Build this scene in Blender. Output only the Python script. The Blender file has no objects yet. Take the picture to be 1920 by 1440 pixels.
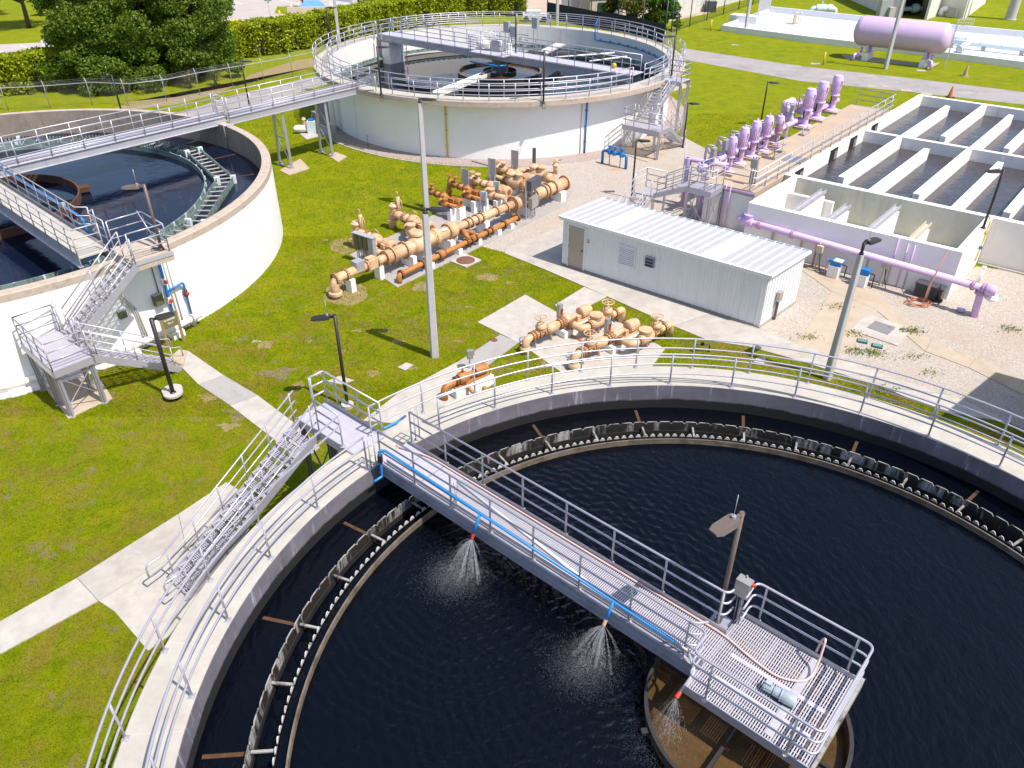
import bpy, math, random
import numpy as np
from mathutils import Vector, Matrix
random.seed(7); RNG = np.random.default_rng(7)
sc = bpy.context.scene
# ------------------------------------------------------------------ camera
CAMH = 16.2; FPX = 1449.0; PITCH = math.radians(33.926)
cam = bpy.data.cameras.new('camera'); camo = bpy.data.objects.new('camera', cam)
sc.collection.objects.link(camo); sc.camera = camo
camo.location = (0, 0, CAMH); camo.rotation_euler = (math.pi/2 - PITCH, 0, 0)
cam.sensor_width = 36; cam.lens = FPX/1920*36; cam.clip_end = 2000; cam.clip_start = .1
# ------------------------------------------------------------------ sky and sun
SUN_EL = math.radians(59.3); SUN_AZ = math.radians(-34.0)      # azimuth of the sun measured from +X
w = bpy.data.worlds.new('World'); sc.world = w; w.use_nodes = True
nt = w.node_tree; bg = nt.nodes['Background']
sky = nt.nodes.new('ShaderNodeTexSky'); sky.sky_type = 'NISHITA'; sky.sun_disc = False
sky.sun_elevation = SUN_EL; sky.sun_rotation = math.pi/2 - SUN_AZ
sky.air_density = 1.0; sky.dust_density = 1.3; sky.ozone_density = 1.0
nt.links.new(sky.outputs[0], bg.inputs[0]); bg.inputs[1].default_value = 0.15
sl = bpy.data.lights.new('sun', 'SUN'); slo = bpy.data.objects.new('sun', sl); sc.collection.objects.link(slo)
sl.energy = 4.8; sl.angle = math.radians(.53); sl.color = (1, .94, .875)
sd = Vector((math.cos(SUN_EL)*math.cos(SUN_AZ), math.cos(SUN_EL)*math.sin(SUN_AZ), math.sin(SUN_EL)))
slo.rotation_euler = sd.to_track_quat('Z', 'Y').to_euler(); slo.location = sd*60
vs = sc.view_settings; vs.view_transform = 'Standard'; vs.look = 'None'; vs.exposure = .40; vs.gamma = 1
try: vs.use_curve_mapping = False
except Exception: pass
sc.render.engine = 'CYCLES'
# ------------------------------------------------------------------ measuring: a picture point lying at height z, as a place on the site
def W(x, y, z=0.0):
    a = (x-960)/FPX; b = -(y-720)/FPX
    d = (a, math.cos(PITCH)+b*math.sin(PITCH), -math.sin(PITCH)+b*math.cos(PITCH))
    t = (z-CAMH)/d[2]
    return Vector((d[0]*t, d[1]*t, z))
def PW(pts, z=0.0): return [W(x, y, z).to_2d() for x, y in pts]
# ------------------------------------------------------------------ mesh building
COL = sc.collection
ROOT = {}
class MB:
    def __init__(s): s.v = []; s.f = []; s.sm = []
    def add(s, vs, fs, smooth=False):
        o = len(s.v); s.v.extend([tuple(p) for p in vs]); s.f.extend([tuple(i+o for i in f) for f in fs]); s.sm.extend([smooth]*len(fs)); return s
    def box(s, c, d, rz=0.0, M=None):
        x, y, z = d[0]/2, d[1]/2, d[2]/2; cs, sn = math.cos(rz), math.sin(rz); P = []
        for a in (-1, 1):
            for b in (-1, 1):
                for e in (-1, 1):
                    p = (a*x*cs-b*y*sn, a*x*sn+b*y*cs, e*z)
                    if M is not None: p = M @ Vector(p)
                    P.append((c[0]+p[0], c[1]+p[1], c[2]+p[2]))
        return s.add(P, [(0,1,3,2),(4,6,7,5),(0,4,5,1),(2,3,7,6),(0,2,6,4),(1,5,7,3)])
    def bar(s, p, q, wd, ht, up=(0,0,1)):                      # rectangular bar from p to q
        p, q = Vector(p), Vector(q); d = (q-p); L = d.length
        if L < 1e-6: return s
        d /= L; upv = Vector(up)
        if abs(d.dot(upv)) > .98: upv = Vector((1,0,0))
        a = d.cross(upv).normalized(); b = a.cross(d).normalized(); P = []
        for o in (p, q):
            for i, j in ((-1,-1),(1,-1),(1,1),(-1,1)): P.append(o+a*(i*wd/2)+b*(j*ht/2))
        return s.add(P, [(3,2,1,0),(4,5,6,7),(0,1,5,4),(1,2,6,5),(2,3,7,6),(3,0,4,7)])
    def tube(s, pts, r, n=8, closed=False, caps=True):
        P = [Vector(p) for p in pts]; m = len(P); R = r if isinstance(r, (list, tuple)) else [r]*m
        T = []
        for i in range(m):
            if closed: t = (P[(i+1)%m]-P[i]).normalized()+(P[i]-P[i-1]).normalized()
            elif i == 0: t = P[1]-P[0]
            elif i == m-1: t = P[-1]-P[-2]
            else: t = (P[i+1]-P[i]).normalized()+(P[i]-P[i-1]).normalized()
            T.append(t.normalized() if t.length > 1e-9 else Vector((0,0,1)))
        ref = Vector((0,0,1)) if abs(T[0].z) < .9 else Vector((1,0,0))
        a = T[0].cross(ref).normalized(); V = []
        for i in range(m):
            if i: a = (a-T[i]*a.dot(T[i])).normalized()
            b = T[i].cross(a).normalized(); k = 1.0
            if (0 < i < m-1) or closed:
                c = (P[i]-P[i-1]).normalized().dot(T[i]); k = 1/max(c, .5)
            for j in range(n):
                an = 2*math.pi*j/n; V.append(P[i]+(a*math.cos(an)+b*math.sin(an))*R[i]*(1+(k-1)*.6))
        F = []
        for i in range(m if closed else m-1):
            i2 = (i+1) % m
            for j in range(n): j2 = (j+1) % n; F.append((i*n+j, i*n+j2, i2*n+j2, i2*n+j))
        s.add(V, F, True)
        if caps and not closed:
            o = len(s.v)-m*n
            s.f.append(tuple(o+j for j in range(n))[::-1]); s.f.append(tuple(o+(m-1)*n+j for j in range(n))); s.sm += [False, False]
        return s
    def lathe(s, prof, c=(0,0,0), axis=(0,0,1), n=16, a0=0, a1=2*math.pi, smooth=True):
        ax = Vector(axis).normalized(); ref = Vector((0,0,1)) if abs(ax.z) < .9 else Vector((1,0,0))
        u = ax.cross(ref).normalized() if abs(ax.z) < .9 else Vector((1,0,0)); v = ax.cross(u); c = Vector(c); full = a1-a0 > 6.28
        runs = [[prof[0]]]                                       # sharp corners of the profile stay sharp
        for i in range(1, len(prof)):
            runs[-1].append(prof[i])
            if i < len(prof)-1:
                d1 = Vector(prof[i])-Vector(prof[i-1]); d2 = Vector(prof[i+1])-Vector(prof[i])
                if d1.length > 1e-9 and d2.length > 1e-9 and d1.angle(d2) > .85: runs.append([prof[i]])
        for pr in runs:
            V = []; F = []; m = len(pr); k = n if full else n+1
            for i in range(k):
                an = a0+(a1-a0)*i/n; d = u*math.cos(an)+v*math.sin(an)
                for r, z in pr: V.append(c+d*r+ax*z)
            for i in range(n):
                i2 = (i+1) % k
                for j in range(m-1): F.append((i*m+j, i2*m+j, i2*m+j+1, i*m+j+1))
            s.add(V, F, smooth)
        return s
    def cyl(s, p, q, r, n=12, r2=None, smooth=True):
        p, q = Vector(p), Vector(q); L = (q-p).length; r2 = r if r2 is None else r2
        s.lathe([(r, 0), (r2, L)], p, q-p, n, smooth=smooth)
        s.lathe([(0, 0), (r, 0)], p, q-p, n, smooth=False); return s.lathe([(r2, L), (0, L)], p, q-p, n, smooth=False)
    def ring(s, c, prof, n=96, a0=0.0, a1=2*math.pi, caps=True, smooth=True):   # closed profile polygon (r,z) swept round a vertical axis; keeps hard profile edges
        full = a1-a0 > 6.28; k = n if full else n+1; m = len(prof)
        for j in range(m):
            (r0, z0), (r1, z1) = prof[j], prof[(j+1) % m]; V = []; F = []
            for i in range(k):
                an = a0+(a1-a0)*i/n; ca, sa = math.cos(an), math.sin(an)
                V += [(c[0]+r0*ca, c[1]+r0*sa, z0), (c[0]+r1*ca, c[1]+r1*sa, z1)]
            for i in range(n): i2 = (i+1) % k; F.append((2*i, 2*i2, 2*i2+1, 2*i+1))
            s.add(V, F, smooth)
        if caps and not full:
            for an, rv in ((a0, False), (a1, True)):
                V = [(c[0]+r*math.cos(an), c[1]+r*math.sin(an), z) for r, z in prof]; f = tuple(range(m)); s.add(V, [f[::-1] if rv else f])
        return s
    def prism(s, poly, z0, z1):
        m = len(poly); A = sum(poly[i][0]*poly[(i+1)%m][1]-poly[(i+1)%m][0]*poly[i][1] for i in range(m))
        if A < 0: poly = poly[::-1]
        V = [(p[0], p[1], z0) for p in poly]+[(p[0], p[1], z1) for p in poly]
        return s.add(V, [tuple(range(m))[::-1], tuple(range(m, 2*m))]+[(i, (i+1)%m, m+(i+1)%m, m+i) for i in range(m)])
    def build(s, name, mat, parent=None, world=False, kind=None):
        me = bpy.data.meshes.new(name); vv = s.v
        if world and parent is not None and parent.name in ROOT:
            iv = ROOT[parent.name].inverted(); vv = [tuple(iv @ Vector(p)) for p in vv]
        me.from_pydata(vv, [], s.f); me.polygons.foreach_set('use_smooth', s.sm); me.materials.append(MT[mat]); me.update()
        return obj(name, me, parent, kind)
def obj(name, me, parent=None, kind=None):
    o = bpy.data.objects.new(name, me); COL.objects.link(o)
    if parent is not None:
        o.parent = parent
        if parent.name in ROOT: ROOT[o.name] = ROOT[parent.name]
    if kind: o['kind'] = kind
    return o
def tag(o, label, cat, group=None, kind=None):
    if label: o['label'] = label
    if cat: o['category'] = cat
    if group: o['group'] = group
    if kind: o['kind'] = kind
    return o
def thing(name, label, cat, loc=(0,0,0), rz=0.0, group=None):
    o = bpy.data.objects.new(name, None); COL.objects.link(o); o.empty_display_size = .2
    o.location = loc; o.rotation_euler = (0, 0, rz)
    ROOT[o.name] = Matrix.Translation(Vector(loc)) @ Matrix.Rotation(rz, 4, 'Z')
    return tag(o, label, cat, group)
def copy_tree(o, parent=None):
    c = o.copy(); COL.objects.link(c); c.parent = parent
    for ch in list(o.children): copy_tree(ch, c)
    return c
def dup(o, loc, rz, label, group=None):
    c = copy_tree(o); c.location = loc; c.rotation_euler = (0, 0, rz); c['label'] = label
    if group: c['group'] = group
    return c
def inst(o, parent, loc, rz=0.0, rot=None, scale=None):                  # another piece that shares a part's mesh
    c = bpy.data.objects.new(o.name.split('.')[0], o.data); COL.objects.link(c); c.parent = parent; c.location = loc
    c.rotation_euler = rot if rot else (0, 0, rz)
    if scale: c.scale = scale
    return c
def pol(c, r, deg, z): a = math.radians(deg); return Vector((c[0]+r*math.cos(a), c[1]+r*math.sin(a), z))
def arcpts(c, r, a0, a1, z, step=2.0):
    n = max(2, int(abs(a1-a0)/step)+1); return [pol(c, r, a0+(a1-a0)*i/(n-1), z) for i in range(n)]
def bend(pts, r, n=5):                                          # rounds the corners of a polyline
    P = [Vector(p) for p in pts]; out = [P[0]]
    for i in range(1, len(P)-1):
        a, b = (P[i-1]-P[i]), (P[i+1]-P[i]); k = min(r, a.length*.49, b.length*.49); a.normalize(); b.normalize()
        s, e = P[i]+a*k, P[i]+b*k
        for j in range(n+1): t = j/n; out.append(s*(1-t)**2+P[i]*2*t*(1-t)+e*t*t)
    out.append(P[-1]); return out
# ------------------------------------------------------------------ materials
MT = {}
def mat(name, col, rough=.6, metal=0.0, var=.12, scale=2.0, bump=0.0, bscale=40.0, dirt=None, dscale=1.2, dlo=.55, dhi=.75, spec=.5, streak=False, coords='pos', trans=0.0):
    m = bpy.data.materials.new(name); m.use_nodes = True; t = m.node_tree; N = t.nodes; L = t.links; b = N['Principled BSDF']
    b.inputs['Roughness'].default_value = rough; b.inputs['Metallic'].default_value = metal; b.inputs['Specular IOR Level'].default_value = spec
    if coords == 'pos': src = N.new('ShaderNodeNewGeometry').outputs['Position']
    else: src = N.new('ShaderNodeTexCoord').outputs['Object']
    if streak:
        mp = N.new('ShaderNodeMapping'); mp.inputs['Scale'].default_value = (1, 1, .12); L.new(src, mp.inputs[0]); ssrc = mp.outputs[0]
    else: ssrc = src
    nz = N.new('ShaderNodeTexNoise'); nz.inputs['Scale'].default_value = scale; nz.inputs['Detail'].default_value = 6; nz.inputs['Roughness'].default_value = .65; L.new(src, nz.inputs[0])
    rp = N.new('ShaderNodeMapRange'); rp.inputs['From Min'].default_value = .25; rp.inputs['From Max'].default_value = .75; rp.inputs['To Min'].default_value = 1-var; rp.inputs['To Max'].default_value = 1+var; L.new(nz.outputs[0], rp.inputs[0])
    mu = N.new('ShaderNodeMix'); mu.data_type = 'RGBA'; mu.blend_type = 'MULTIPLY'; mu.inputs[0].default_value = 1; mu.inputs[6].default_value = (*col, 1); L.new(rp.outputs[0], mu.inputs[7]); out = mu.outputs[2]
    if dirt:
        n2 = N.new('ShaderNodeTexNoise'); n2.inputs['Scale'].default_value = dscale; n2.inputs['Detail'].default_value = 8; n2.inputs['Roughness'].default_value = .7; L.new(ssrc, n2.inputs[0])
        r2 = N.new('ShaderNodeMapRange'); r2.inputs['From Min'].default_value = dlo; r2.inputs['From Max'].default_value = dhi; L.new(n2.outputs[0], r2.inputs[0])
        mx = N.new('ShaderNodeMix'); mx.data_type = 'RGBA'; L.new(r2.outputs[0], mx.inputs[0]); L.new(out, mx.inputs[6]); mx.inputs[7].default_value = (*dirt, 1); out = mx.outputs[2]
    L.new(out, b.inputs['Base Color'])
    if bump:
        n3 = N.new('ShaderNodeTexNoise'); n3.inputs['Scale'].default_value = bscale; n3.inputs['Detail'].default_value = 4; L.new(src, n3.inputs[0])
        bp = N.new('ShaderNodeBump'); bp.inputs['Strength'].default_value = bump; bp.inputs['Distance'].default_value = .02; L.new(n3.outputs[0], bp.inputs['Height']); L.new(bp.outputs[0], b.inputs['Normal'])
    MT[name] = m; return m
def nodes(name):
    m = bpy.data.materials.new(name); m.use_nodes = True; MT[name] = m; t = m.node_tree; return m, t.nodes, t.links, t.nodes['Principled BSDF']
def noise(N, L, src, scale, detail=5, rough=.6, dist=0.0):
    n = N.new('ShaderNodeTexNoise'); n.inputs['Scale'].default_value = scale; n.inputs['Detail'].default_value = detail; n.inputs['Roughness'].default_value = rough; n.inputs['Distortion'].default_value = dist; L.new(src, n.inputs[0]); return n.outputs[0]
def ramp(N, L, src, stops):
    r = N.new('ShaderNodeValToRGB'); e = r.color_ramp.elements
    while len(e) < len(stops): e.new(.5)
    for i, (p, c) in enumerate(stops): e[i].position = p; e[i].color = (*c, 1)
    L.new(src, r.inputs[0]); return r.outputs[0]
def mixc(N, L, fac, a, b, blend='MIX'):
    m = N.new('ShaderNodeMix'); m.data_type = 'RGBA'; m.blend_type = blend
    for i, v in ((0, fac), (6, a), (7, b)):
        if hasattr(v, 'links'): L.new(v, m.inputs[i])
        elif isinstance(v, tuple): m.inputs[i].default_value = (*v, 1)
        else: m.inputs[i].default_value = v
    return m.outputs[2]
def mrange(N, L, src, a, b, c=0.0, d=1.0):
    r = N.new('ShaderNodeMapRange'); r.inputs[1].default_value = a; r.inputs[2].default_value = b; r.inputs[3].default_value = c; r.inputs[4].default_value = d; L.new(src, r.inputs[0]); return r.outputs[0]
def bumpn(N, L, b, h, strength, dist=.02):
    bp = N.new('ShaderNodeBump'); bp.inputs['Strength'].default_value = strength; bp.inputs['Distance'].default_value = dist; L.new(h, bp.inputs['Height']); L.new(bp.outputs[0], b.inputs['Normal'])
# lawn: shared colouring for the soil sheet and the blades growing on it
def lawn(name, blades):
    m, N, L, b = nodes(name); pos = N.new('ShaderNodeNewGeometry').outputs['Position']
    big = noise(N, L, pos, .16, 5, .6, .4); mid = noise(N, L, pos, .9, 6, .65, .5); fine = noise(N, L, pos, 14, 4, .7)
    lush = ramp(N, L, mid, [(.28, (.145, .212, .001)), (.5, (.258, .310, .002)), (.70, (.385, .368, .004))])
    c = mixc(N, L, mrange(N, L, fine, .3, .7), lush, mixc(N, L, .5, lush, (.11, .158, .001)))
    c = mixc(N, L, 1.0, c, ramp(N, L, noise(N, L, pos, 4.5, 6, .72, .3), [(.30, (.72, .78, .5)), (.5, (1, 1, 1)), (.72, (1.25, 1.18, 1.0))]), 'MULTIPLY')
    dry = noise(N, L, pos, .55, 8, .72, .8)
    c = mixc(N, L, mrange(N, L, dry, .50, .62, 0, 1), c, (.36, .255, .06)) if False else c
    soil = noise(N, L, pos, 1.25, 7, .7, .6)
    near = N.new('ShaderNodeSeparateXYZ'); L.new(pos, near.inputs[0]); k = mrange(N, L, near.outputs['Y'], 30, 40, 1, .15)
    d1 = N.new('ShaderNodeMath'); d1.operation = 'MULTIPLY'; L.new(mrange(N, L, dry, .47, .62, 0, .75), d1.inputs[0]); L.new(mrange(N, L, near.outputs['Y'], 26, 40, 1, .22), d1.inputs[1]); c = mixc(N, L, d1.outputs[0], c, (.30, .205, .045))
    tuft = noise(N, L, pos, 2.6, 8, .75, .4); c = mixc(N, L, mrange(N, L, tuft, .57, .68, 0, .5), c, (.31, .215, .05))
    s1 = N.new('ShaderNodeMath'); s1.operation = 'MULTIPLY'; L.new(mrange(N, L, soil, .57, .66, 0, .9), s1.inputs[0]); L.new(k, s1.inputs[1])
    c = mixc(N, L, s1.outputs[0], c, (.31, .22, .14))
    c = mixc(N, L, mrange(N, L, big, .4, .62, 0, .35), c, (.27, .30, .002))
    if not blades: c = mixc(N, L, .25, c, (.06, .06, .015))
    L.new(c, b.inputs['Base Color']); b.inputs['Roughness'].default_value = .8; b.inputs['Specular IOR Level'].default_value = .04
    if blades:
        tr = N.new('ShaderNodeBsdfTranslucent'); L.new(c, tr.inputs[0]); ad = N.new('ShaderNodeMixShader'); ad.inputs[0].default_value = .45; o = N['Material Output']
        L.new(b.outputs[0], ad.inputs[1]); L.new(tr.outputs[0], ad.inputs[2]); L.new(ad.outputs[0], o.inputs[0])
    else: bumpn(N, L, b, noise(N, L, pos, 60, 4, .7), .9, .05)
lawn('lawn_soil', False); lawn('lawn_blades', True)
def gravel(name, a, bcol, cc):
    m, N, L, b = nodes(name); pos = N.new('ShaderNodeNewGeometry').outputs['Position']
    v = N.new('ShaderNodeTexVoronoi'); v.inputs['Scale'].default_value = 34; L.new(pos, v.inputs[0])
    sp = N.new('ShaderNodeSeparateColor'); L.new(v.outputs['Color'], sp.inputs[0])
    c = ramp(N, L, sp.outputs[0], [(.03, cc), (.25, bcol), (.7, a), (1, (.52, .46, .41))])
    c = mixc(N, L, mrange(N, L, noise(N, L, pos, .35, 7, .7), .45, .72, 0, .6), c, (.36, .265, .19))
    c = mixc(N, L, mrange(N, L, noise(N, L, pos, 2.2, 6, .7), .66, .74, 0, .5), c, (.16, .15, .03))
    L.new(c, b.inputs['Base Color']); b.inputs['Roughness'].default_value = .9; b.inputs['Specular IOR Level'].default_value = .2
    bumpn(N, L, b, v.outputs['Distance'], -.45, .02)
gravel('gravel', (.41, .365, .315), (.355, .31, .265), (.23, .195, .16)); gravel('gravel_grey', (.34, .28, .25), (.28, .22, .2), (.14, .11, .1))
mat('path_concrete', (.39, .355, .31), .85, var=.17, scale=1.3, bump=.25, bscale=70, dirt=(.27, .24, .21), dscale=.9, dlo=.5, dhi=.8)
mat('path_concrete_pale', (.42, .385, .34), .85, var=.16, scale=1.7, bump=.25, bscale=70, dirt=(.33, .29, .25), dscale=1.6, dlo=.5, dhi=.8)
mat('path_concrete_grey', (.33, .31, .29), .85, var=.12, scale=1.1, bump=.3, bscale=70, dirt=(.2, .18, .17), dscale=1.1, dlo=.5, dhi=.8)
mat('path_concrete_tan', (.41, .335, .25), .85, var=.10, scale=1.4, bump=.25, bscale=70, dirt=(.33, .2, .1), dscale=.8, dlo=.52, dhi=.8)
mat('walk_concrete', (.41, .38, .33), .85, var=.16, scale=1.6, bump=.2, bscale=60, dirt=(.42, .30, .17), dscale=1.0, dlo=.6, dhi=.85)
mat('coping_concrete', (.43, .35, .28), .8, var=.12, scale=3, bump=.2, bscale=50, dirt=(.22, .17, .13), dscale=3.5, dlo=.52, dhi=.75)
mat('asphalt', (.30, .27, .26), .9, var=.12, scale=.8, bump=.4, bscale=90, dirt=(.2, .18, .17), dscale=.35, dlo=.5, dhi=.75)
mat('parking_asphalt', (.40, .35, .32), .9, var=.10, scale=.5, bump=.3, bscale=90, dirt=(.30, .26, .25), dscale=.2, dlo=.5, dhi=.75)
mat('white_wall', (.80, .785, .765), .7, var=.04, scale=1.2, bump=.1, bscale=30, dirt=(.70, .675, .64), dscale=1.3, dlo=.62, dhi=.95, streak=True)
mat('white_paint', (.78, .77, .75), .6, var=.05, scale=3, dirt=(.6, .56, .5), dscale=4, dlo=.6, dhi=.85)
mat('basin_wall', (.77, .735, .70), .75, var=.06, scale=1.2, bump=.12, bscale=30, dirt=(.48, .43, .37), dscale=1.4, dlo=.55, dhi=.85, streak=True)
mat('basin_algae', (.56, .54, .45), .8, var=.1, scale=1.2, bump=.2, bscale=30, dirt=(.30, .29, .23), dscale=1.7, dlo=.5, dhi=.9, streak=True)
mat('wall_joint', (.50, .48, .46), .8)
def tankwall(name, base, stain, strk, zb):                       # weathered inner tank wall with pale lime streaks running down from the rim
    m, N, L, b = nodes(name); pos = N.new('ShaderNodeNewGeometry').outputs['Position']
    mp = N.new('ShaderNodeMapping'); mp.inputs['Scale'].default_value = (1, 1, .1); L.new(pos, mp.inputs[0])
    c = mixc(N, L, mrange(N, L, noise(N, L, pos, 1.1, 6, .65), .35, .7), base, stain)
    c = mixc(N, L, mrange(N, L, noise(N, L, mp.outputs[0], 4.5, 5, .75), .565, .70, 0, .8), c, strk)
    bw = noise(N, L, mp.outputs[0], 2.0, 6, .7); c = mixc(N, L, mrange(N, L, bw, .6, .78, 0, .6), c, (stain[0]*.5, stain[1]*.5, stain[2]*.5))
    if name.endswith('dark'):                                      # black growth along the water line
        sx = N.new('ShaderNodeSeparateXYZ'); L.new(pos, sx.inputs[0]); ad = N.new('ShaderNodeMath'); ad.operation = 'ADD'; L.new(sx.outputs['Z'], ad.inputs[0]); L.new(mrange(N, L, noise(N, L, mp.outputs[0], 1.6, 6, .7), 0, 1, -.10, .10), ad.inputs[1])
        c = mixc(N, L, mrange(N, L, ad.outputs[0], zb-.03, zb+.04, 1, 0), c, (.011, .010, .010))
    L.new(c, b.inputs['Base Color']); b.inputs['Roughness'].default_value = .75; bumpn(N, L, b, noise(N, L, pos, 25, 5, .7), .25)
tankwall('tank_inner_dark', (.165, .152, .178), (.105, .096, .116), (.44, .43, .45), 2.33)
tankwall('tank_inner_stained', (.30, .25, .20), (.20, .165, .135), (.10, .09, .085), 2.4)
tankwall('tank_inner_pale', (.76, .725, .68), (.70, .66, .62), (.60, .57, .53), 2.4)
mat('galvanized', (.50, .49, .52), .42, .35, var=.10, scale=6, dirt=(.34, .33, .36), dscale=3, dlo=.5, dhi=.75)
mat('aluminium', (.455, .44, .495), .38, .45, var=.06, scale=5)
mat('aluminium_dull', (.46, .44, .46), .5, .3, var=.10, scale=4, dirt=(.33, .31, .33), dscale=2.2)
mat('grating', (.48, .455, .50), .5, .2, var=.08, scale=4)
mat('bridge_steel', (.37, .365, .41), .5, .3, var=.12, scale=3, dirt=(.20, .19, .21), dscale=2, dlo=.5, dhi=.75)
mat('steel_grey', (.19, .19, .21), .5, .4, var=.15, scale=3)
mat('rust', (.10, .042, .02), .85, var=.35, scale=5, bump=.5, bscale=30, dirt=(.05, .03, .02), dscale=3, dlo=.45, dhi=.7)
mat('orange_scum', (.070, .032, .009), .8, var=.4, scale=7, dirt=(.13, .05, .012), dscale=9)
mat('black_scum', (.022, .020, .019), .5, var=.4, scale=6)
mat('notch_white', (.52, .50, .46), .6, var=.2, scale=9, dirt=(.08, .07, .05), dscale=6, dlo=.55, dhi=.7)
mat('weir_plate', (.36, .34, .32), .65, var=.2, scale=5, dirt=(.018, .015, .012), dscale=1.9, dlo=.40, dhi=.50, streak=True)
mat('weir_rim', (.32, .305, .275), .7, var=.25, scale=8, dirt=(.06, .05, .04), dscale=4, dlo=.45, dhi=.62)
mat('baffle_edge', (.155, .12, .088), .8, var=.3, scale=4, dirt=(.07, .055, .035), dscale=2.5, dlo=.45, dhi=.65)
mat('green_fibreglass', (.20, .265, .25), .55, var=.2, scale=3, dirt=(.08, .10, .09), dscale=2.2, dlo=.45, dhi=.65)
mat('lamp_bronze', (.030, .023, .022), .45, .2, var=.15, scale=4); mat('lamp_head_brown', (.135, .10, .085), .5, .1, var=.1, scale=5)
mat('lamp_black', (.013, .012, .015), .45, .2); mat('lamp_lens', (.5, .5, .48), .2)
mat('pole_concrete', (.45, .43, .43), .75, var=.08, scale=3, bump=.15, dirt=(.34, .31, .30), dscale=2, streak=True)
mat('blue_paint', (.008, .17, .47), .4, var=.12, scale=4); mat('blue_pvc', (.015, .21, .56), .35, var=.1, scale=3)
mat('red_paint', (.52, .045, .025), .45); mat('yellow_paint', (.62, .44, .02), .5, var=.1); mat('orange_hose', (.50, .17, .085), .5); mat('pink_hose', (.60, .44, .39), .5)
mat('peach_paint', (.60, .385, .225), .5, var=.10, scale=4, dirt=(.36, .18, .075), dscale=4.5, dlo=.5, dhi=.74)
mat('peach_flange', (.47, .275, .14), .6, var=.2, scale=8, dirt=(.30, .14, .05), dscale=7, dlo=.5, dhi=.7)
mat('peach_bolts', (.23, .095, .03), .7, var=.3, scale=9)
mat('ochre_paint', (.40, .16, .035), .55, var=.18, scale=5, dirt=(.22, .075, .02), dscale=4, dlo=.5, dhi=.75)
mat('lavender_paint', (.60, .425, .675), .45, var=.07, scale=3, dirt=(.34, .20, .30), dscale=2.5, dlo=.6, dhi=.85)
mat('lavender_pale', (.56, .41, .61), .4, var=.05, scale=1.2, dirt=(.44, .31, .44), dscale=1.0, dlo=.55, dhi=.85)
mat('lavender_rusty', (.46, .27, .37), .6, var=.2, scale=6, dirt=(.27, .11, .07), dscale=6, dlo=.5, dhi=.7)
mat('deck_concrete', (.42, .315, .215), .85, var=.12, scale=.8, bump=.2, dirt=(.34, .29, .25), dscale=.5, dlo=.45, dhi=.7)
mat('shed_wall', (.77, .76, .765), .5, var=.04, scale=2, dirt=(.55, .54, .51), dscale=1.5, dlo=.62, dhi=.9, streak=True)
mat('shed_roof', (.47, .45, .46), .4, .2, var=.05, scale=1.2, dirt=(.46, .44, .45), dscale=.8, dlo=.45, dhi=.8)
mat('roof_skylight', (.50, .56, .64), .3, 0, var=.1, scale=2); mat('shed_door', (.42, .34, .275), .6, var=.04)
mat('box_grey', (.34, .34, .36), .5, .2, var=.08); mat('box_olive', (.11, .10, .045), .6, var=.1); mat('box_steel', (.40, .38, .35), .4, .5, var=.1); mat('panel_dark', (.075, .075, .095), .4, .1)
mat('box_dark_brown', (.10, .085, .075), .6); mat('sign_olive', (.155, .135, .06), .6, var=.06); mat('sign_tan', (.22, .175, .07), .6, var=.06); mat('sign_post', (.34, .25, .13), .7, var=.1); mat('white_letters', (.85, .84, .8), .6)
mat('conduit', (.56, .53, .48), .5, .1, var=.08); mat('white_pipe', (.76, .72, .64), .5, var=.06); mat('white_pvc', (.78, .78, .78), .35, var=.04); mat('black_rubber', (.012, .012, .012), .6)
mat('motor_grey', (.36, .42, .46), .4, .1, var=.08); mat('tank_white', (.72, .72, .73), .55, var=.05, scale=.7, dirt=(.58, .57, .60), dscale=.6); mat('pale_blue_pipe', (.60, .68, .70), .45, var=.06)
mat('slab_white', (.66, .66, .70), .7, var=.05, scale=.6, dirt=(.54, .53, .55), dscale=.5); mat('cone_orange', (.55, .16, .06), .6, var=.15); mat('cone_faded', (.42, .27, .17), .7, var=.15)
mat('fence_steel', (.42, .41, .40), .5, .4); mat('fence_green', (.018, .05, .045), .5); mat('screen_navy', (.012, .014, .035), .8)
mat('bark', (.09, .062, .045), .9, var=.3, scale=6, bump=.6); mat('twig', (.17, .12, .09), .9, var=.2)
mat('building_white', (.68, .645, .60), .75, var=.06, scale=.7, dirt=(.5, .46, .4), dscale=.8, streak=True); mat('building_grey', (.40, .37, .36), .8, var=.08); mat('dark_opening', (.012, .011, .012), .8); mat('roof_grey', (.34, .34, .37), .5, .1); mat('tan_wall', (.52, .44, .33), .8, var=.06)
mat('sky_blue_fabric', (.05, .33, .60), .7); mat('dumpster_blue', (.10, .27, .50), .5); mat('manhole_iron', (.17, .068, .045), .8, var=.2, scale=8, bump=.5, bscale=60)
mat('green_lid', (.10, .23, .19), .6, var=.15, scale=8); mat('soil_dark', (.17, .125, .08), .95, var=.3, scale=6, bump=.6, dirt=(.18, .19, .03), dscale=5, dlo=.48, dhi=.6); mat('soil', (.27, .19, .10), .95, var=.3, scale=3, bump=.5, dirt=(.20, .20, .03), dscale=5, dlo=.5, dhi=.62); mat('hatch_metal', (.30, .275, .27), .45, .4, var=.1, scale=6)
mat('yard_dirt', (.42, .33, .25), .95, var=.2, scale=.5); mat('drum_brown', (.05, .03, .03), .6); mat('paint_white', (.8, .8, .78), .6); mat('paint_orange', (.5, .25, .05), .7)
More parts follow.
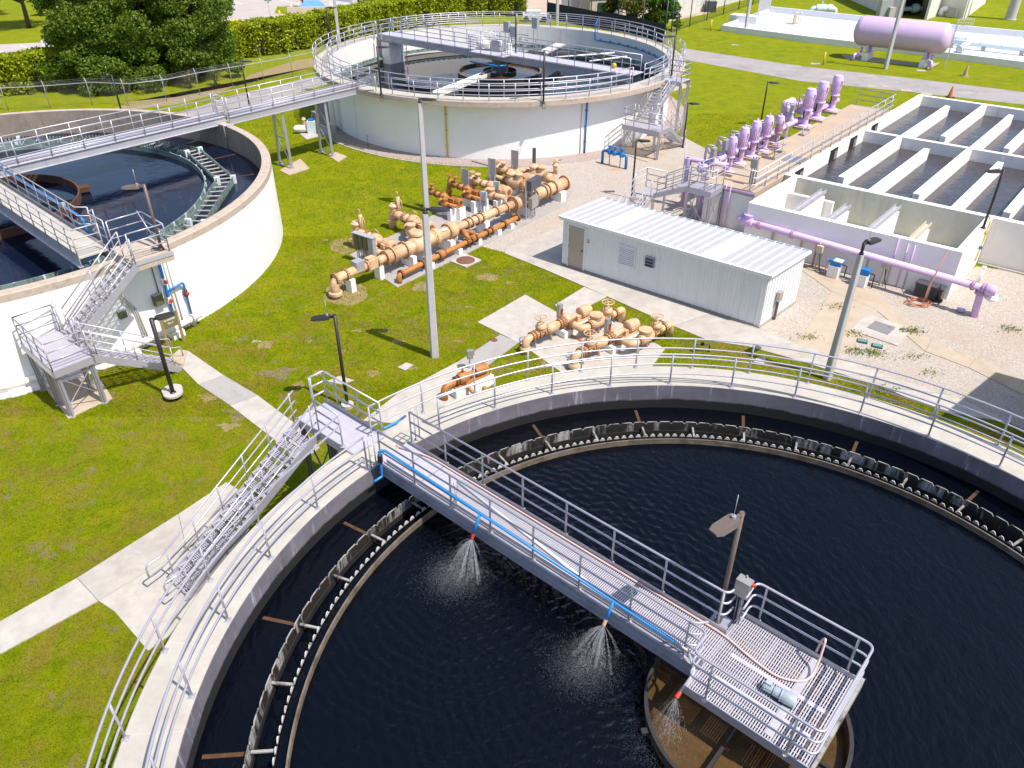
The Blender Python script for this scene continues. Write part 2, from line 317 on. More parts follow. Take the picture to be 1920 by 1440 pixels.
# water
def water(name, col, rough, bscale, strength, murk=None, detail=4, dist=1.2, foam=None, stretch=(1, 1, 1), rings=()):
    m, N, L, b = nodes(name); pos = N.new('ShaderNodeNewGeometry').outputs['Position']
    mp = N.new('ShaderNodeMapping'); mp.inputs['Scale'].default_value = stretch; L.new(pos, mp.inputs[0]); p = mp.outputs[0]
    b.inputs['Roughness'].default_value = rough; b.inputs['IOR'].default_value = 1.33; c = None
    if murk: c = mixc(N, L, mrange(N, L, noise(N, L, pos, .8, 6, .7, .6), .35, .7), col, murk)
    if foam: c = mixc(N, L, mrange(N, L, noise(N, L, pos, 1.0, 9, .78, 1.2), .58, .72, 0, .8), c or col, foam)
    if c is not None: L.new(c, b.inputs['Base Color'])
    else: b.inputs['Base Color'].default_value = (*col, 1)
    h = N.new('ShaderNodeMath'); h.operation = 'ADD'; L.new(noise(N, L, p, bscale, detail, .6, dist), h.inputs[0])
    h2 = N.new('ShaderNodeMath'); h2.operation = 'MULTIPLY'; L.new(noise(N, L, p, bscale*.3, 2, .5, .5), h2.inputs[0]); h2.inputs[1].default_value = 1.2; L.new(h2.outputs[0], h.inputs[1])
    for cx_, cy_ in rings:                                         # wavelets spreading from where a jet strikes
        sb = N.new('ShaderNodeVectorMath'); sb.operation = 'SUBTRACT'; L.new(pos, sb.inputs[0]); sb.inputs[1].default_value = (cx_, cy_, 2.0)
        wv = N.new('ShaderNodeTexWave'); wv.wave_type = 'RINGS'; wv.rings_direction = 'Z'; wv.inputs['Scale'].default_value = 1.15; wv.inputs['Distortion'].default_value = 5.5; wv.inputs['Detail'].default_value = 3; wv.inputs['Detail Scale'].default_value = 1.6; L.new(sb.outputs[0], wv.inputs[0])
        ln = N.new('ShaderNodeVectorMath'); ln.operation = 'LENGTH'; L.new(sb.outputs[0], ln.inputs[0])
        fo = N.new('ShaderNodeMath'); fo.operation = 'MULTIPLY'; L.new(wv.outputs['Fac'], fo.inputs[0]); L.new(mrange(N, L, ln.outputs['Value'], .3, 7.5, .95, .03), fo.inputs[1])
        h3 = N.new('ShaderNodeMath'); h3.operation = 'ADD'; L.new(h.outputs[0], h3.inputs[0]); L.new(fo.outputs[0], h3.inputs[1]); h = h3
    bumpn(N, L, b, h.outputs[0], strength, .06)
water('water_dark', (.0011, .0018, .0042), .05, 3.6, .50, detail=3, dist=.8, stretch=(1.5, .85, 1), rings=((-.9, 12.6), (2.0, 10.3)))
water('water_left', (.004, .007, .020), .04, 2.2, .10)
water('water_rear', (.003, .005, .010), .03, 1.5, .03)
water('water_filter', (.046, .040, .040), .06, 2.4, .32, murk=(.062, .055, .064), foam=(.13, .12, .135))
water('water_sludge', (.050, .027, .011), .2, 3, .15, murk=(.105, .060, .022), foam=(.20, .125, .055))
water('water_sludge_rear', (.05, .03, .018), .10, 3, .05, murk=(.085, .05, .03))
def leafmat(name, lo, hi, alt=None):
    m, N, L, b = nodes(name); g = N.new('ShaderNodeNewGeometry'); pos = g.outputs['Position']; rnd = g.outputs['Random Per Island']
    c = mixc(N, L, rnd, lo, hi)
    if alt: c = mixc(N, L, mrange(N, L, noise(N, L, pos, .9, 4, .6), .5, .68, 0, .8), c, alt)
    L.new(c, b.inputs['Base Color']); b.inputs['Roughness'].default_value = .5; b.inputs['Specular IOR Level'].default_value = .25
    tr = N.new('ShaderNodeBsdfTranslucent'); L.new(c, tr.inputs[0]); ad = N.new('ShaderNodeMixShader'); ad.inputs[0].default_value = .35
    L.new(b.outputs[0], ad.inputs[1]); L.new(tr.outputs[0], ad.inputs[2]); L.new(ad.outputs[0], N['Material Output'].inputs[0])
leafmat('leaf_dark', (.05, .11, .012), (.20, .28, .026), (.13, .19, .014)); leafmat('leaf_hedge', (.17, .25, .008), (.44, .46, .014), (.30, .36, .010))
leafmat('leaf_mixed', (.05, .09, .008), (.15, .15, .02), (.16, .10, .03)); leafmat('leaf_bright', (.06, .15, .01), (.13, .24, .015)); leafmat('leaf_palm', (.10, .13, .03), (.22, .20, .08)); leafmat('weed', (.10, .16, .015), (.2, .24, .03))
# ------------------------------------------------------------------ shared builders
def loc_in(parent, p): return ROOT[parent.name].inverted() @ Vector(p) if parent is not None and parent.name in ROOT else Vector(p)
def dirang(d): return math.atan2(d[1], d[0])
_cache = {}
def post_mesh(h, r, m, plate=True):
    k = ('post', round(h, 3), r, m, plate)
    if k not in _cache:
        b = MB().tube([(0, 0, 0), (0, 0, h)], r, 8)
        if plate: b.box((0, 0, .006), (.13, .13, .012)); b.lathe([(.04, .012), (.03, .06), (r, .07)], n=8)
        me = bpy.data.meshes.new('post'); me.from_pydata(b.v, [], b.f); me.polygons.foreach_set('use_smooth', b.sm); me.materials.append(MT[m]); _cache[k] = me
    return _cache[k]
def along(pts, sp, ends=True):
    P = [Vector(p) for p in pts]; L = [0]
    for a, b in zip(P, P[1:]): L.append(L[-1]+(b-a).length)
    n = max(1, round(L[-1]/sp)); out = []
    for i in range(n+1):
        if not ends and i in (0, n): continue
        s = L[-1]*i/n; j = 0
        while j < len(L)-2 and L[j+1] < s: j += 1
        t = (s-L[j])/max(1e-9, L[j+1]-L[j]); out.append(P[j].lerp(P[j+1], t))
    return out
def rails(parent, pts, posts=None, hs=(1.07, .72, .38), r=.024, m='aluminium', sp=1.7, plate=True, ends=True, pr=None, n=8):
    P = [Vector(p) for p in pts]
    for i, h in enumerate(hs):
        MB().tube([p+Vector((0, 0, h)) for p in P], r if i == 0 else r*.9, n).build('handrail' if i == 0 else 'rail', m, parent, True)
    for p in (along(P, sp, ends) if posts is None else posts):
        o = obj('post', post_mesh(hs[0], pr or r, m, plate), parent); o.location = loc_in(parent, p)
def tread_mesh(wd, dp, m):
    k = ('tread', round(wd, 3), dp, m)
    if k not in _cache:
        b = MB(); n = 6
        for i in range(n): b.box((dp*(i/(n-1)-.5)*.94, 0, 0), (.018, wd, .03))
        for i in range(int(wd/.09)+1): b.box((0, -wd/2+.02+i*.09, .008), (dp, .008, .02))
        b.box((dp/2, 0, 0), (.03, wd, .045)); b.box((0, -wd/2, 0), (dp, .012, .06)); b.box((0, wd/2, 0), (dp, .012, .06))
        me = bpy.data.meshes.new('tread'); me.from_pydata(b.v, [], b.f); me.materials.append(MT[m]); _cache[k] = me
    return _cache[k]
def flight(t, A, B, wd, n, m='aluminium', rail_sides=(1, -1), ext=.35, depth=.26, hs=(1.0, .66, .34), sp=1.45, grip=True, tm='grating'):
    A, B = Vector(A), Vector(B); d = B-A; d.z = 0; run = d.length; d.normalize(); s = Vector((-d.y, d.x, 0)); rise = (B.z-A.z)/n; k = run/n
    for e in (1, -1):
        MB().bar(A+s*(e*wd/2)-d*.05+Vector((0, 0, .02)), B+s*(e*wd/2)+Vector((0, 0, -.10)), .05, depth).build('stringer', m, t, True)
    for i in range(n-1):
        o = obj('tread', tread_mesh(wd-.06, min(k*.98, .29), tm), t); p = A+d*(k*(i+.6)); p.z = A.z+rise*(i+1); o.location = loc_in(t, p); o.rotation_euler = (0, 0, dirang(-d))
    for e in rail_sides:
        a = A+s*(e*wd/2)+Vector((0, 0, .0)); b = B+s*(e*wd/2); P = [a+d*.1, b-d*.02]
        if grip:
            g = [a-d*ext+Vector((0, 0, hs[1]-.1)), a-d*ext+Vector((0, 0, hs[0]-.03)), a+Vector((0, 0, hs[0])), b+Vector((0, 0, hs[0]))]
            MB().tube(bend(g, .12), .024, 8).build('handrail', m, t, True)
            MB().tube([a-d*ext+Vector((0, 0, hs[1]-.1)), a+Vector((0, 0, hs[1])), b+Vector((0, 0, hs[1]))], .021, 8).build('rail', m, t, True)
            MB().tube([a+d*.05+Vector((0, 0, hs[2]+.06)), b+Vector((0, 0, hs[2]))], .021, 8).build('rail', m, t, True)
            for p in along([a+d*.15+Vector((0, 0, rise*.5)), b-d*.15-Vector((0, 0, .0))], sp):
                o = obj('post', post_mesh(hs[0], .022, m, False), t); o.location = loc_in(t, p-Vector((0, 0, .02)))
        else: rails(t, P, hs=hs, m=m, sp=sp, plate=False)
def brace_x(t, p, q, r, s, m='aluminium', name='brace'):       # crossed flat bars between two legs
    MB().bar(p, s, .05, .012).build(name, m, t, True); MB().bar(q, r, .05, .012).build(name, m, t, True)
def leg(t, p, h, m='aluminium', wd=.14, plate=.26):
    b = MB().box((p[0], p[1], p[2]+h/2), (wd*.35, wd, h)); b.box((p[0]-wd*.45, p[1], p[2]+h/2), (.012, wd, h)); b.box((p[0]+wd*.45, p[1], p[2]+h/2), (.012, wd, h)); b.box((p[0], p[1], p[2]+.012), (plate, plate, .024))
    b.build('leg', m, t, True)
def grating_mb(mb, O, U, V, lu, lv, z, sp=.045, wd=.022, along_v=True):     # bars across, rods along; O corner, U,V unit 2-D
    n = int(lu/sp)
    for i in range(n+1):
        p = O+U*(i*sp); q = p+V*lv; mb.bar((p.x, p.y, z), (q.x, q.y, z), wd, .03)
    k = int(lv/.12)
    for j in range(k+1):
        p = O+V*(lv*j/k); q = p+U*lu; mb.bar((p.x, p.y, z+.006), (q.x, q.y, z+.006), .010, .012)
def sheet(name, pts, z, m, kind='structure', parent=None, world=True):
    me = bpy.data.meshes.new(name); P = [Vector((p[0], p[1])) for p in pts]
    mb = MB(); A = sum(P[i].x*P[(i+1)%len(P)].y-P[(i+1)%len(P)].x*P[i].y for i in range(len(P)))
    if A < 0: P = P[::-1]
    mb.add([(p.x, p.y, z) for p in P], [tuple(range(len(P)))]); o = mb.build(name, m, parent, kind=kind); return o
BARE = []      # places where no grass grows
def bare(pts): BARE.append(np.array([[p[0], p[1]] for p in pts])); return pts
def shrink(poly, g):
    c = sum((Vector((p[0], p[1])) for p in poly), Vector((0, 0)))/len(poly); out = []
    m = len(poly); P = [Vector((p[0], p[1])) for p in poly]; A = sum(P[i].x*P[(i+1)%m].y-P[(i+1)%m].x*P[i].y for i in range(m))
    if A < 0: P = P[::-1]
    for i in range(m):
        a, b, d = P[i-1], P[i], P[(i+1)%m]; n1 = (b-a).normalized(); n2 = (d-b).normalized(); n1 = Vector((-n1.y, n1.x)); n2 = Vector((-n2.y, n2.x)); n = n1+n2
        n = n/max(.3, n.length_squared)*2 if n.length > 1e-6 else n1
        out.append(b+n*g)
    return out
def slabs(name, polys, mats, z=.035, g=.006):                 # a path made of separate cast slabs
    root = bpy.data.objects.new(name, None); COL.objects.link(root); root['kind'] = 'structure'
    for i, p in enumerate(polys):
        bare(p); dz = random.uniform(-.006, .006); MB().prism(shrink(p, g), -.06, z+dz).build('slab', mats[i % len(mats)] if isinstance(mats, (list, tuple)) else mats, root)
    return root
def strip(a, b, n):                                            # slabs between two edge polylines (2-D points), n per section
    out = []
    for i in range(len(a)-1):
        for j in range(n[i] if isinstance(n, (list, tuple)) else n):
            k = n[i] if isinstance(n, (list, tuple)) else n; t0, t1 = j/k, (j+1)/k
            out.append([a[i].lerp(a[i+1], t0), a[i].lerp(a[i+1], t1), b[i].lerp(b[i+1], t1), b[i].lerp(b[i+1], t0)])
    return out
# ------------------------------------------------------------------ ground, roads, paths
FC = Vector((4.63, 9.06)); ZF = 2.835; FRI = 10.73; FRO = 11.86; FWZ = 2.0
RC = Vector((-.96, 63.9)); ZR = 3.91; RRI = 12.95; RRO = 14.16; RWZ = 2.35
LC = Vector((-25.33, 35.33)); ZL = 3.745; LRI = 13.11; LRO = 13.56; LWZ = 2.4
g = MB(); n = 60; S = 420
V = [(-S+2*S*i/n, -S+2*S*j/n+100, 0) for j in range(n+1) for i in range(n+1)]
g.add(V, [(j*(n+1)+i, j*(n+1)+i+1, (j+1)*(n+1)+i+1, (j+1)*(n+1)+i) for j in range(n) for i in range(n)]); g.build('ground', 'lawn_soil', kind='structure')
def circ(c, r, n=64): return [c+Vector((math.cos(2*math.pi*i/n), math.sin(2*math.pi*i/n)))*r for i in range(n)]
for c, r in ((FC, 11.15), (RC, 14.5), (LC, 13.6)): bare(circ(c, r))
# gravel beds
sheet('gravel_bed', bare(PW([(885,303),(985,335),(1060,375),(1000,412),(893,460),(948,474),(1095,533),(1300,622),(1440,655),(1500,660),(1640,640),(1760,600),(1830,520),(1700,440),(1500,420),(1420,320),(1335,285),(1276,254),(1225,262),(1180,262),(1050,288)])), .006, 'gravel')
sheet('gravel_bed', bare(PW([(1380,590),(1500,470),(1700,560),(1830,500),(1990,520),(2100,620),(2100,900),(1990,840),(1785,742),(1684,712),(1575,671),(1492,645),(1425,640)])), .010, 'gravel')
rg = MB(); rg.ring(RC, [(13.0, -.02), (14.75, -.02), (14.75, .012), (13.0, .012)], 96); rg.build('gravel_ring', 'gravel_grey', kind='structure')
ke = MB(); ke.ring(RC, [(14.75, -.05), (14.85, -.05), (14.85, .05), (14.75, .05)], 96, math.radians(185), math.radians(280)); ke.build('gravel_edging', 'path_concrete', kind='structure')
ke = MB(); e = [W(885,303), W(930,316), W(985,333)]
for a, b in zip(e, e[1:]): ke.bar(a+Vector((0,0,.02)), b+Vector((0,0,.02)), .08, .1)
ke.build('gravel_edging', 'steel_grey', kind='structure')
# roads
rd = PW([(1278,90),(1500,124),(1700,146),(1990,181),(2400,232)]), PW([(1278,111),(1500,152),(1700,172),(1990,204),(2400,262)])
sheet('road', bare(rd[0]+rd[1][::-1]), .008, 'asphalt')
for k in range(4):                                                   # old patches in the road
    p = W([1486, 1630, 1810, 1560][k], [124, 143, 174, 144][k]).to_2d(); sheet('road_patch', [p+Vector((math.cos(a)*random.uniform(.7, 1.2), math.sin(a)*random.uniform(.4, .8))) for a in np.linspace(0, 5.6, 7)], .012, 'path_concrete_grey')
sheet('road', bare(PW([(200,262),(330,214),(440,178),(600,141),(660,124),(760,104),(760,120),(660,142),(600,162),(520,186),(440,222),(330,262),(200,310)])), .008, 'asphalt')
sheet('car_park', bare(PW([(430,62),(410,30),(390,-30),(1060,-40),(1010,0),(990,10),(800,20),(640,40)])), .008, 'parking_asphalt')
sheet('car_park', bare(PW([(-300,100),(-60,86),(95,79),(160,78),(160,104),(95,101),(-60,108),(-300,130)])), .008, 'parking_asphalt')
sheet('yard', bare(PW([(985,28),(1000,-30),(1420,-40),(1330,25),(1230,45),(1150,40)])), .009, 'yard_dirt')
for a, b in (((38,86),(76,99)), ((0,96),(8,99)), ((432,2),(455,8)), ((516,-2),(540,4)), ((535,2),(560,8))): MB().bar(W(*a)+Vector((0,0,.02)), W(*b)+Vector((0,0,.02)), .12, .015).build('parking_line', 'paint_white', kind='structure')
# paths of cast slabs
lw, rw = PW([(335,656),(352,658),(420,705),(483,742),(560,800),(600,840)]), PW([(318,672),(343,692),(372,722),(432,762),(510,822),(560,870)])
slabs('path', strip(lw, rw, 1), ['path_concrete_tan', 'path_concrete_pale', 'path_concrete_grey', 'path_concrete_pale', 'path_concrete'])
a, b = PW([(-190,1300),(0,1167),(145,1085),(335,965),(425,905)]), PW([(-160,1350),(0,1228),(185,1128),(350,1030),(480,940)])
slabs('path', strip(a, b, [1,1,1,1]), ['path_concrete', 'path_concrete_pale', 'path_concrete', 'path_concrete_pale'])
slabs('path', [PW([(185,1128),(350,1030),(470,985),(420,1120),(278,1222),(215,1148)])], 'path_concrete_pale')
# shed apron and the walks that leave it
a, b = PW([(948,466),(1054,500),(1140,528),(1240,560),(1330,590),(1420,618),(1492,645),(1575,671),(1684,712),(1785,742),(1900,795)]), PW([(946,476),(1018,505),(1095,538),(1190,580),(1262,612),(1330,640),(1400,650),(1480,672),(1575,702),(1650,726),(1765,772)])
slabs('walk', strip(a, b, 1), ['path_concrete', 'path_concrete_pale'])
slabs('walk', [PW([(1050,427),(1128,372),(1054,500),(948,466)])], 'path_concrete')
slabs('walk', [PW([(1095,539),(1138,557),(1063,597),(1040,573)]), PW([(938,628),(973,643),(900,697),(857,680)]), PW([(857,680),(900,697),(930,718),(800,800),(680,790),(747,738)])], ['path_concrete_pale', 'path_concrete_grey', 'path_concrete_pale'])
slabs('pump_pad', [PW([(985,553),(895,605),(975,645),(1063,597)]), PW([(1063,597),(975,645),(1075,715),(1210,705),(1247,655),(1150,598)])], 'path_concrete_pale')
slabs('walk', strip(PW([(1500,478),(1600,540),(1660,562),(1745,640),(1830,672),(1920,712),(2000,745)]), PW([(1492,500),(1560,548),(1640,580),(1735,660),(1815,690),(1905,735),(1990,775)]), 1), ['path_concrete_tan'])
slabs('walk', [PW([(1618,535),(1660,562),(1600,655),(1555,668),(1492,645),(1560,548)])], 'path_concrete_tan')
slabs('gallery_pad', [PW([(655,478),(745,540),(905,462),(1060,385),(1075,355),(1010,330),(860,380),(740,440)])], 'path_concrete_grey')
for px in ([(563,298),(524,320),(542,329),(581,317)], [(613,291),(630,286),(651,294),(634,305)]): slabs('footing_pad', [PW(px)], 'path_concrete_tan')
slabs('footing_pad', [PW([(128,786),(212,748),(190,715),(98,690),(75,715)])], 'path_concrete_tan')
slabs('footing_pad', [PW([(1170,290),(1215,305),(1250,288),(1262,262),(1220,255),(1175,268)])], 'path_concrete_tan')
slabs('footing_pad', [PW([(548,240),(600,232),(632,248),(575,262)])], 'path_concrete_pale')
slabs('footing_pad', [PW([(1262,152),(1297,162),(1260,172)])], 'path_concrete_tan')
for px in ([(636,706),(665,714),(640,722),(613,716)], [(745,690),(762,681),(775,685),(760,696)], [(1418,672),(1437,672),(1432,684),(1412,680)]): slabs('stepping_slab', [PW(px)], 'path_concrete_pale')
for px in ([(605,560),(640,520),(700,532),(665,560),(625,572)], [(640,455),(662,440),(668,475),(645,480)], [(770,540),(815,525),(800,545)], [(484,645),(500,638),(512,650),(490,655)], [(905,518),(930,512),(935,524),(910,526)], [(1015,682),(1035,676),(1028,690)]):
    c = sum(PW(px), Vector((0, 0)))/len(px); r = [(p-c).length for p in PW(px)]; rr = sum(r)/len(r)
    sheet('bare_soil', [c+Vector((math.cos(t), math.sin(t)))*rr*random.uniform(.7, 1.15) for t in np.linspace(0, 6.0, 14)], .007, 'soil')

def on_wall(px, c, R):                                            # where the line of sight through a picture point meets a round wall: angle in degrees and height
    p = W(px[0], px[1], 0.0); o = Vector((0, 0, CAMH)); d = p-o; ox, oy = -c.x, -c.y; A = d.x*d.x+d.y*d.y; Bq = 2*(ox*d.x+oy*d.y); Cq = ox*ox+oy*oy-R*R; t = (-Bq-math.sqrt(max(0, Bq*Bq-4*A*Cq)))/(2*A); q = o+d*t
    return math.degrees(math.atan2(q.y-c.y, q.x-c.x)), q.z
# ------------------------------------------------------------------ front tank
def tank(name, label, cx, ri, ro_wall, ro_walk, zt, fascia, mats, lo):
    t = thing(name, label, 'tank', (cx.x, cx.y, 0))
    MB().ring(cx, [(ro_wall-.01, 0), (ro_wall, 0), (ro_wall, zt-fascia), (ro_wall-.01, zt-fascia)], 128).build('outer_wall', mats[0], t, True)
    MB().ring(cx, [(ri, lo), (ri+.02, lo), (ri+.02, zt-.004), (ri, zt-.004)], 160).build('inner_wall', mats[1], t, True)
    MB().ring(cx, [(ri-.004, zt-fascia if ro_walk > ro_wall else zt-.12), (ro_walk, zt-fascia), (ro_walk, zt-.03), (ro_walk-.03, zt), (ri+.015, zt), (ri-.004, zt-.015)][1:5]+[(ri+.03, zt-fascia)], 160).build('walkway' if ro_walk > ro_wall else 'coping', mats[2], t, True)
    return t
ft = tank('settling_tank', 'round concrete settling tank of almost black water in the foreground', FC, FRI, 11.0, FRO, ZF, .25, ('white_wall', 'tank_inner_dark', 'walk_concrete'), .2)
for k in range(36):                                                    # casting joints of the walkway
    a = k*10+4; MB().bar(pol(FC, FRI+.05, a, ZF+.001), pol(FC, FRO-.05, a, ZF+.001), .008, .004).build('joint', 'wall_joint', ft, True)
def disc(name, c, r0, r1, z, m, n=128, parent=None):
    mb = MB(); V = []; F = []
    for i in range(n):
        a = 2*math.pi*i/n; V += [(c.x+r0*math.cos(a), c.y+r0*math.sin(a), z), (c.x+r1*math.cos(a), c.y+r1*math.sin(a), z)]
    for i in range(n): j = (i+1) % n; F.append((2*i, 2*i+1, 2*j+1, 2*j))
    mb.add(V, F); return mb.build(name, m, parent, kind='structure')
disc('water', FC, 9.69, FRI+.01, FWZ, 'water_dark'); disc('water', FC, 1.97, 9.19, FWZ, 'water_dark'); disc('water', FC, 9.2, 9.68, 1.74, 'water_dark')
disc('sludge_water', FC, .05, 1.93, 2.02, 'water_sludge')
tr = thing('launder_trough', 'ring-shaped overflow trough with scalloped weir plates inside the foreground tank', 'trough', (FC.x, FC.y, 1.6))
MB().ring(FC, [(9.20, 1.6), (9.68, 1.6), (9.68, 1.9), (9.66, 1.9), (9.66, 1.62), (9.22, 1.62), (9.22, 1.9), (9.20, 1.9)], 120).build('channel', 'black_scum', tr, True)
def outline_plate(pts, th):                                           # plate in the xz plane, thickness along y
    m = len(pts); mb = MB(); mb.add([(x, -th/2, z) for x, z in pts]+[(x, th/2, z) for x, z in pts], [tuple(range(m)), tuple(range(m, 2*m))[::-1]]+[(i, m+i, m+(i+1)%m, (i+1)%m) for i in range(m)]); return mb
N1 = 156; L1 = 2*math.pi*9.70/N1; h = L1*.49
pl = outline_plate([(-h, 1.86), (h, 1.86), (h, 2.13), (h-.055, 2.20), (-h+.055, 2.20), (-h, 2.13)], .02); me1 = pl.build('weir_plate', 'weir_plate', tr).data; bpy.data.objects.remove(bpy.data.objects['weir_plate'])
rm = MB(); 
for a, b in (((-h, 2.13), (-h+.055, 2.20)), ((-h+.055, 2.20), (h-.055, 2.20)), ((h-.055, 2.20), (h, 2.13))): rm.bar((a[0], 0, a[1]+.008), (b[0], 0, b[1]+.008), .028, .013)
o = rm.build('plate_rim', 'weir_rim'); me1r = o.data; bpy.data.objects.remove(o)
N2 = 88; L2 = 2*math.pi*9.195/N2; h2 = L2*.495; zz = [(-h2, 1.86), (h2, 1.86)]
k = 3
for i in range(k, 0, -1):
    x1 = -h2+2*h2*i/k; x0 = -h2+2*h2*(i-1)/k; zz += [(x1, 2.02), ((x0+x1)/2+.03, 2.12), ((x0+x1)/2-.03, 2.12), (x0, 2.02)]
o = outline_plate(zz, .012).build('notched_plate', 'black_scum'); me2 = o.data; bpy.data.objects.remove(o)
tips = MB()
for i in range(k): x = -h2+2*h2*(i+.5)/k; tips.add([(x-.085, -.012, 2.045), (x+.085, -.012, 2.045), (x+.03, -.012, 2.13), (x-.03, -.012, 2.13), (x-.085, .012, 2.045), (x+.085, .012, 2.045), (x+.03, .012, 2.13), (x-.03, .012, 2.13)], [(0,1,2,3), (7,6,5,4), (3,2,6,7), (0,4,5,1), (1,5,6,2), (0,3,7,4)])
o = tips.build('notch_tip', 'notch_white'); me2t = o.data; bpy.data.objects.remove(o)
for i in range(N1):
    a = 360*i/N1; p = pol((0, 0), 9.70, a, -1.6)
    for nm, me in (('weir_plate', me1), ('plate_rim', me1r)): q = obj(nm, me, tr); q.location = p; q.rotation_euler = (0, 0, math.radians(a+90+random.uniform(-2.2, 2.2)))
for i in range(N2):
    a = 360*i/N2; p = pol((0, 0), 9.195, a, -1.6)
    for nm, me in (('notched_plate', me2), ('notch_tip', me2t)): q = obj(nm, me, tr); q.location = p; q.rotation_euler = (0, 0, math.radians(a+90))
for i in range(40):
    a = 4+i*9.0; MB().bar(pol(FC, 9.21, a, 2.02), pol(FC, 9.68, a, 2.02), .055, .04).build('strut', 'weir_rim', tr, True)
bf = MB(); bf.ring(FC, [(8.90, 1.7), (8.94, 1.7), (8.94, 2.17), (8.90, 2.17)], 140); tag(bf.build('scum_baffle', 'baffle_edge'), 'thin brown ring baffle just inside the weir trough of the foreground tank', 'baffle')
for i in range(20):
    a = 40.1+18*i; q = MB().bar(pol(FC, 9.72, a, 1.975), pol(FC, 10.60, a, 1.97), .09, .06).build('support_arm', 'orange_scum', tr, True)
# centre well
cw = thing('centre_well', 'rusty round centre well of brown sludge below the grated platform', 'well', (FC.x, FC.y, 1.2))
MB().ring(FC, [(1.93, 1.4), (1.97, 1.4), (1.97, 2.28), (1.93, 2.28)], 72).build('shell', 'rust', cw, True)
MB().ring(FC, [(1.92, 2.28), (2.0, 2.28), (2.0, 2.31), (1.92, 2.31)], 72).build('rim', 'black_scum', cw, True)
for a in (-41, 49): MB().bar(pol(FC, 1.95, a, 2.2), pol(FC, 1.95, a+180, 2.2), .07, .10).build('beam', 'black_scum', cw, True)
for a in (10, 100, 190, 280): MB().bar(pol(FC, 1.95, a, 2.2), pol(FC, 2.15, a, 2.2), .12, .08).build('bracket', 'black_scum', cw, True)
MB().cyl((FC.x, FC.y, .5), (FC.x, FC.y, 2.7), .14, 16).build('shaft', 'steel_grey', cw, True)
# railings of the foreground tank
def arc_rail(label, c, R, a0, a1, z, step, **k):
    t = thing('railing', label, 'railing', pol(c, R, (a0+a1)/2, z)); n = max(1, round(abs(a1-a0)/step))
    rails(t, arcpts(c, R, a0, a1, z), [pol(c, R, a0+(a1-a0)*i/n, z) for i in range(n+1)], **k); return t
arc_rail('curved inner aluminium railing left of the footbridge on the foreground tank', FC, FRI+.10, 141.5, 238, ZF, 9.75, r=.027)
arc_rail('curved inner aluminium railing right of the footbridge on the foreground tank', FC, FRI+.10, 128.2, -30, ZF, 9.7, r=.027)
arc_rail('curved outer railing on the lower left rim of the foreground tank', FC, FRO-.08, 156.5, 240, ZF, 8.85, r=.027)
arc_rail('curved outer railing on the far right rim of the foreground tank', FC, FRO-.08, 136.6, -28, ZF, 8.7, r=.027)
# short railing between landing and inner rail
# footbridge frame
BU = Vector((.752, -.659)); BV = Vector((.659, .752))
def B(u, v, z): p = BU*u+BV*v; return Vector((p.x, p.y, z))
U0, U1, U2, V0, V1, PV0, PV1 = -13.25, -3.5, -1.0, 9.72, 10.72, 9.1, 11.45; ZD = ZF+.14
br = thing('footbridge', 'grey grated footbridge running out to the centre platform of the foreground tank', 'footbridge', B(-8, 10.2, ZF))
for v in (V0, V1):
    b = MB(); b.bar(B(U0, v, ZD-.18), B(U1, v, ZD-.18), .02, .36); e = -1 if v == V0 else 1
    b.bar(B(U0, v+e*.05, ZD-.01), B(U1, v+e*.05, ZD-.01), .12, .02); b.bar(B(U0, v+e*.05, ZD-.36), B(U1, v+e*.05, ZD-.36), .12, .02); b.build('girder', 'bridge_steel', br, True)
    MB().bar(B(U0+.3, v-e*.02, ZD+.10), B(U1, v-e*.02, ZD+.10), .012, .12).build('toe_board', 'aluminium_dull', br, True)
MB().bar(B(-8.6, V0+.15, ZD-.42), B(U1+.2, V0+.15, ZD-.42), .08, .06).build('lower_tie', 'rust', br, True)
for i in range(3):
    u = U0+.02+i*.75; b = MB(); b.prism([B(u+.01, V0+.02, 0).to_2d(), B(u+.73, V0+.02, 0).to_2d(), B(u+.73, V1-.02, 0).to_2d(), B(u+.01, V1-.02, 0).to_2d()], ZD-.02, ZD+.012); b.build('deck_plate', 'grating', br, True)
gm = MB(); grating_mb(gm, BU*(U0+2.27)+BV*(V0+.02), BU, BV, U1-U0-2.27, V1-V0-.04, ZD, sp=.05, wd=.027); gm.build('deck_grating', 'grating', br, True, kind='stuff')
gm = MB(); grating_mb(gm, BU*(U1+.02)+BV*PV0, BU, BV, U2-U1-.04, PV1-PV0, ZD, sp=.05, wd=.024); gm.build('platform_grating', 'grating', br, True, kind='stuff')
for u in (U1, U1+.85, U1+1.7, U2-.02):
    MB().bar(B(u, PV0, ZD-.12), B(u, PV1, ZD-.12), .10, .20).build('cross_beam', 'bridge_steel', br, True)
for v in (PV0, PV1): MB().bar(B(U1-.02, v, ZD-.08), B(U2+.02, v, ZD-.08), .03, .22).build('edge_beam', 'aluminium', br, True)
MB().bar(B(U2+.03, PV0-.05, ZD-.06), B(U2+.03, PV1+.05, ZD-.06), .06, .26).build('edge_beam', 'weir_rim', br, True)
MB().bar(B(U1+.1, PV1-.06, ZD+.07), B(U2-.05, PV1-.06, ZD+.07), .012, .14).build('toe_board', 'aluminium_dull', br, True)
for s, m_ in ((.28, 'grating'), (.62, 'grating')): MB().bar(B(U1+.3, PV0+2.0*s, ZD+.017), B(U2-.2, PV0+2.0*s, ZD+.017), .10, .006).build('strap_plate', m_, br, True)
MB().bar(B(-1.85, PV0+.1, ZD+.02), B(-1.85, PV1-.1, ZD+.02), .14, .012).build('strap_plate', 'aluminium_dull', br, True)
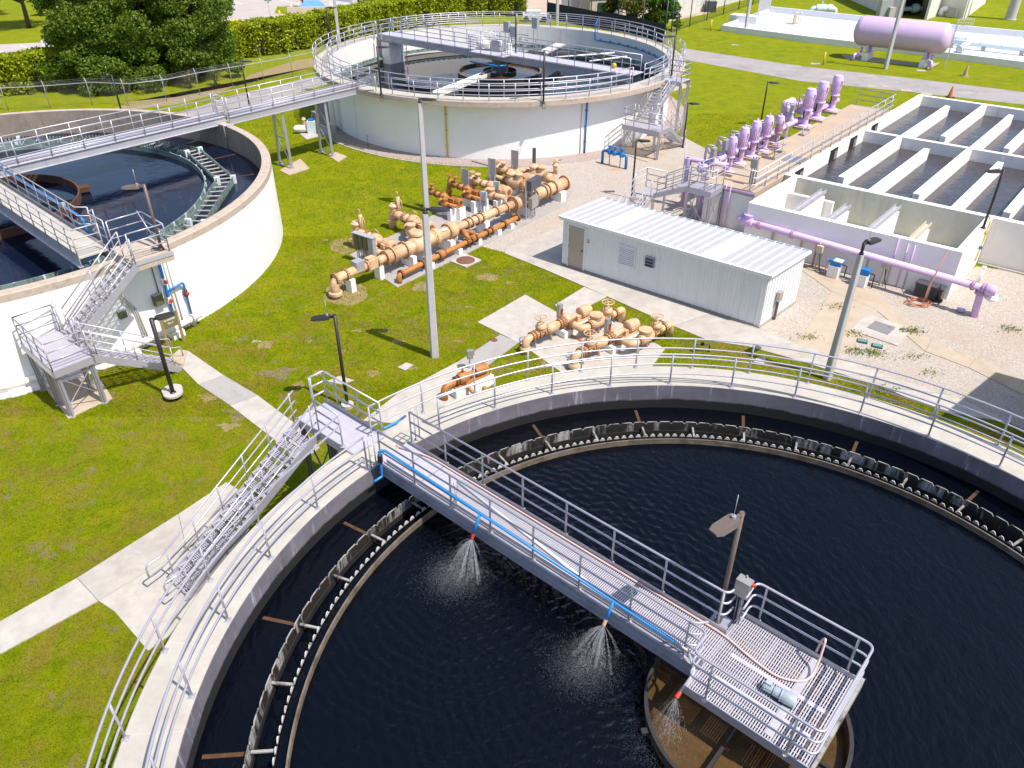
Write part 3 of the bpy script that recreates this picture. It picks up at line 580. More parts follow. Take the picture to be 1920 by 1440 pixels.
# bridge railings with rounded returns
zt = Vector((0, 0, 1))
def brail(pts, posts, rad=.18):
    for i, hh in enumerate((1.07, .74, .40)):
        MB().tube(bend([Vector(p)+zt*hh for p in pts], rad), .027 if i == 0 else .024, 8).build('handrail' if i == 0 else 'rail', 'aluminium', br, True)
    for p in posts: o = obj('post', post_mesh(1.07, .025, 'aluminium_dull', True), br); o.location = loc_in(br, p)
brail([B(U0+.15, V1+.05, ZD), B(U1-.15, V1+.05, ZD), B(U1-.12, V1+.38, ZD)], [B(U0+.15+(U1-U0-.4)*i/7, V1+.05, ZD) for i in range(8)])
brail([B(U1+.15, PV1-.55, ZD), B(U1+.12, PV1, ZD), B(U2, PV1, ZD), B(U2, PV0, ZD), B(U1, PV0, ZD), B(U1, V0-.06, ZD), B(U1-.4, V0-.06, ZD)], [B(U1+.35, PV1, ZD), B(U2-.28, PV1, ZD), B(U2-.45, PV0, ZD), B(U1+.42, PV0, ZD)], .16)
brail([B(U0+.15, V0-.05, ZD), B(U1-.32, V0-.05, ZD), B(U1-.12, V0+.18, ZD)], [B(U0+.15+(U1-U0-.55)*i/7, V0-.05, ZD) for i in range(8)])
# pull-back gates at the walkway end
for v, e in ((V0-.05, -1), (V1+.05, 1)):
    P = [B(U0+.15, v, ZD), B(U0+.12, v+e*.32, ZD)]
    for hh in (1.05, .72, .40, .12): MB().tube([p+zt*hh for p in P], .018, 6).build('gate_rail', 'aluminium_dull', br, True)
    for p in (B(U0+.12, v+e*.32, ZD), B(U0+.135, v+e*.16, ZD)): o = obj('post', post_mesh(1.05, .018, 'aluminium_dull', False), br); o.location = loc_in(br, p)
# things on the bridge
def btube(name, label, cat, pts, r, m, rad=.05): return tag(MB().tube(bend(pts, rad), r, 10).build(name, m), label, cat)
pp = thing('spray_pipe', 'bright blue spray water pipe clipped along the near side of the footbridge', 'pipe', B(-12.8, V0, ZD))
MB().tube(bend([B(U0+.35, V0-.50, ZD-.25), B(U0+.35, V0-.22, ZD-.25), B(U0+.35, V0-.22, ZD+.62), B(U0+.45, V0-.12, ZD+.62), B(-4.1, V0-.12, ZD+.36)], .06), .035, 10).build('main_pipe', 'blue_pvc', pp, True)
MB().box(B(U0+.35, V0-.22, ZD+.35), (.12, .12, .22)).build('valve', 'black_rubber', pp, True)
MB().tube([B(-4.1, V0-.12, ZD+.36), B(-3.75, V0-.12, ZD+.34)], .03, 8).build('coupling', 'aluminium_dull', pp, True)
NOZ = []
for (px, py), m_ in (((885, 1010), 'red_paint'), ((1132, 1172), 'peach_paint')):
    tip = W(px, py, ZD-.12); u = tip.x*BU.x+tip.y*BU.y+.02; s = B(u, V0-.12, ZD+.36+.26*(-4.1-u)/9.0); d = (tip-s).normalized()
    MB().tube([s, tip-d*.12], .036, 8).build('branch', 'blue_pvc', pp, True); MB().cyl(tip-d*.14, tip, .042, 10).build('nozzle', m_, pp, True); NOZ.append((tip, d))
tip = W(1268, 1308, ZD-.15); s = B(U1+.0, V0-.30, ZD+.15); d = (tip-s).normalized()
t3 = thing('hose_nozzle', 'red tipped spray nozzle on grey hose beside the grated platform', 'nozzle', s)
MB().tube(bend([B(U1-.3, V0-.1, ZD+.3), s, tip-d*.1], .1), .032, 8).build('hose', 'aluminium_dull', t3, True); MB().cyl(tip-d*.13, tip, .045, 10).build('nozzle', 'red_paint', t3, True); NOZ.append((tip, Vector((-.25, -.35, -.9)).normalized()))
btube('washdown_hose', 'pale pink hose lying along the far edge of the footbridge deck', 'hose', [B(U0-.05, V1-.35, ZD+.05), B(U0+.2, V1-.3, ZD+.08), B(U0+1.0, V1-.06, ZD+.05), B(-8, V1-.07, ZD+.05), B(U1, V1-.07, ZD+.05), B(-2.9, V1-.22, ZD+.05), B(-2.2, V1-.30, ZD+.05), B(-1.75, V1+.0, ZD+.06), B(-1.75, V1+.38, ZD+.20), B(-1.8, V1+.60, ZD+.75), B(-1.88, V1+.70, ZD+.55), B(-1.9, V1+.66, ZD+.2)], .024, 'pink_hose', .35)
btube('loose_pipe', 'long white plastic pole lying slantwise on the footbridge deck', 'pole', [W(858, 902, ZD+.05), W(1160, 1137, ZD+.05)], .032, 'white_pvc')
q = thing('hanging_tag', 'small cream disc hanging by a cord from the near footbridge railing', 'disc', W(857, 940, ZD+.05)); c = W(855, 939, ZD+.3)
MB().cyl(c, c+Vector((.02, -.03, .0))+Vector((0, -.02, .02)), .075, 16).build('disc', 'white_pipe', q, True); MB().tube([W(850, 905, ZD+1.0), c+zt*.06, W(858, 910, ZD+.95)], .006, 5).build('cord', 'lamp_black', q, True)
mc = W(1466, 1302, ZD+.15); mo = thing('drive_motor', 'pale grey-blue gear motor lying on the grated centre platform', 'motor', (mc.x, mc.y, ZD), math.radians(-36)); mo.scale = (.68, .68, .68)
def motor_along(parent, specs, m, z):                                # lathed body along local x
    for nm, prof in specs: MB().lathe(prof, (0, 0, z), (1, 0, 0), 20).build(nm, m, parent)
motor_along(mo, [('gearbox', [(0, .02), (.17, .02), (.19, .06), (.19, .36), (.17, .40), (0, .40)]), ('flange', [(0, -.02), (.20, -.02), (.20, .02), (0, .02)]), ('reducer', [(0, -.24), (.13, -.24), (.15, -.2), (.15, -.04), (.12, -.02), (0, -.02)]), ('motor_body', [(0, -.55), (.07, -.55), (.12, -.5), (.12, -.26), (0, -.24)])], 'motor_grey', .2)
MB().box((-.40, .04, .345), (.17, .15, .10)).build('terminal_box', 'motor_grey', mo)
b = MB()
for i in range(10): a = math.radians(36*i); b.box((-.38, math.cos(a)*.125, .2+math.sin(a)*.125), (.22, .012, .012))
b.build('cooling_fins', 'motor_grey', mo); MB().box((.08, 0, .03), (.62, .34, .05)).build('base_plate', 'panel_dark', mo)
MB().tube(bend([(-.42, .1, .34), (-.6, .15, .3), (-.62, .1, .02)], .1), .012, 6).build('cable', 'black_rubber', mo)
# spray of the three nozzles
def spray(tip, d, z, n, spread, label):
    rng = np.random.default_rng(n); mb = MB(); V = []; F = []
    def drop(p, vel, s, L):
        a = vel.cross(Vector((1, 0, .1))).normalized()*s; b = vel.cross(a).normalized()*s; o = len(V)
        V.extend([p-vel*L, p+a, p+b, p-a, p-b, p+vel*L]); F.extend([(o, o+2, o+1), (o, o+3, o+2), (o, o+4, o+3), (o, o+1, o+4), (o+5, o+1, o+2), (o+5, o+2, o+3), (o+5, o+3, o+4), (o+5, o+4, o+1)])
    side = Vector((-d.y, d.x, 0)).normalized() if abs(d.z) < .98 else Vector((1, 0, 0)); fwd = Vector((d.x, d.y, 0)).normalized() if abs(d.z) < .98 else Vector((0, -1, 0))
    for i in range(n):
        jet = rng.integers(0, 26); jr = np.random.default_rng(int(jet)+n); sx, sf = jr.normal(0, spread*1.25), jr.normal(.15, spread)
        dd = (Vector((0, 0, -.55))+side*(sx+rng.normal(0, .03))+fwd*(sf+.35+rng.normal(0, .03))).normalized(); v = 1.9*(.8+.45*rng.random())
        T = (v*dd.z+math.sqrt((v*dd.z)**2+2*9.8*(tip.z-z)))/9.8; t = T*rng.random()**.75; p = tip+dd*(v*t)-zt*(4.9*t*t); vel = (dd*v-zt*(9.8*t)).normalized()
        drop(p, vel, rng.uniform(.0009, .0022), rng.uniform(.006, .03))
    for i in range(n*2):                                               # fine splash round the foot
        c = tip+fwd*.42; p = Vector((c.x, c.y, 0))+side*rng.normal(0, .38)+fwd*rng.normal(.15, .38); p.z = z+abs(rng.normal(0, .05))+.003
        drop(p, Vector((rng.normal(0, .4), rng.normal(0, .4), 1)).normalized(), rng.uniform(.001, .0026), rng.uniform(.002, .006))
    mb.add(V, F, True); tag(mb.build('water_spray', 'spray_water'), label, 'spray', kind='stuff')
m, N, L, b = nodes('spray_water'); b.inputs['Base Color'].default_value = (.62, .64, .67, 1); b.inputs['Roughness'].default_value = .3; b.inputs['Transmission Weight'].default_value = .35; b.inputs['IOR'].default_value = 1.33
spray(NOZ[0][0], NOZ[0][1], FWZ, 7000, .36, 'fan of water spraying from the red nozzle nearest the walkway')
spray(NOZ[1][0], NOZ[1][1], FWZ, 6500, .36, 'fan of water spraying from the peach nozzle halfway along the footbridge')
spray(NOZ[2][0], NOZ[2][1], 2.04, 1600, .26, 'small fan of water spraying into the brown centre well')
# lamp posts --------------------------------------------------------
def lamp_head(t, top, ang, m='lamp_bronze', L=.62, antenna=False, drop=.0, arm=.16):
    c, s = math.cos(ang), math.sin(ang); d = Vector((c, s, 0)); n_ = Vector((-s, c, 0))
    MB().bar(top-d*.05, top+d*(arm+.05), .07, .08).build('arm', m, t, True)
    P = []; a0 = top+d*arm
    prof = [(0, .13, -.045, .05), (.10, .16, -.05, .055), (L*.8, .165, -.05, .02), (L, .11, -.045, -.005)]
    for x, wd, z0, z1 in prof:
        for q, z in ((-wd, z0), (wd, z0), (wd*.8, z1), (-wd*.8, z1)): P.append(a0+d*x+n_*q+zt*z)
    F = [(3, 2, 1, 0), (12, 13, 14, 15)]
    for i in range(3):
        for j in range(4): k = (j+1) % 4; F.append((4*i+j, 4*i+k, 4*i+4+k, 4*i+4+j))
    hd = MB().add(P, F).build('lamp_head', m if m != 'lamp_bronze' or True else m, t, True)
    MB().box(a0+d*(L*.45)-zt*.055, (L*.5, .22, .012), ang).build('lens', 'lamp_lens', hd, True)
    if antenna:
        MB().cyl(a0+d*.08+zt*.05, a0+d*.08+zt*.11, .045, 10).build('antenna_base', 'aluminium', t, True); MB().tube([a0+d*.08+zt*.1, a0+d*.08+zt*.62], .008, 6).build('antenna', 'aluminium', t, True)
def lamp(label, base, h, ang, m='lamp_bronze', r=.055, antenna=False, foot=None, group='dark lamp posts of the works', cable=False):
    base = Vector(base); t = thing('lamp_post', label, 'lamp post', base, 0, group)
    MB().tube([base, base+zt*h], r, 12).build('pole', m, t, True); MB().lathe([(r*2.0, 0), (r*2.0, .03), (r*1.3, .08), (r, .10)], base, n=14).build('base_collar', m, t, True)
    if foot: MB().cyl(base-zt*.02, base+zt*foot[1], foot[0], 28).build('footing', 'path_concrete_pale', t, True)
    lamp_head(t, base+zt*(h-.06), math.radians(ang), m, antenna=antenna)
    if cable: MB().tube(bend([base+zt*.1, base+Vector((.1, -.1, -.05)), base+Vector((.12, -.2, -.28)), base+Vector((-.05, -.2, -.3)), base+Vector((-.08, -.15, -.05))], .1), .015, 6).build('cable', 'black_rubber', t, True)
    return t
lamp('brown lamp post with white aerial standing on the footbridge by the centre platform', W(1345, 1168, ZD), 3.15, -145, 'lamp_head_brown', .05, True)
cb = thing('control_box', 'steel control box on a stand by the railing gap of the footbridge', 'control box', B(U1+.0, PV1-.35, ZD))
MB().box(B(U1-.0, PV1-.38, ZD+1.15), (.30, .20, .42), dirang(BU)).build('box', 'box_steel', cb, True); MB().bar(B(U1, PV1-.30, ZD-.1), B(U1, PV1-.30, ZD+1.4), .06, .03).build('stand', 'box_steel', cb, True)
for k in (-.06, 0, .06): MB().tube([B(U1+k, PV1-.4, ZD+.95), B(U1+k, PV1-.33, ZD-.05)], .014, 6).build('conduit', 'steel_grey', cb, True)
MB().cyl(B(U1+.14, PV1-.36, ZD+1.3), B(U1+.22, PV1-.36, ZD+1.3), .04, 10).build('button', 'red_paint', cb, True)
MB().bar(B(U1-.05, PV1-.5, ZD+.05), B(U1-.45, PV1-.5, ZD+.05), .3, .02).build('bracket', 'bridge_steel', cb, True)
# landing and stairs of the foreground tank ---------------------------------------------
SL = Vector((.757, -.653)); SV = Vector((.653, .757))                  # along the landing (towards the tank) / up the stairs
P0 = Vector((-6.20, 18.02))                                            # left corner of landing
def S(a, b, z): p = P0+SL*a+SV*b; return Vector((p.x, p.y, z))
st = thing('staircase', 'aluminium staircase with grated landing rising to the foreground tank walkway', 'staircase', S(0, -2, 0))
MB().prism([S(0, 0, 0).to_2d(), S(2.55, 0, 0).to_2d(), S(2.55, 1.08, 0).to_2d(), S(0, 1.08, 0).to_2d()], ZF+.03, ZF+.07).build('landing_deck', 'grating', st, True)
for b_ in (0, 1.08): MB().bar(S(-.05, b_, ZF-.06), S(2.5, b_, ZF-.06), .06, .24).build('landing_beam', 'aluminium_dull', st, True)
MB().bar(S(0, -.05, ZF-.06), S(0, 1.13, ZF-.06), .06, .24).build('landing_beam', 'aluminium_dull', st, True)
MB().bar(S(.1, 1.04, ZF+.13), S(2.5, 1.04, ZF+.13), .012, .14).build('toe_board', 'bridge_steel', st, True)
for i in range(1, 4): MB().bar(S(.64*i, .03, ZF+.072), S(.64*i, 1.05, ZF+.072), .012, .004).build('deck_joint', 'aluminium_dull', st, True)
for a, b_ in ((.1, .05), (.1, 1.03), (1.35, .05), (1.35, 1.03)): leg(st, S(a, b_, 0), ZF-.1, 'steel_grey')
brace_x(st, S(.1, .05, .3), S(1.35, .05, .3), S(.1, .05, ZF-.3), S(1.35, .05, ZF-.3), 'steel_grey'); brace_x(st, S(1.35, .05, .3), S(1.35, 1.03, .3), S(1.35, .05, ZF-.3), S(1.35, 1.03, ZF-.3), 'steel_grey')
def strail(pts, sp=1.3, rad=.15, ends=True):
    for i, hh in enumerate((1.07, .74, .40)): MB().tube(bend([Vector(p)+zt*hh for p in pts], rad), .026, 8).build('handrail' if i == 0 else 'rail', 'aluminium', st, True)
    for p in along(pts, sp): o = obj('post', post_mesh(1.07, .024, 'aluminium', True), st); o.location = loc_in(st, p)
strail([S(-.02, .62, ZF+.07), S(-.02, 1.08, ZF+.07), S(2.45, 1.08, ZF+.07)], 1.1, .05); strail([S(1.0, 0, ZF+.07), S(2.05, 0, ZF+.07)], .95); strail([S(-.05, .6, ZF+.07), S(-.02, 1.08, ZF+.07)], 1)
flight(st, S(.50, -4.75, .03), S(.50, -.02, ZF+.05), .92, 16, 'aluminium', ext=.45, hs=(1.0, .66, .34), sp=1.15)
MB().bar(S(2.05, 0, ZF+1.12), pol(FC, FRO-.08, 156.5, ZF+1.07), .04, .04).build('rail', 'aluminium', st, True)
MB().bar(S(2.05, 0, ZF+.78), pol(FC, FRO-.08, 156.5, ZF+.72), .035, .035).build('rail', 'aluminium', st, True)
btube('walkway_pipe', 'short blue pipe elbow on the walkway kerb beside the landing', 'pipe', [W(715, 800, ZF+.1), W(720, 803, ZF+.1), W(745, 791, ZF+.1), W(760, 780, ZF-.3)], .035, 'blue_pvc', .05)
lamp('slim dark lamp post with aerial behind the foreground landing', W(652, 762), 3.75, 190, 'lamp_bronze', .06, True, (.22, .12))
# ------------------------------------------------------------------ left tank
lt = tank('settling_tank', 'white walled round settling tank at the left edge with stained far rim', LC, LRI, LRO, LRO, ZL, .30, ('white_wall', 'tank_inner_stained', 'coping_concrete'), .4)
disc('water', LC, .05, LRI+.01, LWZ, 'water_left')
def grout(c, r, z0, z1, degs, t, m='wall_joint'):
    for a in degs: MB().bar(pol(c, r, a, z0), pol(c, r, a, z1), .025, .012, up=pol((0, 0), 1, a, 0)).build('joint', m, t, True)
lp = thing('weir_trough', 'zigzag pale green weir trough set inside the left tank', 'trough', (LC.x, LC.y, LWZ))
VA = [168, 139, 110, 78.5, 49.5, 20.0, -10.5, -40, -69, -98, -128, -160]                      # corners of the trough polygon
outp = [pol(LC, 11.55, a, 0) for a in VA]; inp = [pol(LC, 10.75, a, 0) for a in VA]
fin = MB(); fin.add([(-.055, -.012, 0), (.055, -.012, 0), (.055, .012, 0), (-.055, .012, 0), (-.055, -.012, .13), (.055, -.012, .13), (.055, .012, .13), (-.055, .012, .13), (-.03, -.012, .18), (.03, -.012, .18), (.03, .012, .18), (-.03, .012, .18)], [(0,1,5,4), (2,3,7,6), (1,2,6,5), (3,0,4,7), (4,5,9,8), (6,7,11,10), (5,6,10,9), (7,4,8,11), (8,9,10,11)])
o = fin.build('weir_tooth', 'green_fibreglass'); fme = o.data; bpy.data.objects.remove(o)
for i in range(len(VA)-1):
    for P, nm in ((outp, 'outer_side'), (inp, 'inner_side')):
        a, b = P[i], P[i+1]; MB().bar(a+zt*(LWZ+.05), b+zt*(LWZ+.05), .03, .34).build(nm, 'green_fibreglass', lp, True)
        if 1 <= i <= 7:
            n = int((b-a).length/.19)
            for k in range(n):
                q = obj('weir_tooth', fme, lp); p = a.lerp(b, (k+.5)/n)+zt*(LWZ+.21); q.location = loc_in(lp, p); q.rotation_euler = (0, 0, dirang(b-a))
    MB().prism([outp[i].to_2d(), outp[i+1].to_2d(), inp[i+1].to_2d(), inp[i].to_2d()], LWZ-.12, LWZ-.08).build('trough_floor', 'black_scum', lp, True)
    for k in range(9):
        t_ = (k+.5)/9; MB().bar(outp[i].lerp(outp[i+1], t_)+zt*(LWZ+.2), inp[i].lerp(inp[i+1], t_)+zt*(LWZ+.2), .045, .045).build('strut', 'conduit', lp, True)
    for p in (outp[i], inp[i]): MB().box(p+zt*(LWZ+.17), (.28, .16, .5), math.radians(VA[i])).build('corner_post', 'pale_blue_pipe', lp, True)
lb = MB(); lb.ring(LC, [(10.12, LWZ-.2), (10.17, LWZ-.2), (10.17, LWZ+.30), (10.12, LWZ+.30)], 120); q = thing('scum_baffle', 'pale green ring baffle floating inside the left tank trough', 'baffle', (LC.x, LC.y, LWZ)); lb.build('ring', 'green_fibreglass', q, True)
for k in range(60): a = k*6; MB().box(pol(LC, 10.19, a, LWZ+.22), (.05, .08, .2), math.radians(a)).build('bracket', 'pale_blue_pipe', q, True)
for k in range(20):
    a = 7+18*k; MB().bar(pol(LC, 11.6, a, LWZ-.012), pol(LC, LRI-.02, a, LWZ-.012), .10, .04).build('support_arm', 'orange_scum', lp, True)
fw = thing('centre_well', 'rust brown centre well ring at the left edge of the picture', 'well', (LC.x, LC.y, LWZ))
MB().ring(LC, [(4.22, LWZ-.3), (4.30, LWZ-.3), (4.30, LWZ+.38), (4.22, LWZ+.38)], 90).build('shell', 'rust', fw, True)
for a in (35, 125, 215, 305): MB().bar(pol(LC, 4.3, a, LWZ+.2), pol(LC, 4.75, a, LWZ+.2), .5, .25).build('bracket', 'orange_scum', fw, True)
for a in (20, 110): MB().bar(pol(LC, 4.2, a, LWZ+.05), pol(LC, 4.2, a+180, LWZ+.05), .1, .12).build('beam', 'black_scum', fw, True)
q = thing('level_pipe', 'thin grey pipe hooked over the rim of the left tank', 'pipe', W(457, 250, ZL)); a = 47.5
MB().tube(bend([pol(LC, LRO+.15, a, ZL+.03), pol(LC, LRI-.06, a, ZL+.03), pol(LC, LRI-.06, a, LWZ)], .08), .035, 8).build('pipe', 'galvanized', q, True); MB().bar(pol(LC, LRO, a-1, ZL+.04), pol(LC, LRI, a-1, ZL+.04), .1, .06).build('clamp', 'galvanized', q, True)
MB().tube([pol(LC, LRI-.06, a, LWZ+.6), pol(LC, LRI-.06, a, LWZ)], .03).build('tail', 'steel_grey', q, True)
# frame of the left stairs and bridges
XU = Vector((.736, -.677)); XV = Vector((.677, .736)); X0 = Vector((-17.55, 23.75)); ZB = 4.10
def X(u, v, z): p = X0+XU*u+XV*v; return Vector((p.x, p.y, z))
ls = thing('staircase', 'two-flight grey staircase with grated landing against the left tank wall', 'staircase', X(1.4, .7, 0)); ZP = 1.95
gm = MB(); grating_mb(gm, X(0, 0, 0).to_2d(), XU, XV, 2.75, 1.35, ZP, sp=.06, wd=.04); gm.build('landing_grating', 'grating', ls, True, kind='stuff')
for v in (0, 1.35): MB().bar(X(-.03, v, ZP-.11), X(2.78, v, ZP-.11), .06, .28).build('landing_beam', 'aluminium', ls, True)
for u in (0, 2.75): MB().bar(X(u, -.03, ZP-.11), X(u, 1.38, ZP-.11), .06, .28).build('landing_beam', 'aluminium', ls, True)
for u in (.12, 1.6, 2.63):
    for v in (.1, 1.25): leg(ls, X(u, v, 0), ZP-.2, 'aluminium')
for v in (.1, 1.25): brace_x(ls, X(.12, v, .35), X(1.6, v, .35), X(.12, v, ZP-.35), X(1.6, v, ZP-.35))
brace_x(ls, X(2.63, .1, .4), X(2.63, 1.25, .4), X(2.63, .1, ZP-.35), X(2.63, 1.25, ZP-.35)); MB().bar(X(2.63, .1, ZP-.45), X(2.63, 1.25, ZP-.45), .05, .05).build('brace', 'aluminium', ls, True)
rails(ls, [X(.45, 1.33, ZP), X(.02, 1.33, ZP), X(.02, .02, ZP), X(2.73, .02, ZP), X(2.73, 1.33, ZP)], [X(.45, 1.33, ZP), X(.02, 1.33, ZP), X(.02, .02, ZP), X(.95, .02, ZP), X(1.85, .02, ZP), X(2.73, .02, ZP), X(2.73, 1.33, ZP)], plate=False)
rails(ls, [X(1.5, 1.33, ZP), X(1.75, 1.33, ZP)], plate=False)
flight(ls, X(2.22, 4.15, .02), X(2.22, 1.38, ZP), .92, 10, 'aluminium', ext=.25, sp=1.3)
flight(ls, X(.98, 1.40, ZP+.02), X(.98, 4.12, ZB), .95, 12, 'aluminium', ext=.0, sp=1.35, grip=False)
up = thing('access_platform', 'small railed platform with tan deck at the top of the left stairs', 'platform', X(.3, 4.8, ZB))
MB().prism([X(-.65, 4.1, 0).to_2d(), X(1.2, 4.1, 0).to_2d(), X(1.25, 5.55, 0).to_2d(), X(-.65, 5.6, 0).to_2d()], ZB-.06, ZB).build('deck', 'coping_concrete', up, True)
for p, q_ in ((X(1.2, 4.05, ZB-.2), X(1.27, 5.6, ZB-.2)), (X(-.65, 5.62, ZB-.2), X(1.25, 5.6, ZB-.2)), (X(-.3, 4.08, ZB-.2), X(1.2, 4.08, ZB-.2))): MB().bar(p, q_, .06, .34).build('beam', 'coping_concrete', up, True)
MB().bar(X(1.24, 4.02, ZB-.08), X(1.31, 5.62, ZB-.08), .03, .16).build('toe_board', 'galvanized', up, True)
MB().bar(X(1.2, 4.0, ZB-.25), X(.55, 4.0, ZB-.25), .06, .32).build('beam', 'galvanized', up, True)
for p in ([X(1.15, 4.15, ZB), X(1.22, 5.52, ZB)], [X(1.22, 5.52, ZB), X(-.55, 5.55, ZB)], [X(-.55, 5.55, ZB), X(-.55, 4.2, ZB)]): rails(up, p, sp=1.4, plate=False, r=.026)
MB().tube([X(-.55, 5.4, ZB+1.15), X(.25, 5.5, ZB+.1)], .024, 6).build('brace', 'aluminium', up, True)
# left footbridge towards the tank centre
b1 = thing('footbridge', 'railed footbridge from the small platform towards the left tank centre', 'footbridge', X(-6, 3.5, ZB))
MB().prism([X(-13, 2.95, 0).to_2d(), X(-.62, 2.95, 0).to_2d(), X(-.62, 4.0, 0).to_2d(), X(-13, 4.0, 0).to_2d()], ZB-.05, ZB).build('deck', 'walk_concrete', b1, True)
for v in (2.93, 4.02): 
    b = MB(); b.bar(X(-13, v, ZB-.2), X(-.62, v, ZB-.2), .025, .36); b.bar(X(-13, v, ZB-.38), X(-.62, v, ZB-.38), .16, .025); b.build('girder', 'galvanized', b1, True)
    MB().bar(X(-13, v, ZB+.06), X(-.62, v, ZB+.06), .012, .14).build('toe_board', 'aluminium_dull', b1, True)
rails(b1, [X(-13, 2.92, ZB), X(-.65, 2.92, ZB), X(-.65, 3.9, ZB)], [X(-13+1.18*i, 2.92, ZB) for i in range(11)]+[X(-.65, 2.92, ZB), X(-.65, 3.9, ZB)], m='aluminium_dull', plate=False)
rails(b1, [X(-13, 4.03, ZB), X(-2.9, 4.03, ZB), X(-2.55, 4.35, ZB)], sp=1.18, m='aluminium_dull', plate=False)
rails(b1, [X(-2.2, 4.4, ZB), X(-1.9, 4.1, ZB), X(-.75, 4.15, ZB)], sp=.7, m='aluminium', plate=False)
btube('spray_pipe', 'blue pipe running along the railing of the left tank footbridge', 'pipe', [X(-13, 4.1, ZB+.75), X(-2.95, 4.1, ZB+.7), X(-2.75, 4.12, ZB+.6), X(-2.6, 4.15, ZB-.1)], .04, 'blue_pvc', .08)
q = thing('hose_float', 'small grey float and pink hose hanging on the left footbridge railing', 'float', X(-4.4, 4.0, ZB)); MB().lathe([(0, .0), (.1, .02), (.13, .1), (.1, .2), (0, .22)], X(-4.4, 4.08, ZB+.65), n=14).build('float', 'box_grey', q, True)
MB().tube(bend([X(-4.3, 4.05, ZB+.75), X(-4.0, 4.08, ZB+.2), X(-3.5, 4.1, ZB+.25), X(-3.2, 4.1, ZB+.5)], .3), .02, 6).build('hose', 'pink_hose', q, True)
lamp('bronze lamp post with aerial rising from the small left platform', X(.95, 5.35, ZB), 2.55, 187, 'lamp_head_brown', .055, True, cable=False)
q = thing('platform_cables', 'coil of dark cables at the foot of the left platform lamp', 'cable', X(.9, 5.3, ZB))
for k in range(4): MB().tube(bend([X(.6+.1*k, 5.2, ZB+.02), X(.8, 5.0+.1*k, ZB+.12), X(1.0+.05*k, 5.4, ZB+.05), X(.7, 5.45, ZB+.2)], .15), .018, 6).build('cable', 'black_rubber', q, True)
# long bridge from the left tank to the rear tank
gA, gB = W(25, 311, 4.05), W(690, 156, 4.05); GD = (gB-gA).normalized(); GN = Vector((-GD.y, GD.x, 0)); GL = (gB-gA).length; gm_ = (W(426, 218, 4.05)-gA).dot(GD)
def G(s, v, z): return gA+GD*s+GN*v+Vector((0, 0, z-4.05))
for nm, lab, s0, s1, cols in (('footbridge', 'long railed footbridge crossing the left tank towards the rear tank', -3, gm_-.1, ('galvanized', 'aluminium')), ('footbridge', 'elevated footbridge on steel trestles linking the left and rear tanks', gm_+.12, GL+.2, ('aluminium', 'aluminium'))):
    b2 = thing(nm, lab, 'footbridge', G((s0+s1)/2, .5, 4.05)); dz = 0 if s0 < 0 else -.10
    for v in (0, 1.15):
        b = MB(); b.bar(G(s0, v, 3.86+dz), G(s1, v, 3.86+dz), .03, .40); b.bar(G(s0, v, 3.66+dz), G(s1, v, 3.66+dz), .16, .025); b.bar(G(s0, v, 4.06+dz), G(s1, v, 4.06+dz), .16, .025); b.build('girder', cols[0], b2, True)
    MB().prism([G(s0, .05, 0).to_2d(), G(s1, .05, 0).to_2d(), G(s1, 1.1, 0).to_2d(), G(s0, 1.1, 0).to_2d()], 4.04+dz, 4.10+dz).build('deck', 'grating', b2, True)
    MB().tube([G(s0, .14, 4.20+dz), G(s1, .14, 4.20+dz)], .09, 10).build('pipe', 'aluminium', b2, True)
    for v in (-.04, 1.19): rails(b2, [G(s0, v, 4.10+dz), G(s1, v, 4.10+dz)], sp=1.55, plate=False, r=.026)
    if s0 > 0:
        for px in ((552, 318), (632, 296)):
            c = W(px[0], px[1]); s = (c-gA).dot(GD)
            tr_ = thing('trestle', 'steel trestle under the elevated footbridge nearer the left tank' if px[0] < 600 else 'steel trestle under the elevated footbridge nearer the rear tank', 'trestle', G(s, .5, 0)); hgt = 3.55
            for v, k in ((.08, -.0), (1.07, .0)): MB().bar(G(s, v+(v-.57)*.3, 0), G(s, v, hgt), .13, .13).build('leg', 'aluminium', tr_, True)
            for z0, z1 in ((.4, 1.9), (1.9, 3.4)): MB().bar(G(s, .0, z0), G(s, 1.1, z1), .05, .05).build('brace', 'aluminium', tr_, True)
            for z0 in (.2, 1.9, 3.5): MB().bar(G(s, -.02, z0), G(s, 1.16, z0), .06, .06).build('cross_bar', 'aluminium', tr_, True)
            for v in (0, 1.2): MB().box(G(s, v, .04), (.35, .35, .05), dirang(GD)).build('base_plate', 'aluminium', tr_, True)
q = thing('swing_gate', 'open railing gates where the two elevated footbridges meet', 'gate', G(gm_, .5, 4.1))
for v in (-.04, 1.19):
    for hh in (1.05, .7, .35): MB().tube([G(gm_-.1, v, 4.05+hh), G(gm_+.55, v+(-.25 if v > 0 else .35), 4.0+hh*.9)], .022, 6).build('rail', 'aluminium', q, True)
    MB().bar(G(gm_+.02, v, 3.7), G(gm_+.02, v, 5.2), .06, .06).build('post', 'aluminium_dull', q, True)
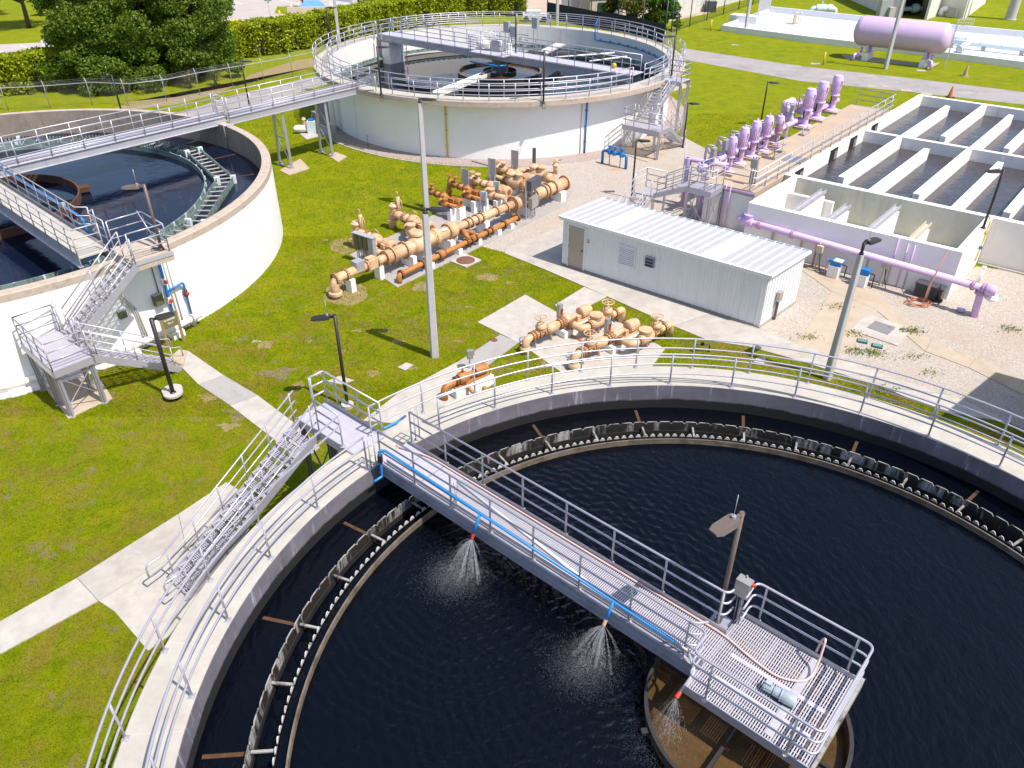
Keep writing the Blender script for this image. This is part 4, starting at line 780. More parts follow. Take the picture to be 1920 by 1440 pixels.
# fittings on the left tank wall
def wall_box(label, px, z, d, m, r=LRO, nm='junction_box'):
    a, z = on_wall(px, LC, r+d[0]); a = math.radians(a); c = pol(LC, r+d[0]/2+.01, math.degrees(a), z); t = thing(nm, label, 'box', c, a)
    MB().box((0, 0, 0), d).build('box', m, t); MB().box((d[0]/2+.008, 0, 0), (.012, d[1]*.92, d[2]*.94)).build('lid', m, t); MB().box((0, 0, d[2]/2+.012), (d[0]*1.25, d[1]*1.06, .015)).build('rain_hood', 'box_grey', t)
    return t, a
wall_box('larger olive junction box on the left tank wall under the platform', (299, 563), 2.15, (.22, .36, .46), 'box_olive'); wall_box('smaller olive junction box on the left tank wall in the stair shadow', (231, 590), 1.75, (.16, .30, .30), 'box_olive')
q = thing('blue_riser', 'bright blue valved pipe riser on the left tank wall by the sign', 'pipe', pol(LC, LRO+.1, -33, 0)); (a1, zr1), (a2, zr2) = on_wall((311, 540), LC, LRO+.12), on_wall((354, 570), LC, LRO+.14); zb1 = on_wall((317, 543), LC, LRO+.12)[1]
MB().tube(bend([pol(LC, LRO+.12, a1, ZB-.35), pol(LC, LRO+.12, a1, .02)], .1), .06, 12).build('riser', 'blue_paint', q, True)
MB().tube(bend([pol(LC, LRO+.12, a1, zb1-.05), pol(LC, LRO+.14, a2, zb1+.05), pol(LC, LRO+.14, a2, .45)], .15), .048, 10).build('branch', 'blue_paint', q, True)
MB().tube([pol(LC, LRO+.14, a2, .5), pol(LC, LRO+.14, a2, 0)], .10, 10).build('sleeve', 'white_pvc', q, True)
for a_, z_, m_ in ((a1, zb1+.42, 'white_pvc'), (a1, zb1-.42, 'white_pvc'), (a2, zb1-.45, 'panel_dark')):
    MB().cyl(pol(LC, LRO+.12, a_, z_-.14), pol(LC, LRO+.12, a_, z_+.14), .09, 12).build('valve', m_, q, True); MB().lathe([(0, .02), (.08, .02), (.08, .07), (.03, .09), (0, .09)], pol(LC, LRO+.2, a_, z_), pol((0, 0), 1, a_, 0), 10).build('valve_handle', 'red_paint', q, True)
for k, (a_, z0) in enumerate(((a1+.9, ZB-.3), (a1+1.6, ZB-.3))):
    t = tag(MB().tube([pol(LC, LRO+.06, a_, z0), pol(LC, LRO+.06, a_, .05)], .026, 8).build('conduit', 'conduit'), ('left' if k == 0 else 'right')+' of two thin conduits beside the blue riser on the left tank wall', 'conduit')
cb_ = on_wall((252, 590), LC, LRO)[0]
q = thing('conduit_bundle', 'bundle of cream conduits bending down the left tank wall behind the stairs', 'conduit', pol(LC, LRO+.06, -38, 0))
for k in range(3): MB().tube(bend([pol(LC, LRO+.05, cb_-1.6+.1*k, ZB-.5), pol(LC, LRO+.05, cb_-1.4+.2*k, 2.2+.1*k), pol(LC, LRO+.05, cb_+.3*k, 1.7), pol(LC, LRO+.05, cb_+.3+.4*k, .1)], .2), .024, 8).build('conduit', 'conduit', q, True)
MB().tube([pol(LC, LRO+.05, on_wall((297, 550), LC, LRO)[0], ZB-.4), pol(LC, LRO+.05, on_wall((297, 550), LC, LRO)[0], 1.6)], .022, 8).build('conduit', 'box_olive', q, True)
q = thing('drain_pipe', 'fat cream pipe lying along the foot of the left tank wall', 'pipe', pol(LC, LRO+.3, -48, 0)); MB().tube([pol(LC, LRO+.28, a_, .42) for a_ in np.linspace(-30.5, -66, 26)], .13, 12).build('pipe', 'white_pipe', q, True)
for a_ in (-35, -43, -52, -60): MB().ring(LC, [(LRO+.02, .0), (LRO+.5, .0), (LRO+.5, .28), (LRO+.02, .28)], 3, math.radians(a_), math.radians(a_+2.2)).build('block', 'white_wall', q, True)
for a_ in (-31, -40, -48, -56): MB().lathe([(.15, -.04), (.165, -.04), (.165, .04), (.15, .04)], pol(LC, LRO+.28, a_, .42), pol((0, 0), 1, a_+90, 0), 14).build('collar', 'white_pipe', q, True)
MB().lathe([(.0, -.1), (.19, -.1), (.19, -.05), (.13, -.03), (.13, .35)], pol(LC, LRO+.3, -30, .45), pol((0, 0), 1, 60, 0), 14).build('flange', 'white_pipe', q, True)
MB().ring(LC, [(LRO, 0), (LRO+.45, 0), (LRO+.45, .16), (LRO, .16)], 40, math.radians(-75), math.radians(-44)).build('kerb', 'white_wall', q, True)
q = thing('thin_conduit', 'thin dark conduit down the white left tank wall at the picture edge', 'conduit', pol(LC, LRO+.04, -63, 0)); MB().tube([pol(LC, LRO+.04, -50.2, ZL-.5), pol(LC, LRO+.04, -50.2, .3)], .022, 8).build('conduit', 'conduit', q, True)
for z_ in (2.9, 2.1, 1.3): MB().box(pol(LC, LRO+.03, -50.2, z_), (.05, .12, .03), math.radians(-50)).build('clip', 'conduit', q, True)
# sign
sp_ = W(300, 636); sg = thing('tank_sign', 'tan two-legged sign reading CLARIFIER No. 2 beside the blue riser', 'sign', W(328, 645), 0); 
SA, SB = W(316, 652), W(345, 640)
for p in (SA, SB): MB().bar(p, p+zt*1.45, .09, .09).build('leg', 'sign_post', sg, True)
sdir = (SB-SA).normalized(); snr = Vector((sdir.y, -sdir.x, 0)); mid = (SA+SB)/2
MB().bar(SA+zt*1.12-sdir*.02, SB+zt*1.12+sdir*.02, .05, .62).build('board', 'sign_olive', sg, True)
def text(s, size, M, m, parent, name='lettering', ext=.004):
    cu = bpy.data.curves.new(name, 'FONT'); cu.body = s; cu.size = size; cu.align_x = 'CENTER'; cu.align_y = 'CENTER'; cu.extrude = ext; cu.resolution_u = 2
    o = bpy.data.objects.new(name, cu); COL.objects.link(o); dg = bpy.context.evaluated_depsgraph_get(); me = bpy.data.meshes.new_from_object(o.evaluated_get(dg)); bpy.data.objects.remove(o)
    me.materials.clear(); me.materials.append(MT[m]); MM = (ROOT[parent.name].inverted() if parent is not None and parent.name in ROOT else Matrix.Identity(4)) @ M; me.transform(MM); return obj(name, me, parent)
def facing(c, right, normal): upv = normal.cross(right); return Matrix((( right.x, upv.x, normal.x, c.x), (right.y, upv.y, normal.y, c.y), (right.z, upv.z, normal.z, c.z), (0, 0, 0, 1)))
text('CLARIFIER', .105, facing(mid+snr*.03+zt*1.17, sdir, snr), 'white_letters', sg); text('No. 2', .10, facing(mid+snr*.03+zt*1.02, sdir, snr), 'white_letters', sg)
lamp('bronze lamp post on a round concrete footing beside the left stairs', W(325, 738, .2), 3.12, 44, 'lamp_bronze', .075, False, (.34, .06))
bpy.data.objects[-1] if False else None
MB().cyl(W(325, 738, 0), W(325, 738, 0)+zt*.2, .36, 32).build('lamp_footing', 'path_concrete_pale'); tag(bpy.data.objects['lamp_footing'], 'round concrete footing under the bronze lamp by the left stairs', 'footing')
lamp('black lamp post with aerial standing behind the left tank near the fence', W(237, 243), 3.85, 200, 'lamp_black', .06, True); lamp('black lamp post with aerial beyond the elevated footbridge', W(470, 212), 3.85, 20, 'lamp_black', .055, True)
# ------------------------------------------------------------------ rear tank
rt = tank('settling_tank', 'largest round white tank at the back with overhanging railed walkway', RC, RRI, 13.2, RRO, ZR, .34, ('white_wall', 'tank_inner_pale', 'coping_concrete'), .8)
MB().ring(RC, [(RRI+.03, ZR+.001), (RRO-.14, ZR+.001), (RRO-.14, ZR+.006), (RRI+.03, ZR+.006)], 128).build('walk_surface', 'walk_concrete', rt, True)
grout(RC, 13.2, .02, ZR-.35, (-150, -139), rt)
disc('water', RC, 3.24, RRI+.01, RWZ-.42, 'water_rear'); disc('sludge_water', RC, .05, 3.21, RWZ+.30, 'water_sludge_rear')
arc_rail('outer railing round the rear tank walkway', RC, RRO-.10, -52, -118.5+0, ZR, 6.8, r=.03); arc_rail('outer railing on the far and left side of the rear tank walkway', RC, RRO-.10, -124, -404, ZR, 6.83, r=.03)
arc_rail('inner railing on the near side of the rear tank', RC, RRI+.08, -46, -137, ZR, 6.9, r=.03); arc_rail('inner railing on the left side of the rear tank', RC, RRI+.08, -140, -216, ZR, 6.9, r=.03); arc_rail('inner railing on the far side of the rear tank', RC, RRI+.08, -228, -400, ZR, 6.9, r=.03)
q = thing('launder_ring', 'dark green overflow ring along the inner wall of the rear tank', 'trough', (RC.x, RC.y, RWZ)); MB().ring(RC, [(12.3, RWZ-.1), (12.7, RWZ-.1), (12.7, RWZ+.10), (12.66, RWZ+.10), (12.66, RWZ-.02), (12.34, RWZ-.02), (12.34, RWZ+.10), (12.3, RWZ+.10)], 140).build('trough', 'green_fibreglass', q, True)
for k in range(150): a = k*2.4; MB().box(pol(RC, 12.3, a, RWZ+.11), (.03, .20, .05), math.radians(a)).build('weir_tooth', 'fence_green', q, True)
q = thing('centre_well', 'wide dark ring well round the rear tank drive', 'well', (RC.x, RC.y, RWZ)); MB().ring(RC, [(3.2, RWZ-.9), (3.28, RWZ-.9), (3.28, RWZ+.42), (3.2, RWZ+.42)], 90).build('shell', 'black_scum', q, True); MB().ring(RC, [(3.16, RWZ+.42), (3.32, RWZ+.42), (3.32, RWZ+.47), (3.16, RWZ+.47)], 90).build('rim', 'baffle_edge', q, True)
MB().ring(RC, [(1.25, RWZ-.2), (1.31, RWZ-.2), (1.31, RWZ+.5), (1.25, RWZ+.5)], 48).build('inner_shell', 'black_scum', q, True)
sA, sB = W(818, 177, RWZ+.35), W(931, 133, RWZ+.35); q = thing('scum_trough', 'pale sloping scum trough running from the rear tank centre to the near wall', 'trough', sA); MB().bar(sA, sB, .62, .22).build('trough', 'white_pipe', q, True); 
for e in (-.3, .3): dd = (sB-sA).normalized(); nn = Vector((-dd.y, dd.x, 0)); MB().bar(sA+nn*e+zt*.14, sB+nn*e+zt*.14, .04, .10).build('lip', 'white_paint', q, True)
MB().tube([sB-dd*2.4, sB+dd*.1], .26, 14).build('sludge_pipe', 'baffle_edge', q, True)
# rear bridge
rA, rB = W(717, 66, ZR+.25), W(1180, 142, ZR+.25); RD = (rB-rA).normalized(); RN = Vector((-RD.y, RD.x, 0)); RL = (rB-rA).length
def Q(s, v, z): p = rA+RD*s+RN*v; return Vector((p.x, p.y, z))
rb = thing('footbridge', 'footbridge with blue-grey girders spanning the rear tank', 'footbridge', Q(RL/2, .6, ZR)); zb = ZR+.25
for v in (0, 1.5):
    b = MB(); b.bar(Q(-.6, v, zb-.22), Q(RL, v, zb-.22), .04, .42); b.bar(Q(-.6, v, zb), Q(RL, v, zb), .18, .03); b.bar(Q(-.6, v, zb-.44), Q(RL, v, zb-.44), .18, .03); b.build('girder', 'bridge_steel', rb, True)
MB().prism([Q(-.6, .05, 0).to_2d(), Q(RL+.3, .05, 0).to_2d(), Q(RL+.3, 1.45, 0).to_2d(), Q(-.6, 1.45, 0).to_2d()], zb+.02, zb+.06).build('deck', 'grating', rb, True)
for v in (.02, 1.48): rails(rb, [Q(-.6, v, zb+.05), Q(RL*.46, v, zb+.05)], sp=1.5, plate=False, r=.028); rails(rb, [Q(RL*.56, v, zb+.05), Q(RL, v, zb+.05)], sp=1.5, plate=False, r=.028)
MB().box(Q(.35, .75, (1.7+zb-.5)/2), (.9, 1.7, zb-.5-1.7), dirang(RD)).build('pier', 'tank_inner_pale', rb, True)
for e in (.2, .8):
    MB().tube([Q(1.9, .05+e, zb), Q(1.9, .05+e, RWZ-.2)], .03, 6).build('ladder_rail', 'aluminium', rb, True)
for k in range(7): MB().tube([Q(1.9, .25, zb-.2-k*.25), Q(1.9, .85, zb-.2-k*.25)], .018, 6).build('rung', 'aluminium', rb, True)
for s in (-.6, .3):
    for v in (-.4, 1.9): 
        MB().bar(Q(s, v, ZR), Q(s, v, ZR+1.15), .1, .1).build('gate_post', 'aluminium', rb, True)
# drive platform
dp = thing('drive_platform', 'pale drive platform with cabinets and railings at the rear tank centre', 'platform', (RC.x, RC.y, RWZ)); sC = (Vector((RC.x, RC.y, 0))-Vector((rA.x, rA.y, 0))).dot(RD); vC = .75
MB().prism([Q(sC-1.7, vC-1.7, 0).to_2d(), Q(sC+1.7, vC-1.7, 0).to_2d(), Q(sC+1.7, vC+1.5, 0).to_2d(), Q(sC-1.7, vC+1.5, 0).to_2d()], zb+.03, zb+.09).build('deck', 'grating', dp, True)
rails(dp, [Q(sC-1.65, vC-.75, zb+.08), Q(sC-1.65, vC-1.65, zb+.08), Q(sC+1.65, vC-1.65, zb+.08), Q(sC+1.65, vC-.75, zb+.08)], sp=1.1, plate=False, r=.03); rails(dp, [Q(sC-1.65, vC+.8, zb+.08), Q(sC-1.65, vC+1.45, zb+.08), Q(sC+1.65, vC+1.45, zb+.08), Q(sC+1.65, vC+.8, zb+.08)], sp=1.1, plate=False, r=.03)
b = MB(); b.lathe([(.75, RWZ-.2), (.75, RWZ+.1), (.45, RWZ+.2), (.42, zb)], (RC.x, RC.y, 0), n=16)
for k in range(4): a = 45+90*k; b.bar(pol(RC, .95, a, RWZ-.1), pol(RC, .6, a, zb), .16, .16)
b.build('pedestal', 'steel_grey', dp, True)
MB().box((RC.x-.1, RC.y-.1, zb+.5), (.95, .8, .85), dirang(RD)).build('gearbox', 'box_grey', dp, True); MB().lathe([(0, 0), (.34, 0), (.34, .1), (.22, .16), (.22, .6), (0, .64)], (RC.x+.75, RC.y-.6, zb+.09), n=16).build('motor', 'white_paint', dp, True)
MB().lathe([(0, -.6), (.26, -.6), (.3, -.5), (.3, .5), (.26, .6), (0, .6)], (RC.x-1.1, RC.y+.4, zb+.45), RD, 16).build('motor', 'white_pipe', dp, True); MB().tube(bend([Q(sC-1.5, vC-1.75, zb-.6), Q(sC+1.2, vC-1.75, zb-.6), Q(sC+1.6, vC-1.2, zb-.6)], .3), .06, 8).build('blue_pipe', 'blue_paint', dp, True)
for k, (du, dv, hh) in enumerate(((-.3, 1.3, 1.6), (.3, 1.35, 1.3), (2.3, 1.5, 2.1))):
    c = thing('control_cabinet', ['grey cabinet behind the rear tank drive', 'smaller grey cabinet next to the rear tank drive lamp', 'grey cabinet on a post along the rear tank footbridge'][k], 'cabinet', Q(sC+du, vC+dv, zb)); MB().box(Q(sC+du, vC+dv, zb+hh), (.5, .3, .75), dirang(RD)).build('box', 'box_grey', c, True)
    for e in (-.18, .18): MB().bar(Q(sC+du+e, vC+dv, zb), Q(sC+du+e, vC+dv, zb+hh), .05, .05).build('leg', 'aluminium', c, True)
q = thing('spray_boom', 'slanting pale beam lying across the rear tank beyond the footbridge', 'beam', W(1030, 95, RWZ)); p1, p2 = W(1015, 100, RWZ+.9), W(1052, 82, RWZ+.9); MB().bar(p1, p2, .9, .12).build('trough', 'conduit', q, True); MB().bar(p1-zt*.3, p2-zt*.3, .1, .4).build('support', 'bridge_steel', q, True)
for k, (a_, b_, lab) in enumerate((((1035, 108), (1152, 99), 'longer thin pipe boom behind the rear footbridge'), ((1105, 115), (1175, 106), 'shorter thin pipe boom behind the rear footbridge'))): tag(MB().tube([W(*a_, RWZ+.8), W(*b_, RWZ+.8)], .07, 8).build('pipe_boom', 'white_pipe'), lab, 'pipe')
q = thing('wall_spray_pipe', 'blue pipe dropping from the far railing and curving round the rear tank wall', 'pipe', pol(RC, RRI, 50, ZR)); aa = math.degrees(math.atan2(W(1118, 74, 3.3).y-RC.y, W(1118, 74, 3.3).x-RC.x))
MB().tube(bend([pol(RC, RRI+.2, aa, ZR+1.05), pol(RC, RRI-.08, aa, ZR+.6), pol(RC, RRI-.08, aa, 3.35)]+[pol(RC, RRI-.10, a_, 3.3) for a_ in np.linspace(aa-2, 6, 14)], .1), .05, 8).build('pipe', 'blue_paint', q, True)
for a_ in np.linspace(aa-3, 8, 9): MB().box(pol(RC, RRI-.14, a_, 3.38), (.08, .12, .16), math.radians(a_)).build('nozzle', 'blue_paint', q, True)
q = tag(MB().lathe([(0, 0), (.13, .03), (.19, .18), (.13, .33), (0, .36)], W(1151, 128, zb+.05), n=16).build('buoy', 'yellow_paint'), 'round yellow buoy on the rear footbridge deck', 'buoy')
lamp('dark lamp post on the near left rim of the rear tank', pol(RC, RRO+.12, -121.5, ZR-.12), 3.0, 8, 'lamp_bronze', .06, cable=True); lamp('dark lamp post on the near rim in front of the rear tank centre', pol(RC, RRO+.12, -78.2, ZR-.12), 3.05, 205, 'lamp_bronze', .06, cable=True)
lamp('dark lamp post beside the top of the rear tank stairs', W(1258, 147, ZR), 2.75, 183, 'lamp_bronze', .06, True); lamp('dark lamp post at the rear tank drive platform', W(967, 105, ZR+.1), 2.9, 183, 'lamp_bronze', .06); lamp('dark lamp post on the far left rim of the rear tank', pol(RC, RRO+.1, 165, ZR-.2), 3.1, 10, 'lamp_bronze', .06, cable=True)
for k, (a_, m_, z1, lab, col) in enumerate(((-104.5, 'yellow_paint', ZR-.36, 'yellow pipe down the near wall of the rear tank', 'pipe'), (-63.8, 'blue_paint', ZR-.36, 'straight blue pipe down the rear tank wall', 'pipe'))):
    q = thing('wall_pipe', lab, col, pol(RC, 13.28, a_, 0)); MB().tube([pol(RC, 13.28, a_, z1), pol(RC, 13.28, a_, .02)], .05, 8).build('pipe', m_, q, True)
    for z_ in (.8, 1.8, 2.8): MB().box(pol(RC, 13.25, a_, z_), (.08, .2, .04), math.radians(a_)).build('clip', m_, q, True)
tag(MB().tube([pol(RC, 13.25, -65.3, ZR-.36), pol(RC, 13.25, -65.3, .05)], .03, 6).build('wall_conduit', 'conduit'), 'thin pale conduit just left of the blue wall pipe', 'conduit')
q = thing('inlet_pipe', 'cream bent inlet pipe on the left side of the rear tank wall', 'pipe', pol(RC, 13.5, -155, 0)); MB().tube(bend([pol(RC, 13.1, -152, 2.3), pol(RC, 13.7, -152, 2.3), pol(RC, 13.7, -152, .0)], .3), .2, 14).build('pipe', 'white_pipe', q, True); MB().lathe([(.2, -.04), (.29, -.04), (.29, .04), (.2, .04)], pol(RC, 13.7, -152, .5), n=16).build('flange', 'white_pipe', q, True)
tag(MB().tube([pol(RC, 13.7, -131, 0), pol(RC, 13.7, -131, .75)], .04, 8).build('vent_stub', 'box_grey'), 'short grey vent stub in the gravel by the rear tank wall', 'vent')
q = thing('sampler', 'cream pump and blue tub under the elevated footbridge', 'pump', W(575, 248)); c0 = W(580, 250)
MB().box(c0+Vector((.25, 0, .45)), (.6, .5, .9)).build('tub', 'pale_blue_pipe', q, True); MB().box(c0+Vector((.25, 0, .95)), (.35, .3, .15)).build('lid', 'blue_paint', q, True); MB().lathe([(0, -.45), (.2, -.45), (.24, -.3), (.24, .3), (.2, .45), (0, .45)], c0+Vector((-.55, 0, .35)), (1, .2, 0), 14).build('pump_body', 'white_pipe', q, True); MB().lathe([(0, 0), (.12, 0), (.12, .3), (.18, .35), (.1, .5), (0, .5)], c0+Vector((-.3, .1, .6)), n=12).build('valve', 'peach_paint', q, True)
for k in (.7, .85): MB().tube(bend([c0+Vector((k, -.1, 0)), c0+Vector((k, -.1, 1.5)), c0+Vector((k-.3, -.1, 1.6))], .15), .04, 8).build('pipe', 'galvanized', q, True)
# rear stair tower
rs = thing('staircase', 'tall grey stair tower climbing the right side of the rear tank', 'staircase', W(1215, 290)); 
TV = Vector((.62, .785, 0)); TU = Vector((.785, -.62, 0)); T0 = W(1255, 150, ZR)                      # top landing
MB().prism([(T0-TU*.7-TV*.2).to_2d(), (T0+TU*1.0-TV*.2).to_2d(), (T0+TU*1.0+TV*1.1).to_2d(), (T0-TU*.7+TV*1.1).to_2d()], ZR-.03, ZR+.02).build('top_landing', 'grating', rs, True)
for v in (-.2, 1.1): MB().bar(T0-TU*.7+TV*v-zt*.14, T0+TU*1.05+TV*v-zt*.14, .06, .24).build('landing_beam', 'aluminium', rs, True)
rails(rs, [T0+TU*.98-TV*.15, T0+TU*.98+TV*1.08, T0-TU*.6+TV*1.08], sp=1.2, plate=False, r=.028)
zm = 1.85; mB = T0-TV*3.35+TU*.15; mB.z = zm
flight(rs, (mB.x, mB.y, zm), (T0.x+TU.x*.15-TV.x*.2, T0.y+TU.y*.15-TV.y*.2, ZR), 1.0, 12, 'aluminium', grip=False, hs=(1.0, .66, .33), sp=1.4)
L0 = mB-TV*1.5; gm = MB(); grating_mb(gm, (L0-TU*.7).to_2d(), TU.to_2d(), TV.to_2d(), 2.7, 1.5, zm, sp=.09, wd=.05); gm.build('middle_grating', 'grating', rs, True, kind='stuff')
for v in (0, 1.5): MB().bar(L0-TU*.75+TV*v-zt*.14, L0+TU*2.05+TV*v-zt*.14, .07, .30).build('landing_beam', 'aluminium', rs, True)
for u in (-.72, 2.02): MB().bar(L0+TU*u-zt*.14, L0+TU*u+TV*1.5-zt*.14, .07, .30).build('landing_beam', 'aluminium', rs, True)
rails(rs, [L0-TU*.7+TV*1.45, L0-TU*.7, L0+TU*2.0, L0+TU*2.0+TV*.4], sp=1.15, plate=False, r=.028)
flight(rs, (L0+TU*1.5+TV*4.1-zt*zm)[:], (L0+TU*1.5+TV*1.5)[:], .95, 10, 'aluminium', ext=.25, sp=1.3)
for u, v in ((-.6, .1), (2.0, .1), (-.6, 1.4), (1.0, 1.4)): leg(rs, (L0+TU*u+TV*v)*1-zt*zm, zm-.2, 'aluminium', .16)
for (u0, v0), (u1, v1) in (((-.6, .1), (2.0, .1)), ((2.0, .1), (2.0, 1.4)), ((-.6, .1), (-.6, 1.4))):
    a_, b_ = L0+TU*u0+TV*v0, L0+TU*u1+TV*v1; brace_x(rs, a_-zt*(zm-.3), b_-zt*(zm-.3), a_-zt*.3, b_-zt*.3)
for u, v in ((-.3, -.1), (.95, -.1), (.95, 1.0)): leg(rs, T0+TU*u+TV*v-zt*ZR, ZR-.2, 'aluminium', .17)
for (u0, v0), (u1, v1) in (((-.3, -.1), (.95, -.1)), ((.95, -.1), (.95, 1.0))):
    for z0, z1 in ((.3, 1.9), (1.9, ZR-.3)):
        a_, b_ = T0+TU*u0+TV*v0, T0+TU*u1+TV*v1; brace_x(rs, Vector((a_.x, a_.y, z0)), Vector((b_.x, b_.y, z0)), Vector((a_.x, a_.y, z1)), Vector((b_.x, b_.y, z1)))
q = thing('backflow_valve', 'bright blue backflow preventer standing on the gravel by the stair tower', 'valve', W(1150, 312)); A_, B_ = W(1129, 306), W(1173, 317); d_ = (B_-A_).normalized(); Ld = (B_-A_).length
MB().tube(bend([A_, A_+zt*.85, B_+zt*.85, B_], .18), .09, 12).build('pipe', 'blue_paint', q, True)
for k in (.3, .5, .8): 
    p = A_+d_*(Ld*k)+zt*.85; MB().lathe([(0, -.14), (.15, -.14), (.17, 0), (.12, .12), (.06, .2), (.06, .3), (.13, .32), (.13, .4), (0, .4)], p, n=12).build('valve_body', 'blue_paint', q, True)
for k in (.3, .75): MB().tube([A_+d_*(Ld*k)+zt*.8, A_+d_*(Ld*k)], .03, 6).build('support', 'blue_paint', q, True)
tag(sheet('rust_stain', [W(1150, 318).to_2d()+Vector((.5*math.cos(a)*random.uniform(.6, 1), .22*math.sin(a)*random.uniform(.6, 1))) for a in np.linspace(0, 6, 12)], .012, 'paint_orange'), None, None)
lamp('black lamp post on the gravel left of the pump deck', W(1280, 277), 3.0, 5, 'lamp_black', .05); lamp('black lamp post on the gravel in front of the stair tower', W(1184, 372), 3.4, 5, 'lamp_black', .05)
lamp('black lamp post on the grass right behind the rear tank', W(1265, 92), 3.6, 185, 'lamp_black', .055, True)
lamp('slim black lamp post beyond the rear tank on the left', W(682, 49), 3.2, 0, 'lamp_black', .06)
# ------------------------------------------------------------------ pipes and pumps
def bolts_mesh(r, m, n=14):
    k = ('bolts', round(r, 3), m)
    if k not in _cache:
        b = MB()
        for i in range(n):
            a = 2*math.pi*i/n; y, z = math.cos(a)*r, math.sin(a)*r; b.box((0, y, z), (.13, .045, .045), M=Matrix.Rotation(a, 3, 'X'))
        me = bpy.data.meshes.new('bolts'); me.from_pydata(b.v, [], b.f); me.materials.append(MT[m]); _cache[k] = me
    return _cache[k]
def flange(t, p, d, r, m='peach_paint', bm='peach_bolts', local=False, k=1.32):
    d = Vector(d).normalized(); b = MB().lathe([(r*.98, -.035), (r*k, -.035), (r*k, .035), (r*.98, .035)], p, d, 20)
    f = b.build('flange', 'peach_flange' if m == 'peach_paint' else m, t, not local); me = bolts_mesh(r*(k-.11), bm); q = obj('bolts', me, f, 'stuff')
    pl = Vector(p) if local else loc_in(t, p); dl = d if local or t.name not in ROOT else (ROOT[t.name].inverted().to_3x3() @ d)
    q.location = pl; q.rotation_euler = Vector((1, 0, 0)).rotation_difference(dl).to_euler(); return f
def pipe(t, pts, r, m, rad=.25, name='pipe', n=16, local=False): return MB().tube(bend(pts, rad, 6), r, n).build(name, m, t, not local)
def handwheel(t, c, r, m, axis=(0, 0, 1), local=True):
    ax = Vector(axis).normalized(); u = ax.cross(Vector((1, .3, .2))).normalized(); v = ax.cross(u); c = Vector(c)
    b = MB().tube([c+(u*math.cos(a)+v*math.sin(a))*r for a in np.linspace(0, 2*math.pi, 20, endpoint=False)], .022, 6, closed=True)
    for a in np.linspace(0, 2*math.pi, 6, endpoint=False): b.bar(c, c+(u*math.cos(a)+v*math.sin(a))*r, .025, .015, up=ax)
    b.build('handwheel', m, t, not local)
def block(t, p, d, rz, name='support_block', m='white_paint'): MB().box((p[0], p[1], p[2]+d[2]/2), d, rz).build(name, m, t, True)
# the long peach header
HA, HB = W(640, 518, .9), W(1060, 342, .9); HD = (HB-HA).normalized(); HN = Vector((-HD.y, HD.x, 0)); hang = dirang(HD)
def hs(px): return (W(px, 518-(px-640)*.419, .9)-HA).dot(HD)
def Hp(s, v=0, z=.9): p = HA+HD*s+HN*v; return Vector((p.x, p.y, z))
hp = thing('header_pipe', 'long flanged peach header pipe on white blocks across the lawn', 'pipe', HA)
pipe(hp, [Hp(-.42, 0, 0), Hp(-.42, 0, .9), Hp(hs(700), 0, .9)], .21, 'peach_paint', .55, 'elbow_run'); MB().lathe([(.21, 0), (.31, .0), (.31, .12), (.22, .16)], Hp(-.42, 0, .16), n=20).build('socket', 'peach_paint', hp, True)
for a, b_, r in ((700, 722, .21), (722, 850, .33), (850, 962, .215), (962, 1000, .36), (1000, 1060, .33)): MB().tube([Hp(hs(a)-.02), Hp(hs(b_)+.02)], r, 20).build('pipe_length', 'peach_paint', hp, True)
for x, r in ((628, .21), (648, .21), (686, .21), (706, .21), (722, .27), (733, .33), (757, .33), (778, .33), (812, .33), (838, .33), (850, .27), (874, .22), (882, .22), (893, .22), (902, .22), (930, .22), (948, .22), (962, .33), (985, .36), (1000, .36), (1018, .33), (1024, .33), (1036, .33), (1058, .33)): flange(hp, Hp(hs(x)), HD, r)
for x in (815, 846): MB().lathe([(.33, -.22), (.40, -.18), (.44, 0), (.40, .18), (.33, .22)], Hp(hs(x)), HD, 20).build('coupling_body', 'peach_paint', hp, True)
b = MB(); b.box(Hp(hs(695), 0, .93), (.62, .42, .46), hang); b.box(Hp(hs(695), 0, 1.2), (.45, .30, .10), hang); b.build('plug_valve', 'peach_paint', hp, True)
MB().box(Hp(hs(672), -.0, 1.12), (.46, .42, .42), hang).build('actuator_box', 'box_grey', hp, True)
MB().lathe([(0, 0), (.30, 0), (.32, .08), (.32, .18), (.22, .26), (.34, .30), (.34, .42), (.3, .46), (0, .46)], Hp(hs(783), .03, 1.1), n=20).build('valve_bonnet', 'peach_paint', hp, True); MB().lathe([(.33, -.4), (.46, -.3), (.5, 0), (.46, .3), (.33, .4)], Hp(hs(783), 0, .9), HD, 20).build('valve_body', 'peach_paint', hp, True)
MB().box(Hp(hs(829), -.12, 1.19), (.34, .30, .03), hang).build('label_plate', 'white_letters', hp, True)
for x, d in ((655, (.26, .42, .62)), (709, (.26, .42, .66)), (765, (.24, .9, .58)), (787, (.24, .9, .58)), (836, (.26, .9, .58)), (905, (.34, .7, .70)), (984, (.4, .8, .56)), (1048, (.45, .75, .58))):
    p = Hp(hs(x), 0, 0); block(hp, (p.x, p.y, 0), d, hang)
for x in (848, 853): p = Hp(hs(x)+.1, .25, 0); block(hp, (p.x, p.y, 0), (.12, .6, .6), hang)
bp = thing('drain_header', 'thin ochre flanged pipe on low white blocks beside the peach header', 'pipe', W(745, 518)); oA, oB = W(752, 514, .42), W(972, 407, .42); od = (oB-oA).normalized(); on = Vector((-od.y, od.x, 0)); oang = dirang(od); oL = (oB-oA).length
pipe(bp, [oA-od*.15-zt*.42, oA-od*.15, oB, oB+on*.45], .13, 'ochre_paint', .22, 'run')
